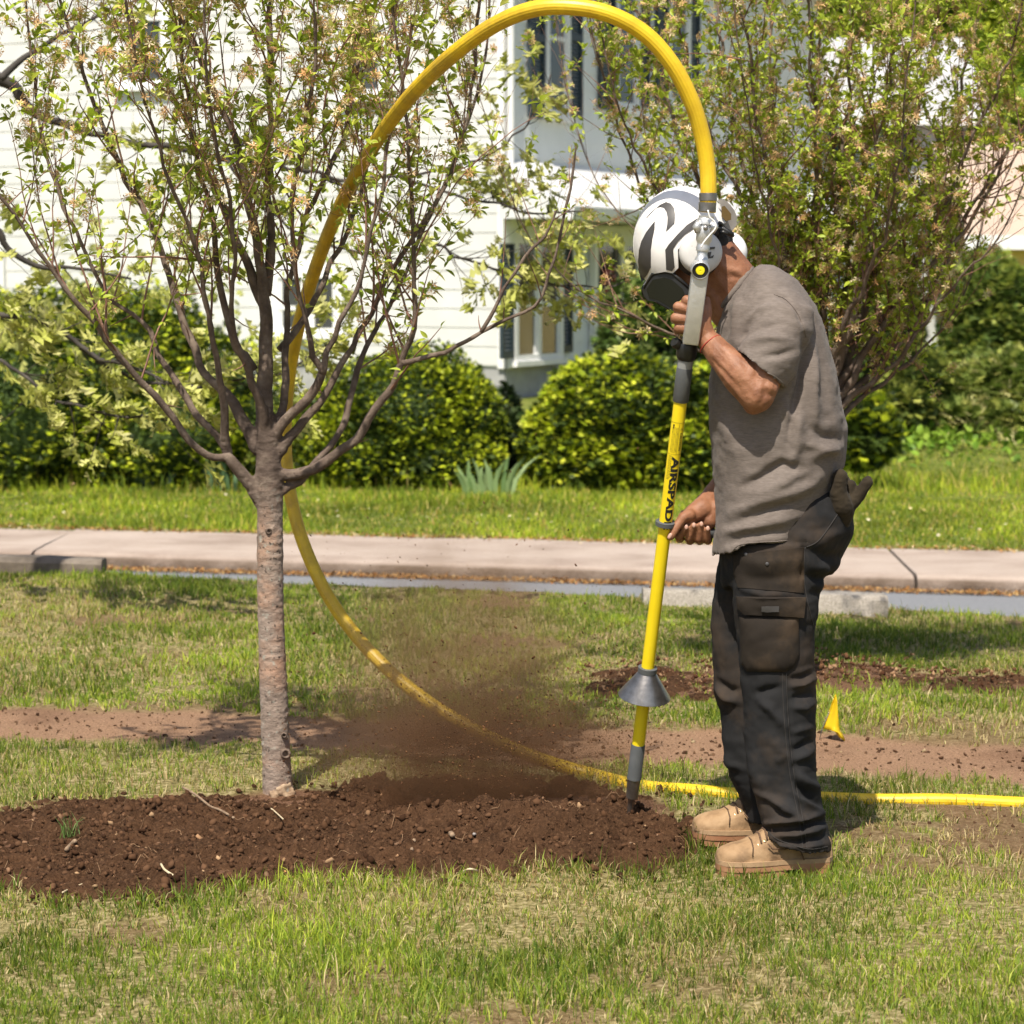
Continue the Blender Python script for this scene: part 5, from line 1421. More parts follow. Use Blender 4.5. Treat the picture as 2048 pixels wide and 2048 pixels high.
V += N * (0.0026 * fbm(V[:, 0] * 16, V[:, 1] * 16, V[:, 2] * 26, seed=601, octs=3) + 0.0008 * fbm(V[:, 0] * 20, V[:, 1] * 20, V[:, 2] * 70, seed=602, octs=2))[:, None]; setco(me, V)
shirt = link('shirt', me, SHIRT, person)
sbvh = BVHTree.FromPolygons([tuple(v) for v in V], [tuple(p.vertices) for p in me.polygons])
na, nb_ = W(1405, 520, 0), W(1492, 600, 0); nax = (nb_ - na).normalized(); nu = Vector((0, 1, 0)); nv = nax.cross(nu).normalized()
cw = []
for j in range(48):
    a = 2 * math.pi * j / 48; q = na + (nu * math.cos(a) + nv * math.sin(a)) * .0665
    h = sbvh.ray_cast(q, nax, .4)
    if h[0] is not None: cw.append(h[0] - nax * .004)
cw.append(cw[0]); cw = [Vector(p) for p in cw]
for _ in range(4): cw = [(cw[i - 1 if i else -2] + cw[i] * 2 + cw[(i + 1) if i < len(cw) - 1 else 1]) / 4 for i in range(len(cw))]
tube('collar', cw, 0.0075, SHIRT, shirt, 8, cap=False)

# ---- trousers
bm = bmesh.new()
loft(bm, [ring((a + b_) / 2, y, (b_ - a) / 2, hy, 0.0) for y, a, b_, hy in ((985, 1500, 1672, .13), (1000, 1470, 1692, .15), (1035, 1450, 1706, .165), (1068, 1442, 1705, .17), (1100, 1441, 1691, .172), (1130, 1441, 1674, .172), (1155, 1442, 1655, .17), (1175, 1446, 1640, .16))])
nh = lambda x: float(np.interp(x, [1529, 1556, 1615, 1655], [1670, 1694, 1711, 1706]))
NL = [(1090, 1464, 1660), (1120, 1463, 1658), (1160, 1463, 1650), (1190, 1464, 1641), (1230, 1467, 1638), (1270, 1474, 1629), (1310, 1479, 1630), (1350, 1481, 1630), (1435, 1487, 1630), (1500, 1490, 1631), (1535, 1494, 1632), (1560, 1499, 1634), (1590, 1507, 1643), (1620, 1516, 1648), (1645, 1523, 1653)]
rings = [ring((a + b_) / 2, y, (b_ - a) / 2, .092 if y < 1600 else .098, -.088 if y < 1600 else -.095, p=2.2) for y, a, b_ in NL]
rings += [ring(1593, lambda x: 0.5 * (1655 + nh(x)), 69, .100, -.100), ring(1594, nh, 70, .104, -.104), ring(1594, lambda x: nh(x) - 12, 57, .088, -.100)]
loft(bm, rings)
FL = [(1100, 1441, 1600), (1160, 1434, 1592), (1200, 1426, 1582), (1250, 1422, 1572), (1315, 1426, 1562), (1345, 1430, 1556), (1380, 1428, 1552), (1430, 1441, 1556), (1516, 1450, 1570), (1553, 1459, 1580), (1590, 1476, 1592), (1615, 1490, 1602), (1648, 1497, 1610), (1640, 1507, 1600)]
loft(bm, [ring((a + b_) / 2, y, (b_ - a) / 2, .088 if k < 13 else .074, .092, p=2.2) for k, (y, a, b_) in enumerate(FL)])
me = remeshed(bm, 0.0045, 4, 0.5)
ST = [(zC(p_), a * 1.55, w) for p_, a, w in (
    ([(1085, 385), (1160, 440), (1250, 555)], .009, 9), ([(1060, 350), (1120, 330), (1240, 300)], -.008, 8), ([(1290, 300), (1370, 290), (1446, 245)], .008, 6), ([(1280, 250), (1380, 240), (1440, 200)], -.007, 6), ([(1300, 430), (1380, 440), (1446, 400)], .007, 6), ([(1290, 380), (1440, 340)], -.006, 6),
    ([(1290, 600), (1440, 560)], .005, 7), ([(1300, 780), (1380, 740), (1446, 690)], .007, 7), ([(1290, 730), (1440, 640)], -.006, 7), ([(1180, 640), (1250, 740), (1190, 790)], .005, 10),
    ([(1320, 850), (1390, 920), (1490, 965)], .010, 8), ([(1310, 910), (1400, 1000), (1500, 1085)], -.009, 8), ([(1300, 980), (1400, 1060), (1500, 1105)], .009, 7),
    ([(1060, 960), (1170, 1040), (1300, 1120), (1380, 1160)], .010, 9), ([(1110, 1010), (1230, 1120), (1330, 1160)], -.008, 8), ([(1120, 1190), (1240, 1170), (1370, 1160), (1510, 1110)], .011, 7), ([(1130, 1215), (1280, 1215), (1400, 1190), (1510, 1160)], -.011, 7),
    ([(1180, 1260), (1330, 1260), (1440, 1230), (1525, 1205)], .009, 7), ([(1200, 1300), (1350, 1300), (1520, 1260)], -.007, 7), ([(1240, 1320), (1400, 1335), (1530, 1310)], .006, 6),
    ([(1040, 700), (1060, 860), (1120, 980)], .006, 12), ([(830, 400), (870, 700), (930, 900)], .006, 10), ([(790, 250), (900, 330), (960, 320)], -.008, 8), ([(800, 300), (880, 380), (950, 400)], .008, 8), ([(860, 740), (920, 800), (980, 820)], .006, 8),
    ([(1250, 210), (1255, 500), (1290, 850), (1345, 1130), (1375, 1340)], .004, 3.2), ([(1278, 210), (1285, 500), (1318, 850), (1372, 1130), (1400, 1340)], -.003, 3.0))]
ST += [(zB(p_), a * 1.4, w) for p_, a, w in (
    ([(1400, 700), (1520, 760), (1640, 740)], -.006, 10), ([(1380, 860), (1480, 900), (1560, 870)], -.010, 9), ([(1400, 800), (1540, 840), (1660, 720)], .008, 12), ([(1430, 950), (1480, 1010)], -.006, 9), ([(1330, 640), (1450, 660), (1690, 560)], .005, 12),
    ([(1380, 660), (1370, 850), (1390, 1000)], -.009, 6), ([(930, 760), (1100, 790), (1350, 760)], .005, 12), ([(960, 880), (1150, 900), (1370, 870)], -.004, 10), ([(950, 950), (1120, 1000), (1300, 990)], .006, 7))]
creases(me, ST)
V = getco(me); N = getno(me)
V += N * (0.0032 * fbm(V[:, 0] * 17, V[:, 1] * 17, V[:, 2] * 17, seed=611, octs=3) + 0.0025 * np.abs(fbm(V[:, 0] * 11, V[:, 1] * 11, V[:, 2] * 30, seed=612, octs=2)))[:, None]; setco(me, V)
trou = link('trousers', me, TROU, person)
bvh = BVHTree.FromPolygons([tuple(v) for v in V], [tuple(p.vertices) for p in me.polygons])
def cdt(poly, pts):
    n = len(poly)
    r_ = delaunay_2d_cdt([Vector(p) for p in poly] + [Vector(p) for p in pts], [(i, (i + 1) % n) for i in range(n)], [list(range(n))], 1, 1e-4)
    return r_[0], r_[2]
def inside(px, py, poly):
    c = np.zeros(len(px), bool); n = len(poly)
    for i in range(n):
        x0, y0 = poly[i]; x1, y1 = poly[(i + 1) % n]
        k = ((y0 > py) != (y1 > py)); k &= px < (x1 - x0) * (py - y0) / ((y1 - y0) if y1 != y0 else 1e-9) + x0
        c ^= k
    return c
def dens_poly(poly, step):
    out = []
    for i in range(len(poly)):
        a = np.array(poly[i]); b_ = np.array(poly[(i + 1) % len(poly)]); k = max(1, int(np.linalg.norm(b_ - a) / step))
        for j in range(k): out.append(tuple(a + (b_ - a) * j / k))
    return out
def patch(name, poly, surf, thick, m, parent, step=3.0, puff=0.0, grid=None):
    """a sheet cut to a pixel outline, laid on a surface (surf gives the 3D point) and given thickness"""
    poly = dens_poly(poly, step); xs = [p[0] for p in poly]; ys = [p[1] for p in poly]
    gx_, gy_ = np.meshgrid(np.arange(min(xs), max(xs), step), np.arange(min(ys), max(ys), step)); gx_ = gx_.ravel(); gy_ = gy_.ravel()
    if grid is not None: gx_, gy_ = grid
    k = inside(gx_, gy_, poly); d, _ = seg_dist(gx_, gy_, poly + [poly[0]]); k &= d > step * 0.5
    vs, fs = cdt(poly, list(zip(gx_[k], gy_[k])))
    pa = np.array([v[:] for v in vs]); d, _ = seg_dist(pa[:, 0], pa[:, 1], poly + [poly[0]])
    top = []; bot = []
    for (x, y), dd in zip(pa, d):
        q, nrm = surf(x, y)
        bot.append(q - nrm * 0.002); top.append(q + nrm * (thick + puff * (1 - math.exp(-dd / 9.0))))
    n = len(top); Fc = [tuple(f) for f in fs]
    ed = {}
    for f in fs:
        for i in range(len(f)): ed.setdefault(tuple(sorted((f[i], f[(i + 1) % len(f)]))), []).append((f[i], f[(i + 1) % len(f)]))
    side = [(a, b_, b_ + n, a + n) for e_ in ed.values() if len(e_) == 1 for a, b_ in e_]
    o = mesh(name, top + bot, Fc + [tuple(i + n for i in reversed(f)) for f in Fc] + side, m, parent)
    set_sharp(o.data, 50)
    return o
def on_trousers(x, y):
    o = Vector((0, 0, CAMH)); d = raydir(x, y).normalized(); h = bvh.ray_cast(o, d)
    if h[0] is None: return W(x, y, -.17), Vector((0, -1, 0))
    nrm = h[1]; nrm = Vector(nrm); nrm = nrm if nrm.y < 0 else -nrm
    nrm = (nrm * 0.35 + Vector((0, -1, 0)) * 0.65).normalized()
    return h[0], nrm
patch('cargo_pocket', zB([(962, 1135), (1342, 1138), (1346, 1390), (1318, 1455), (1255, 1492), (1010, 1488), (972, 1430)]), on_trousers, .004, POCK, trou, 4, .010)
patch('pocket_flap', zB([(946, 1008), (1382, 1012), (1370, 1140), (1002, 1122), (955, 1080)]), on_trousers, .013, POCK, trou, 4, .004)
patch('thigh_panel', zB([(925, 740), (1378, 690), (1380, 985), (955, 950), (922, 860)]), on_trousers, .002, POCK, trou, 5, .0)
for q in ((1005, 735), (1140, 797)):
    p0 = zB([q])[0]; h, nrm = on_trousers(*p0)
    lathe('rivet', [(0, .0045), (.002, .0042), (.003, .002), (.0032, .0003)], h + nrm * .002, nrm, GREYP, trou, 10)
patch('badge', zB([(1105, 1065), (1210, 1065), (1210, 1100), (1105, 1100)]), on_trousers, .0195, GREYP, trou, 3)

def seam(name, pxs, surf_bvh, r, m, parent):
    pts = []
    for x, y in spline(pxs, 5.0):
        h = surf_bvh.ray_cast(Vector((0, 0, CAMH)), raydir(x, y).normalized())
        if h[0] is not None: pts.append(h[0] + Vector((0, -.0008, 0)))
    if len(pts) > 3: tube(name, pts, r, m, parent, 5)
THREAD = simple('dusty seam thread', [(0.026, 0.023, 0.021)], rough=.9)
for dx in (0, 26): seam('leg_seam', zC([(1238 + dx, 215), (1250 + dx, 500), (1285 + dx, 850), (1340 + dx, 1130), (1372 + dx, 1350)]), bvh, .0012, THREAD, trou)
seam('hem_stitch', zC([(1130, 1215), (1210, 1285), (1400, 1345), (1530, 1330)]), bvh, .0012, THREAD, trou)
seam('seat_seam', zB([(1395, 690), (1480, 640), (1600, 470)]), bvh, .0014, THREAD, trou)
seam('fly_seam', zB([(1385, 690), (1378, 850), (1392, 1000), (1440, 1200)]), bvh, .0014, THREAD, trou)
seam('shoulder_seam', zA([(1185, 800), (1260, 832), (1330, 910), (1375, 1010), (1392, 1080)]), sbvh, .0014, SHIRT, shirt)
seam('sleeve_stitch', zA([(952, 1140), (1010, 1250), (1110, 1292), (1190, 1330), (1262, 1390)]), sbvh, .0012, SHIRT, shirt)
seam('hem_stitch', zB([(800, 735), (900, 725), (980, 670), (1240, 650), (1370, 630)]), sbvh, .0012, SHIRT, shirt)
# ---- boots
def boot(toe, heel, zb, lift=0.0):
    """toe and heel points on the ground; local x runs toe -> heel"""
    toe = Vector((toe.x, toe.y, zb)); heel = Vector((heel.x, heel.y, zb)); ax = (heel - toe).normalized(); sd = Vector((-ax.y, ax.x, 0)); L = (heel - toe).length
    def pt(s, w, z): return toe + ax * (s * L) + sd * w + UP * (z + lift * max(0, 0.7 - s))
    st = [(0.0, .016, .042), (.02, .030, .053), (.06, .041, .061), (.13, .048, .068), (.25, .051, .076), (.36, .050, .090), (.46, .046, .110), (.54, .043, .132), (.64, .039, .140), (.76, .036, .140), (.86, .034, .120), (.94, .031, .088), (.985, .025, .074), (1.0, .014, .066)]
    base = .026
    bm = bmesh.new(); rings = []
    for s, w, h in st:
        r_ = []
        for j in range(24):
            a = 2 * math.pi * j / 24; c, q = math.cos(a), math.sin(a)
            z = base + (h - base) * (abs(q) ** 0.75 if q > 0 else 0.0) - (0.006 if q <= 0 else 0)
            fl = (1 - 0.28 * max(0, q) ** 2)
            r_.append(pt(s, math.copysign(abs(c) ** 0.8, c) * w * fl, z))
        rings.append(r_)
    loft(bm, rings); me = remeshed(bm, 0.0035, 4, 0.5)
    V = getco(me); N = getno(me); V += N * (0.0016 * fbm(V[:, 0] * 45, V[:, 1] * 45, V[:, 2] * 45, seed=621, octs=3))[:, None]; setco(me, V)
    b_ = link('boot', me, LEATH, person)
    out = [(0.0, .006), (.012, .022), (.05, .040), (.12, .050), (.25, .055), (.38, .053), (.52, .045), (.66, .041), (.85, .041), (.95, .036), (.99, .022), (1.004, .006)]
    poly = [(s, w) for s, w in out] + [(s, -w) for s, w in reversed(out)]
    def prism(name, zlo, zhi, m, s0, s1, grow):
        sel = [(min(max(s, s0), s1), w * (1 + grow)) for s, w in poly]
        V = [pt(s, w, zlo) for s, w in sel] + [pt(s, w, zhi) for s, w in sel]; n = len(sel)
        o = mesh(name, V, [tuple(range(n - 1, -1, -1)), tuple(range(n, 2 * n))] + [(i, (i + 1) % n, (i + 1) % n + n, i + n) for i in range(n)], m, b_); set_sharp(o.data, 40); return o
    prism('welt', .020, .031, simple('tan welt', [(0.30, 0.19, 0.10), (0.40, 0.26, 0.145)], 60, .8), 0.0, 1.004, .05)
    prism('sole', .006, .021, SOLE, 0.0, 1.0, .02)
    prism('heel_block', -.012, .007, SOLE, .70, .998, .0)
    prism('tread', -.010, .007, SOLE, .01, .58, -.03)
    hs_ = lambda q: float(np.interp(q, [t[0] for t in st], [t[2] for t in st]))
    for k in range(4):
        s = .36 + k * .05; z = hs_(s) + .001
        tube('lace', [pt(s, -.036, z - .020), pt(s - .004, -.026, z - .007), pt(s, -.012, z), pt(s, .012, z), pt(s + .004, .026, z - .007), pt(s, .036, z - .020)], .0026, LACE, b_, 6)
    tube('toe_seam', [pt(.27, -.0515, .045), pt(.28, -.044, .066), pt(.285, -.02, .0795), pt(.285, .02, .0795), pt(.28, .044, .066), pt(.27, .0515, .045)], .0016, LACE, b_, 5)
    for q in (.34, .39, .44): lathe('eyelet', [(0, .004), (.0015, .004), (.002, .0022), (.001, .0015)], pt(q, -.034, hs_(q) - .018), -sd + UP, STEELB, b_, 10)
    tube('stitch_seam', [pt(.40, -.0515, .075), pt(.44, -.052, .062), pt(.55, -.0495, .060), pt(.66, -.046, .066), pt(.70, -.044, .045), pt(.72, -.044, .030)], .0018, LACE, b_, 5)
boot(G(1432, 1742, .012), G(1662, 1733, .012), .012)
boot(G(1386, 1682, .03), G(1612, 1672, .03), .028, .012)

# ---- body: one continuous surface of head, neck, arms and hands (trunk and legs run on inside the clothes)
bm = bmesh.new()
HC = W(1382, 486, .005)                                    # middle of the skull
yaw = math.radians(14)
fwd = Vector((-math.cos(math.radians(38)), 0, -math.sin(math.radians(38)))); fwd.rotate(Matrix.Rotation(-yaw, 3, 'Z'))
side = UP.cross(fwd).normalized(); upv = fwd.cross(side).normalized()       # side: towards the viewer is -side or +side
HM = Matrix((fwd, side, upv)).transposed()
def H(f, s, u): return HC + fwd * f + side * s + upv * u
ellipsoid(bm, HC, (.098, .076, .100), HM)
ellipsoid(bm, H(.045, 0, -.055), (.058, .060, .070), HM)
ellipsoid(bm, H(.062, 0, -.105), (.034, .040, .028), HM)
capsule(bm, H(.100, 0, -.012), H(.118, 0, -.050), .010, .016)               # nose
ellipsoid(bm, H(.104, 0, -.084), (.014, .026, .012), HM)                    # mouth
for s in (-1, 1):
    ellipsoid(bm, H(.088, .031 * s, -.018), (.014, .016, .011), HM)         # eyes
    ellipsoid(bm, H(-.004, .078 * s, -.028), (.020, .008, .031), HM)        # ears
capsule(bm, H(-.025, 0, -.05), W(1488, 600, 0), .060, .068)
capsule(bm, H(.02, 0, -.09), W(1462, 625, 0), .040, .05)
capsule(bm, W(1500, 640, 0), W(1560, 1050, 0), .08, .10)
capsule(bm, W(1535, 620, -.10), W(1535, 620, .10), .05, .05)
capsule(bm, W(1560, 1060, -.08), W(1560, 1350, -.085), .075, .055); capsule(bm, W(1560, 1350, -.085), W(1600, 1680, -.085), .05, .04)
capsule(bm, W(1540, 1060, .08), W(1500, 1350, .09), .075, .055); capsule(bm, W(1500, 1350, .09), W(1560, 1650, .09), .05, .04)
# near (left) arm, bent up to the top handle
SHO, ELB, WRI = W(1568, 640, -.165), W(1513, 789, -.232), W(1412, 676, -.165)
capsule(bm, W(1540, 625, -.1), SHO, .05, .05)
capsule(bm, SHO, W(1533, 728, -.212), .050, .050); capsule(bm, W(1533, 728, -.212), ELB, .050, .044)
capsule(bm, W(1526, 775, -.236), W(1508, 806, -.232), .036, .028)           # point of the elbow
capsule(bm, ELB, W(1480, 752, -.222), .044, .044); capsule(bm, W(1480, 752, -.222), W(1440, 708, -.195), .044, .034); capsule(bm, W(1440, 708, -.195), WRI, .034, .026)
capsule(bm, W(1500, 748, -.238), W(1450, 704, -.215), .028, .018)           # forearm muscle
ellipsoid(bm, W(1390, 634, -.165), (.032, .026, .042)); capsule(bm, WRI, W(1398, 650, -.165), .026, .030)
for (kx, ky), (mx, my), dy in (((1373, 600), (1386, 602), -.185), ((1356, 613), (1384, 617), -.180), ((1351, 635), (1380, 634), -.175), ((1357, 656), (1379, 652), -.17)):
    capsule(bm, W(1392, my + 6, dy - .006), W(kx, ky, dy), .0145, .0125)    # back of the hand to each knuckle
    capsule(bm, W(kx, ky, dy), W(kx - 2, ky + 4, dy + .034), .0122, .0108); capsule(bm, W(kx - 2, ky + 4, dy + .034), W(kx + 24, ky + 4, dy + .052), .0108, .0095)
    capsule(bm, W(kx + 24, ky + 4, dy + .052), W(kx + 38, ky + 2, dy + .040), .0095, .0085)
capsule(bm, W(1408, 655, -.175), W(1415, 625, -.165), .016, .0125); capsule(bm, W(1415, 625, -.165), W(1413, 600, -.145), .0122, .0098)   # thumb
# far (right) arm, down to the side handle
capsule(bm, W(1540, 625, .1), W(1560, 650, .17), .05, .05); capsule(bm, W(1560, 640, .17), W(1545, 850, .235), .05, .042)
W2 = W(1421, 1000, .045)
capsule(bm, W(1545, 850, .235), W(1480, 930, .15), .042, .037); capsule(bm, W(1480, 930, .15), W2, .036, .0285)
Z12 = lambda a, b_: (1300 + a / 12.88, 960 + b_ / 12.88)
capsule(bm, W2, W(1404, 1018, .01), .029, .029); capsule(bm, W(1404, 1018, .01), W(1376, 1034, -.012), .029, .021)
capsule(bm, W(1425, 1020, .02), W(1418, 1040, .01), .030, .024); capsule(bm, W(1412, 1030, .025), W(1375, 1040, .03), .027, .022)
capsule(bm, W(1378, 1030, -.026), W(1367, 1034, -.036), .0165, .0135); capsule(bm, W(1367, 1034, -.036), W(1352, 1056, -.043), .0130, .0112); capsule(bm, W(1352, 1056, -.043), W(1341, 1074, -.046), .0112, .0092)
for (bx0, by0), (tx, ty), r_ in ((Z12(740, 1500), Z12(915, 1240), .0100), (Z12(1010, 1540), Z12(1120, 1190), .0104), (Z12(1255, 1545), Z12(1310, 1160), .0102), (Z12(1470, 1550), Z12(1488, 1275), .0094)):
    k_ = W(bx0 + 10, by0 - 42, .062); lo = W(bx0 + 2, by0 + 2, .030); fr = W(bx0, by0 - 3, -.016); tip = W(tx, ty, -.031)
    capsule(bm, W(bx0 + 12, by0 - 48, .03), k_, r_ * 1.15); capsule(bm, k_, lo, r_ * 1.1, r_ * 1.05); capsule(bm, lo, fr, r_ * 1.05, r_); capsule(bm, fr, tip, r_, r_ * .84)
me = remeshed(bm, 0.0028, 2, 0.4)
creases(me, [(zA(p_), a, w) for p_, a, w in (([(740, 1180), (860, 1300), (1000, 1440)], -.003, 5), ([(820, 1120), (960, 1270), (1080, 1400)], .003, 8), ([(1120, 1330), (1130, 1450), (1080, 1540)], -.004, 6), ([(1060, 1400), (1160, 1400), (1220, 1430)], .003, 9), ([(880, 660), (960, 700), (930, 790)], -.005, 7), ([(830, 600), (900, 650), (990, 650)], .004, 9))])
V = getco(me); N = getno(me); V += N * (0.0008 * fbm(V[:, 0] * 60, V[:, 1] * 60, V[:, 2] * 60, seed=631, octs=2))[:, None]; setco(me, V)
body = link('body', me, SKIN, person)
NAIL = simple('finger nail', [(0.55, 0.33, 0.25)], rough=.3)
for (tx, ty), dx in ((Z12(935, 1200), -.3), (Z12(1130, 1150), -.15), (Z12(1325, 1120), -.1), (Z12(1490, 1235), 0.0)):
    bm = bmesh.new(); ellipsoid(bm, W(tx, ty + 1, -.0395), (.0048, .0022, .0062), seg=10); me = bpy.data.meshes.new('nail'); bm.to_mesh(me); bm.free(); link('nail', me, NAIL, body)
bm = bmesh.new(); ellipsoid(bm, W(1340, 1072, -.055), (.005, .0025, .008), Matrix.Rotation(.5, 3, 'Y'), seg=10); me = bpy.data.meshes.new('nail'); bm.to_mesh(me); bm.free(); link('nail', me, NAIL, body)
# red string round the wrist
wx = (W(1440, 708, -.195) - WRI).normalized(); wu = wx.cross(Vector((0, 1, 0))).normalized(); wv = wx.cross(wu); wc = W(1421, 688, -.175)
tube('bracelet', [wc + wu * (.0305 * math.cos(a)) + wv * (.0305 * math.sin(a)) + wx * .006 * math.sin(a) for a in [2 * math.pi * j / 30 for j in range(31)]], .0013, simple('red string', [(0.35, 0.03, 0.02)], rough=.8), person, 6)
# hair at the back of the head
bm = bmesh.new(); bmesh.ops.create_uvsphere(bm, u_segments=40, v_segments=30, radius=1)
bmesh.ops.delete(bm, geom=[v for v in bm.verts if v.co.x > 0.25 or v.co.z < -0.75 + 0.5 * v.co.x], context='VERTS')
for v in bm.verts: v.co = HC + fwd * (v.co.x * .103) + side * (v.co.y * .0805) + upv * (v.co.z * .104)
me = bpy.data.meshes.new('hair'); bm.to_mesh(me); bm.free(); link('hair', me, HAIRM, person)

# ---- helmet: shell, decals, visor, ear cups, rear peak
EC = (1366.0, 486.0); ER = (97.0, 111.0); EDy = .118
hx = lambda x, y, rx=ER[0], ry=ER[1]: ((x - EC[0]) / rx, (y - EC[1]) / ry)
def shell_surf(sgn, grow=0.0):
    def f(x, y):
        a, b_ = hx(x, y); r2_ = min(a * a + b_ * b_, .9995); dz = math.sqrt(1 - r2_)
        q = W(x, y, .0); p_ = Vector((q.x, YW + .005 - sgn * EDy * dz, q.z))
        n = Vector((a / (ER[0] * M2), -sgn * dz / EDy, -b_ / (ER[1] * M2))).normalized()
        return p_, n
    return f
def arc(a0, a1, n, k=1.0): return [(EC[0] + ER[0] * k * math.cos(math.radians(a0 + (a1 - a0) * i / n)), EC[1] - ER[1] * k * math.sin(math.radians(a0 + (a1 - a0) * i / n))) for i in range(n + 1)]
outer = arc(22, 226, 90, .9985)
rim = zH([(330, 1375), (430, 1222), (600, 1190), (700, 1212), (770, 1140), (758, 900), (850, 780), (1050, 640), (1240, 640), (1330, 560)])
shell_poly = outer + rim
gr = []
for i in range(1, 26):
    th = math.pi / 2 * i / 26; r_ = math.sin(th)
    k = max(8, int(90 * r_))
    for j in range(k): gr.append((EC[0] + ER[0] * r_ * math.cos(2 * math.pi * j / k + i), EC[1] + ER[1] * r_ * math.sin(2 * math.pi * j / k + i)))
gr = (np.array([g[0] for g in gr]), np.array([g[1] for g in gr]))
helmet = patch('helmet', shell_poly, shell_surf(1), .003, WHITEP, person, 3.0, grid=gr)
far_half = patch('far_side', shell_poly, shell_surf(-1), .003, WHITEP, helmet, 3.0, grid=gr)
for pl in (zH([(435, 560), (465, 520), (460, 620), (430, 760), (412, 900), (415, 1130), (380, 1220), (322, 1318), (285, 1180), (264, 1050), (270, 900), (300, 780), (360, 660)]),
           zH([(365, 470), (450, 380), (540, 300), (620, 262), (680, 285), (720, 345), (730, 420), (718, 545), (608, 655), (625, 560), (632, 470), (618, 390), (590, 340), (550, 325), (500, 335), (430, 395)]),
           zH([(1040, 470), (1050, 600), (960, 625), (850, 700), (760, 790), (700, 880), (700, 920), (722, 1130), (690, 1180), (615, 1160), (598, 900), (640, 830), (760, 690), (880, 570)])):
    for s in (1, -1): patch('decal', pl, shell_surf(s), .0048, GREYP, helmet, 3.0)
def cyl_surf(cx, rx, dmax, sgn=1, tilt=0.0):
    def f(x, y):
        a = max(-.995, min(.995, (x - cx) / rx)); d = math.sqrt(1 - a * a); q = W(x, y, 0)
        return Vector((q.x, YW + .005 - sgn * dmax * d, q.z)), Vector((a / (rx * M2), -sgn * d / dmax, tilt)).normalized()
    return f
VIS = zH([(312, 1440), (352, 1360), (430, 1235), (600, 1203), (700, 1232), (940, 1440), (950, 1500), (860, 1510), (740, 1640), (712, 1735), (500, 1612), (385, 1590), (335, 1530)])
VISIN = zH([(372, 1440), (450, 1310), (590, 1275), (690, 1305), (830, 1430), (860, 1500), (740, 1630), (700, 1700), (520, 1590), (410, 1560)])
vm, nt, b = newmat('dark tinted visor'); b.inputs['Base Color'].default_value = (0.012, 0.013, 0.009, 1); b.inputs['Roughness'].default_value = .12; b.inputs['Specular IOR Level'].default_value = .25
for s in (1, -1):
    patch('visor_frame', VIS, cyl_surf(1376, 94, .094, s), .003, BLACKP, helmet, 3.0)
    patch('visor', VISIN, cyl_surf(1376, 94, .094, s), .0050, vm, helmet, 3.0)
tube('visor_edge', [cyl_surf(1376, 94, .094)(x, y)[0] + Vector((0, -.004, 0)) for x, y in zH([(330, 1420), (435, 1228), (600, 1198), (700, 1225), (945, 1435)])], .0045, BLACKP, helmet, 8)
EAR_GAP = zH([(772, 1130), (762, 905), (852, 790), (1050, 652), (1230, 650), (1260, 900), (1150, 1180), (960, 1270), (850, 1210)])
patch('dark_gap_patch', EAR_GAP, lambda x, y: (shell_surf(1)(x, y)[0] + Vector((0, .014, 0)), Vector((0, -1, 0))), .002, BLACKP, helmet, 4.0)  # added black patch that paints in the shaded gap beside the ear cup
ecn = W(1400, 505, -.100)
axn = Vector((.10, -1, .12)).normalized()
CUPM = simple('white plastic with shading greyed in', [(0.50, 0.49, 0.47), (0.60, 0.59, 0.57)], 16, 0.35)  # white cup greyed: its shading is put into the colour
cup = lathe('ear_cup', [(-.03, .046), (-.012, .050), (.0, .0525), (.012, .0525), (.020, .049), (.025, .042), (.026, .030), (.028, .012), (.028, .0005)], ecn, axn, CUPM, helmet, 40, False)
lathe('ear_cushion', [(-.05, .044), (-.045, .054), (-.03, .056), (-.022, .050)], ecn, axn, BLACKP, helmet, 30, False)
for pl in (zH([(945, 870), (970, 858), (1020, 930), (1050, 930), (1050, 1010), (1015, 1020)]), zH([(1200, 880), (1285, 872), (1280, 900), (1210, 910)]), zH([(1180, 950), (1235, 940), (1220, 1010), (1270, 985), (1255, 1025), (1170, 1040)])):
    patch('cup_mark', pl, lambda x, y: (ecn + axn * .0262 + (W(x, y, -.12) - W(1400, 505, -.12)), axn), .0012, GREYP, helmet, 3.0)
lathe('ear_cup', [(-.03, .040), (.0, .0525), (.012, .0525), (.022, .046), (.026, .02), (.026, .0005)], W(1452, 505, .10), Vector((.55, 1, 0)).normalized(), WHITEP, helmet, 32, False)
PK = zH([(1345, 205), (1430, 195), (1510, 270), (1575, 350), (1612, 450), (1603, 560), (1545, 635), (1440, 580), (1398, 480), (1410, 320)])
patch('rear_peak', PK, lambda x, y: (W(x, y, -.055 + .00035 * (x - 1436) ** 1.3 if x > 1436 else -.055), Vector((.15, -1, .1)).normalized()), .004, simple('grey peak', [(0.26, 0.235, 0.21), (0.36, 0.33, 0.30)], 20, .45), helmet, 3.0)
patch('peak_lining', zH([(1400, 300), (1440, 290), (1530, 400), (1530, 480), (1460, 500), (1405, 440)]), lambda x, y: (W(x, y, -.062), Vector((.15, -1, .1)).normalized()), .003, simple('ochre lining', [(0.10, 0.06, 0.012)], rough=.8), helmet, 3.0)
for a_, b_ in (((1360, 520), (1420, 560)), ((1330, 610), (1450, 600)), ((1380, 640), (1560, 700))):
    p_ = zH([a_, b_]); tube('strap', [W(*p_[0], -.09), W((p_[0][0] + p_[1][0]) / 2, (p_[0][1] + p_[1][1]) / 2 - 1, -.088), W(*p_[1], -.06)], .005, BLACKP, helmet, 6)
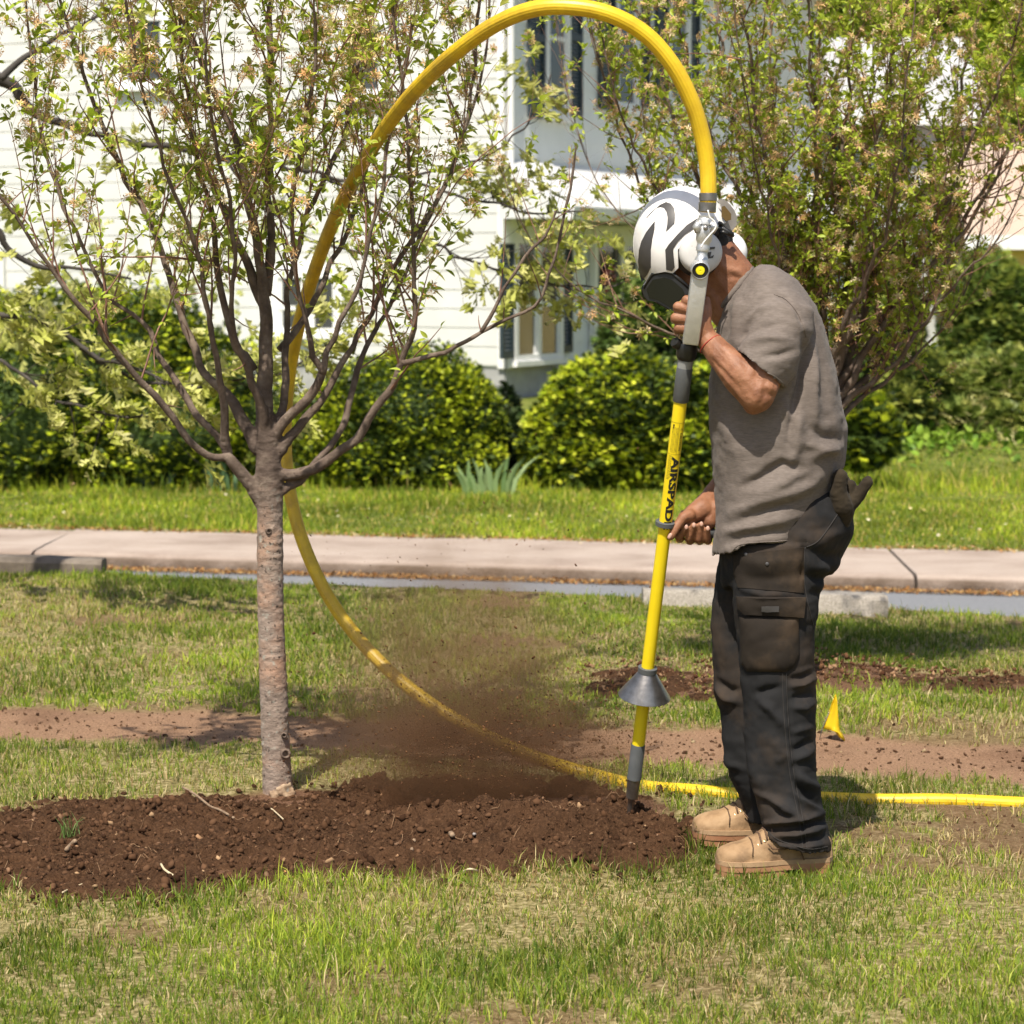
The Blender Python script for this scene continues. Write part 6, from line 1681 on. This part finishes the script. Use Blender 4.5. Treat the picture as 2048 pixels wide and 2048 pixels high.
tube('head_band', [W(*q, -.085) for q in zH([(1300, 700), (1360, 620), (1420, 600), (1500, 650), (1560, 690)])], .006, BLACKP, helmet, 8)

# ---- work glove tucked in the back pocket
bm = bmesh.new()
capsule(bm, W(1684, 1012, -.10), W(1676, 985, -.11), .028, .021); capsule(bm, W(1676, 985, -.11), W(1681, 953, -.115), .0205, .0180)
capsule(bm, W(1694, 1000, -.085), W(1702, 970, -.085), .0145, .0125); capsule(bm, W(1697, 1012, -.09), W(1716, 992, -.09), .0190, .0160); capsule(bm, W(1716, 992, -.09), W(1735, 964, -.092), .0155, .0135)
capsule(bm, W(1688, 1022, -.09), W(1680, 1050, -.07), .026, .022); capsule(bm, W(1690, 1000, -.07), W(1692, 960, -.066), .012, .010)
me = remeshed(bm, .003, 3); V = getco(me); N = getno(me); V += N * (0.0018 * np.abs(fbm(V[:, 0] * 70, V[:, 1] * 70, V[:, 2] * 110, seed=641, octs=2)))[:, None]; setco(me, V)
tag(link('work_glove', me, cloth('worn dark glove', [(0.022, 0.016, 0.010), (0.04, 0.03, 0.018)], 30, 600)), 'dark brown work glove sticking out of the worker\'s back pocket', 'glove')

# ================================================================ AIR LANCE AND HOSE
YEL = simple('glossy yellow fibreglass', [(0.80, 0.60, 0.012), (0.86, 0.66, 0.018)], 12, 0.3, 0.03, 60)
DGREY = simple('dark grey grip', [(0.075, 0.08, 0.083), (0.10, 0.105, 0.108)], 25, 0.5, 0.1, 200)
LGREY = simple('light grey sleeve', [(0.22, 0.225, 0.22), (0.27, 0.275, 0.27)], 25, 0.5)
STEEL = simple('scratched steel', [(0.20, 0.185, 0.17), (0.34, 0.32, 0.30)], 40, 0.36, 0.15, 90, metal=0.9)
ALU = simple('cast aluminium', [(0.55, 0.55, 0.54), (0.66, 0.66, 0.65)], 30, 0.42, 0.2, 120, metal=0.75)
TIP = P(1259, 1632, 6.30); TOP = P(1368.5, 742, 6.02)
AX = (TIP - TOP); LT = AX.length; AX = AX / LT
lance = tag(empty('air_lance', TIP), 'yellow air lance with aluminium trigger head and steel splash cone', 'digging tool')
def at_row(py):      # distance down the axis from TOP where the row of the photo is met
    lo, hi = -0.5, LT + .2
    for _ in range(40):
        mid = (lo + hi) / 2; q = TOP + AX * mid
        if proj([q[:]])[1][0] < py: lo = mid
        else: hi = mid
    return lo
RT = .0163
d = {k: at_row(k) for k in (660, 688, 720, 735, 803, 1046, 1337, 1345, 1392, 1488, 1557, 1597, 1630)}
lathe('shaft', [(d[803] - .01, RT), (d[1488] + .01, RT)], TOP, AX, YEL, lance, 40)
lathe('upper_sleeve', [(d[735], .0185), (d[735] + .003, .0195), (d[803] - .002, .0195), (d[803], .0182)], TOP, AX, DGREY, lance, 36)
lathe('sleeve_ring', [(d[720] - .01, .0188), (d[735], .0188)], TOP, AX, LGREY, lance, 36)
lathe('collar', [(d[688] - .004, .022), (d[688], .0245), (d[688] + .012, .0255), (d[720] - .012, .0252), (d[720] - .002, .021), (d[720], .018)], TOP, AX, BLACKP, lance, 36)
lathe('lower_sleeve', [(d[1488], .0172), (d[1488] + .002, .0180), (d[1557] - .006, .0180), (d[1557] - .004, .0186), (d[1557], .0186)], TOP, AX, DGREY, lance, 36)
lathe('nozzle', [(d[1557], .0165), (d[1557] + .01, .0165), (d[1597] - .004, .0150), (d[1597], .0105), (d[1597] + .004, .0088), (d[1630] + .01, .0072), (d[1630] + .012, .0035)], TOP, AX, STEEL, lance, 32)
lathe('splash_cone', [(d[1345] - .004, .0205), (d[1345] + .002, .024), (d[1392] - .0015, .0655), (d[1392], .066), (d[1392] + .001, .0645), (d[1345] + .008, .022)], TOP, AX, STEEL, lance, 64)
lathe('cone_flange', [(d[1337] - .004, .0225), (d[1337] - .003, .0242), (d[1345] - .001, .0242), (d[1345], .023)], TOP, AX, DGREY, lance, 40)
lathe('handle_disc', [(d[1046] - .005, .0235), (d[1046] - .004, .0250), (d[1046] + .006, .0250), (d[1046] + .007, .0235)], TOP, AX, DGREY, lance, 40)
hb = TOP + AX * d[1046]
tube('side_handle', [hb + Vector((.016, .012, -.010)), W(1372, 1060, -.004), W(1400, 1063, .004), W(1440, 1068, .012)], [.010, .012, .012, .012], DGREY, lance, 14)
# lettering wrapped round the shaft
vx = Vector((1, 0, 0)); vx = (vx - AX * vx.dot(AX)).normalized(); vy = AX.cross(vx); vy = vy if vy.y < 0 else -vy
INK = simple('black lettering', [(0.012, 0.012, 0.012)], rough=.5)
def shaft_pt(s, arc_, r=RT + .0006): a = arc_ / RT; return TOP + AX * s + (vy * math.cos(a) + vx * math.sin(a)) * r
def wrap_text(txt, size, s0, c0, length=None, bold=0.0, name='lettering'):
    cu = bpy.data.curves.new('txt', 'FONT'); cu.body = txt; cu.size = size; cu.offset = bold; cu.resolution_u = 3
    o = bpy.data.objects.new('txt', cu); COL.objects.link(o)
    dg = bpy.context.evaluated_depsgraph_get(); dg.update(); me = bpy.data.meshes.new_from_object(o.evaluated_get(dg)); bpy.data.objects.remove(o)
    bm = bmesh.new(); bm.from_mesh(me); bpy.data.meshes.remove(me)
    for k in range(1, 9): bmesh.ops.bisect_plane(bm, geom=bm.verts[:] + bm.edges[:] + bm.faces[:], plane_co=(0, size * k / 12, 0), plane_no=(0, 1, 0))
    xs = [v.co.x for v in bm.verts]; x0, x1 = min(xs), max(xs); sc = (length / (x1 - x0)) if length else 1.0
    for v in bm.verts: v.co = shaft_pt(s0 + (v.co.x - x0) * sc, c0 + v.co.y)
    me = bpy.data.meshes.new(name); bm.to_mesh(me); bm.free()
    return link(name, me, INK, lance, False)
wrap_text('AIRSPADE', .0245, at_row(909), -.0042, d[1046] - at_row(909) + .012, .0010)
wrap_text('CAUTION', .0085, at_row(862), .0075, at_row(897) - at_row(862), .0002)
def ink_line(s0, s1, c0, c1):
    n = 6; V = []
    for k in range(n + 1):
        t = k / n; V += [shaft_pt(s0 + (s1 - s0) * t, c0), shaft_pt(s0 + (s1 - s0) * t, c1)]
    return V, [(2 * k, 2 * k + 1, 2 * k + 3, 2 * k + 2) for k in range(n)]
def ink(name, lst):
    V = []; Fc = []
    for q in lst:
        v, f = ink_line(*q); o = len(V); V += v; Fc += [tuple(i + o for i in g) for g in f]
    return tag(mesh(name, V, Fc, INK, lance, False), kind='stuff')
R0, R1_ = at_row(842), at_row(905)
L_ = []
for s in (R0, R1_):
    for k in range(12): a0 = -.022 + .044 * k / 12; L_.append((s, s + .0007, a0, a0 + .0037))
L_.append((R0, R1_, .0030, .0036))
for c0 in (-.0125, -.0095, -.0065, -.0030, .0):
    s = R0 + .012
    while s < R1_ - .006:
        e_ = s + random.uniform(.002, .008); L_.append((s, min(e_, R1_ - .004), c0, c0 + .0010)); s = e_ + .0018
for c0 in (-.0135, -.0105, -.0075):
    s = R1_ + .004
    while s < R1_ + .062: e_ = s + random.uniform(.002, .007); L_.append((s, e_, c0, c0 + .0011)); s = e_ + .0018
for k in range(5): L_.append((at_row(852) + k * .0012, at_row(852) + k * .0012 + .0008, .0105 - .0009 * k - .0007, .0105 + .0009 * k + .0007)) if k == 4 else L_.append((at_row(852) + k * .0014, at_row(852) + k * .0014 + .0013, .0105 - .0009 * k - .0006, .0105 - .0009 * k + .0005))
for k in range(5): L_.append((at_row(852) + k * .0014, at_row(852) + k * .0014 + .0013, .0105 + .0009 * k - .0005, .0105 + .0009 * k + .0006))
L_.append((at_row(846), at_row(850), -.0125, -.0085)); L_.append((at_row(850), at_row(854), -.0115, -.0095))
ink('fine_print', L_)

# trigger head: flat bar, pivot, hose coupling
p0, p1 = P(1400, 545, 5.935), P(1381, 688, 5.965)
ub = (p1 - p0).normalized(); sb = ub.cross(Vector((0, 1, 0))).normalized(); sb = sb if sb.x > 0 else -sb; nb = Vector((0, -1, 0)); nb = (nb - ub * nb.dot(ub)).normalized()
bm = bmesh.new(); rings = []
for t, hw, th in ((0, .0195, .010), (.02, .0200, .011), (.5, .0200, .011), (.97, .0195, .011), (1.0, .0185, .009)):
    c = p0 + (p1 - p0) * t + nb * .002
    rings.append([c + sb * (hw * a) + nb * (th * b_) for a, b_ in ((-1, -1), (-1, .55), (-.9, .92), (-.75, 1), (.75, 1), (.9, .92), (1, .55), (1, -1))])
loft(bm, rings); bmesh.ops.recalc_face_normals(bm, faces=bm.faces); me = bpy.data.meshes.new('lever'); bm.to_mesh(me); bm.free()
lever = link('lever', me, ALU, lance); set_sharp(me, 40)
pv = P(1400, 539, 5.93)
lathe('pivot', [(-.02, .0225), (.010, .0225), (.016, .0215), (.018, .0195), (.0165, .0190), (.006, .0188), (.006, .0005)], pv, nb, ALU, lance, 36)
lathe('pivot_ring', [(.004, .0187), (.012, .0187), (.013, .0120), (.008, .0118), (.006, .01)], pv, nb, BLACKP, lance, 36)
lathe('button', [(.004, .0112), (.012, .0112), (.0145, .0098), (.0150, .0025), (.0135, .0018), (.0135, .0003)], pv, nb, simple('bright yellow button', [(0.85, 0.75, 0.02)], rough=.35), lance, 30)
tube('grip', [P(1398, 560, 5.99), P(1390, 620, 6.0), P(1376, 692, 6.01)], [.014, .015, .015], DGREY, lance, 16)
hk = P(1357, 690, 6.0)
lathe('trigger_stop', [(-.01, .011), (.008, .014), (.016, .012)], hk, (-.6, -.5, .5), BLACKP, lance, 18)
c0, c1 = P(1403, 520, 5.95), P(1416, 400, 5.95); ca = (c1 - c0).normalized(); LC = (c1 - c0).length
lathe('fitting', [(-.012, .016), (.0, .0165), (.006, .0145), (.010, .0125), (.020, .0125), (.021, .0155), (.030, .0165), (.034, .0150), (.040, .0150), (.046, .0185), (.060, .0195), (.072, .020), (.078, .0175), (.082, .0175), (.084, .0205), (.096, .0205), (.099, .018), (.104, .0185)], c0, ca, ALU, lance, 28)
for a_ in (-1, 1):
    e_ = c0 + ca * .078 + Vector((a_ * .017, -.010, 0))
    tube('coupling_claw', [e_ + ca * -.012, e_ + Vector((a_ * .004, -.006, 0)), e_ + ca * .014], [.007, .010, .006], ALU, lance, 12)
lathe('bolt', [(0, .006), (.006, .006), (.008, .004), (.0085, .0005)], c0 + ca * .075 + Vector((.0, -.019, 0)), (0, -1, .1), STEEL, lance, 12)
tube('safety_wire', spline([tuple(P(*q, 5.915)) for q in zH([(1120, 865), (1150, 800), (1230, 700), (1310, 610), (1325, 550), (1290, 490), (1240, 450), (1225, 400), (1212, 345)])], .004), .0021, simple('bright wire', [(0.75, 0.74, 0.72)], rough=.35), lance, 8)

# hose: from the coupling over the top, down behind the tree and away along the ground
HR = .0190
def hose_material():
    m, nt, b = newmat('ribbed yellow hose')
    c = ramp(nt, noise(nt, 30, 5), [(0.3, (0.72, 0.46, 0.014)), (0.6, (0.82, 0.56, 0.018))])
    g = nt.nodes.new('ShaderNodeNewGeometry'); sx = nt.nodes.new('ShaderNodeSeparateXYZ'); nt.links.new(g.outputs['Position'], sx.inputs[0])
    n_ = noise(nt, 9, 6, 0.7)
    ad = nd(nt, 'ShaderNodeMath', operation='MULTIPLY_ADD', i_1=1.9, i_2=-0.62); nt.links.new(n_, ad.inputs[0])
    mr = nd(nt, 'ShaderNodeMapRange', i_1=0.25, i_2=-0.15, i_3=0.35, i_4=1.0); nt.links.new(sx.outputs[0], mr.inputs[0])
    f = nd(nt, 'ShaderNodeMath', operation='MULTIPLY', use_clamp=True); nt.links.new(ad.outputs[0], f.inputs[0]); nt.links.new(mr.outputs[0], f.inputs[1])
    c = mix(nt, f.outputs[0], c, (0.26, 0.15, 0.035))           # ground-in dirt, plus tree shade painted into the left half
    nt.links.new(c, b.inputs['Base Color']); b.inputs['Roughness'].default_value = .42
    return m
HOSE = hose_material()
hpx = [(1415, 425, 5.95), (1417, 385, 5.95), (1415, 335, 5.95), (1405, 275, 5.94), (1384, 205, 5.92), (1345, 130, 5.90), (1290, 68, 5.89), (1215, 27, 5.88), (1130, 13, 5.89), (1060, 20, 5.92), (985, 52, 6.0), (905, 110, 6.12), (830, 182, 6.35), (765, 265, 6.65), (712, 350, 6.93), (668, 440, 7.15), (630, 540, 7.35), (600, 640, 7.47), (580, 740, 7.52), (571, 840, 7.53), (573, 930, 7.52), (586, 1015, 7.50), (612, 1100, 7.47), (655, 1190, 7.43), (715, 1275, 7.38), (790, 1352, 7.32), (880, 1420, 7.27), (980, 1475, 7.23), (1080, 1518, 7.20), (1180, 1548, 7.18)]
hp = [P(*q) for q in hpx]
for px, py in ((1280, 1568), (1380, 1580), (1480, 1588), (1600, 1594), (1750, 1598), (1900, 1600), (2100, 1601), (2400, 1598)):
    q = G(px, py, .012); q.z = float(np.maximum(gz(q.x, q.y), bed_height(q.x, q.y))) + HR * .35; hp.append(q)
hs = [Vector(v) for v in spline([tuple(v) for v in hp], .018)]
hose = tag(tube('air_hose', hs, HR, HOSE, None, 48, ridge=lambda a: 0.035 * math.cos(16 * a)), 'yellow ribbed air hose looping over the worker and trailing along the ground', 'hose')
for z0, z1 in ((405, 424), (386, 402)):
    a_ = P(1416 if z0 < 400 else 1415, z0, 5.95); b_ = P(1416 if z0 < 400 else 1414, z1, 5.95)
    lathe('hose_clamp', [(0, HR * 1.05), (.001, HR * 1.12), ((b_ - a_).length - .001, HR * 1.12), ((b_ - a_).length, HR * 1.05)], a_, b_ - a_, STEEL, hose, 36)

# ================================================================ SMALL THINGS, DUST
# marker flag on its wire
fl = tag(empty('marker_flag', G(1640, 1492, 0.0)), 'small yellow marker flag on a thin wire in the grass', 'flag')
YF = 5000 * 1.46 / (1492 - 550)
tube('wire', [P(1634, 1502, YF), P(1643, 1462, YF), P(1668, 1400, YF)], .0016, STEEL, fl, 6)
def flag():
    prof = [(1671, 1388, 1672, 1389), (1664, 1405, 1675, 1403), (1656, 1428, 1676, 1428), (1648, 1450, 1678, 1452), (1646, 1457, 1680, 1462), (1668, 1461, 1686, 1470), (1678, 1474, 1692, 1484)]
    V = []; Fc = []
    n = 8
    for k, (ax_, ay, bx2, by2) in enumerate(prof):
        for j in range(n + 1):
            t = j / n; V.append(P(ax_ + (bx2 - ax_) * t, ay + (by2 - ay) * t, YF - .01 + .022 * math.sin(t * 4.2 + k * .5) * (0.3 + .12 * k)))
    for k in range(len(prof) - 1):
        for j in range(n): a = k * (n + 1) + j; Fc.append((a, a + 1, a + n + 2, a + n + 1))
    o = mesh('flag_cloth', V, Fc, leafmat('yellow flag plastic', False, [(0.85, 0.62, 0.02), (0.85, 0.62, 0.02)], .35, .4), fl)
    so = o.modifiers.new('s', 'SOLIDIFY'); so.thickness = .0008
flag()
# sticks and exposed roots on the soil
STICK = simple('weathered stick', [(0.16, 0.10, 0.06), (0.34, 0.24, 0.15)], 60, .85)
PALE = simple('pale straw stem', [(0.50, 0.40, 0.24), (0.62, 0.52, 0.34)], 40, .8)
def stick(pxs, r, m, label, lift=.006):
    pts = []
    for a, b_ in pxs:
        q = G(a, b_, .03)
        for _ in range(6): q = G(a, b_, float(np.maximum(gz(q.x, q.y), bed_height(q.x, q.y))) + lift)
        pts.append(q)
    tag(tube('stick', spline([tuple(p) for p in pts], .012), r, m, None, 6), label, 'stick')
stick([(366, 1575), (392, 1590), (420, 1612), (440, 1620), (468, 1636)], .0032, STICK, 'long thin stick lying left of the trunk base', .02)
stick([(322, 1728), (330, 1740), (348, 1752)], .003, PALE, 'pale curved stem in the middle of the left soil')
stick([(133, 1699), (142, 1690), (150, 1682)], .006, STICK, 'short thick stick below the grass tuft in the soil')
stick([(125, 1785), (145, 1775), (165, 1768)], .002, PALE, 'pale straw at the front edge of the left soil')
stick([(540, 1615), (552, 1625), (566, 1638)], .002, PALE, 'thin twig leaning at the foot of the trunk')
stick([(560, 1725), (572, 1745), (586, 1755)], .003, simple('orange root', [(0.45, 0.22, 0.08)], rough=.8), 'orange root stub in the soil below the trunk')
stick([(822, 1705), (826, 1690), (828, 1680)], .005, STICK, 'stubby upright wood chip in the central soil')
stick([(880, 1655), (895, 1662), (905, 1670)], .007, STICK, 'dark wood piece on the central soil ridge')
stick([(948, 1668), (962, 1676), (975, 1684)], .004, simple('grey bark chip', [(0.30, 0.27, 0.25)], rough=.8), 'grey bark chip on the central soil ridge')
stick([(925, 1744), (940, 1738), (955, 1742)], .003, PALE, 'pale stem near the front of the central soil')
stick([(1250, 1690), (1262, 1686), (1280, 1692)], .0024, STICK, 'thin root near the right end of the soil')
# rootlets: uncountable
def rootlets():
    lst = []
    for k in range(110):
        x = random.uniform(-1.4, .5); y = random.uniform(5.9, 6.8)
        if bed_mask(np.array([x]), np.array([y]))[0] < .6: continue
        a = random.uniform(0, 6.28); pts = []; L = random.uniform(.015, .06)
        for j in range(5):
            z = float(bed_height(np.array([x]), np.array([y]))[0]) + .003 + .012 * math.sin(j / 4 * 3.14) * random.random(); pts.append((x, y, z)); a += random.uniform(-.7, .7); x += math.cos(a) * L / 4; y += math.sin(a) * L / 4
        lst.append((pts, [random.uniform(.0004, .0010)] * 5))
    tag(tubes('rootlets', lst, simple('fine tan roots', [(0.16, 0.085, 0.04), (0.34, 0.21, 0.11)], 50, .8), None, 4), 'fine tan rootlets sticking out of the dug soil', 'roots', kind='stuff')
rootlets()
# grass tufts standing in the soil and in front of it
def tuft(px, py, n, h, label):
    q = G(px, py, .02)
    for _ in range(5): q = G(px, py, float(np.maximum(gz(q.x, q.y), bed_height(q.x, q.y))))
    x = q.x + rng.normal(0, .012, n); y = q.y + rng.normal(0, .012, n)
    c = np.array([(0.16, 0.26, 0.07), (0.22, 0.32, 0.11), (0.12, 0.2, 0.04)])[rng.integers(0, 3, n)]
    o = blades('grass_tuft', x, y, np.full(n, q.z - .004), rng.uniform(.5, 1.1, n) * h, np.full(n, .0028), rng.uniform(.1, .8, n), rng.uniform(0, 6.28, n), c, label)
    del o['kind']; o['category'] = 'grass tuft'
tuft(132, 1672, 26, .075, 'lone grass tuft growing out of the left soil')
# soil thrown up by the air blast: grains and chips in the air
def flying():
    n = 12000
    a = rng.random(n)
    px = np.where(a < .72, rng.normal(1040, 150, n), rng.normal(900, 230, n))
    py = np.where(a < .72, rng.normal(1490, 80, n), 1560 - np.abs(rng.normal(0, 220, n)))
    k = (py < 1640) & (px > 560) & (px < 1330); px, py = px[k], py[k]; n = len(px)
    Y = rng.normal(6.75, .16, n)
    pos = np.array([P(a_, b_, c_)[:] for a_, b_, c_ in zip(px, py, Y)])
    pos = pos[pos[:, 2] > .05]; n = len(pos)
    s = .0005 * (5 ** (rng.random(n) ** 2.2))
    s[rng.random(n) < .012] *= 2.0
    TV, TF = rock_template(12)
    src = np.array(TIP[:]); v = pos - src; v /= np.linalg.norm(v, axis=1, keepdims=True); v = v + rng.normal(0, .5, (n, 3))
    R = frames(v, rand_unit(n)); S = np.stack([s, s * rng.uniform(1, 2.6, n), s * .7], -1)
    c = np.array([(0.05, 0.024, 0.012), (0.09, 0.042, 0.02), (0.14, 0.068, 0.03)])[rng.integers(0, 3, n)]
    tag(inst_mesh('flying_soil', TV, TF, pos, R, S, LEAFCOL, None, c), 'grains and chips of soil blown into the air by the lance', 'flying soil', kind='stuff')
flying()
def dust(name, px, py, Y, rx, ry, rz, dens, col, seed, label, nsc):
    bm = bmesh.new(); bmesh.ops.create_uvsphere(bm, u_segments=32, v_segments=20, radius=1.0)
    me = bpy.data.meshes.new(name); bm.to_mesh(me); bm.free()
    m = bpy.data.materials.new(name); m.use_nodes = True; nt = m.node_tree; nt.nodes.remove(nt.nodes['Principled BSDF'])
    pv_ = nd(nt, 'ShaderNodeVolumePrincipled'); pv_.inputs['Color'].default_value = (*col, 1); pv_.inputs['Anisotropy'].default_value = .25
    tc = nt.nodes.new('ShaderNodeTexCoord'); ln = nd(nt, 'ShaderNodeVectorMath', operation='LENGTH'); nt.links.new(tc.outputs['Object'], ln.inputs[0])
    fo = nd(nt, 'ShaderNodeMapRange', interpolation_type='SMOOTHSTEP', i_1=1.0, i_2=.12, i_3=0.0, i_4=1.0); nt.links.new(ln.outputs['Value'], fo.inputs[0])
    n_ = nd(nt, 'ShaderNodeTexNoise'); n_.inputs['Scale'].default_value = nsc; n_.inputs['Detail'].default_value = 5; n_.inputs['Roughness'].default_value = .6; n_.inputs['Distortion'].default_value = .4
    mp = nt.nodes.new('ShaderNodeMapping'); mp.inputs['Location'].default_value = (seed, seed * .7, 0); nt.links.new(tc.outputs['Object'], mp.inputs[0]); nt.links.new(mp.outputs[0], n_.inputs[0])
    nr = nd(nt, 'ShaderNodeMapRange', i_1=.40, i_2=.64, i_3=0.06, i_4=1.0); nt.links.new(n_.outputs[0], nr.inputs[0])
    a_ = nd(nt, 'ShaderNodeMath', operation='MULTIPLY'); nt.links.new(fo.outputs[0], a_.inputs[0]); nt.links.new(nr.outputs[0], a_.inputs[1])
    b_ = nd(nt, 'ShaderNodeMath', operation='MULTIPLY', i_1=dens); nt.links.new(a_.outputs[0], b_.inputs[0]); nt.links.new(b_.outputs[0], pv_.inputs['Density'])
    nt.links.new(pv_.outputs[0], nt.nodes['Material Output'].inputs['Volume'])
    o = link(name, me, m, None); o.location = P(px, py, Y); o.scale = (rx, ry, rz)
    tag(o, label, 'dust', kind='stuff')
dust('dust_cloud', 1010, 1520, 6.72, .54, .22, .24, 15.0, (0.31, 0.18, 0.10), 1.3, 'dense brown dust boiling up left of the lance tip', 4.2)
dust('dust_plume', 930, 1370, 6.82, .44, .26, .52, 11.0, (0.42, 0.27, 0.155), 4.1, 'thin brown plume of dust rising between trunk and lance', 3.4)
dust('dust_haze', 830, 1490, 6.9, .46, .24, .22, 6.5, (0.40, 0.235, 0.135), 7.7, 'low brown dust drifting over the path towards the trunk', 2.6)
scene.cycles.volume_step_rate = 2.0
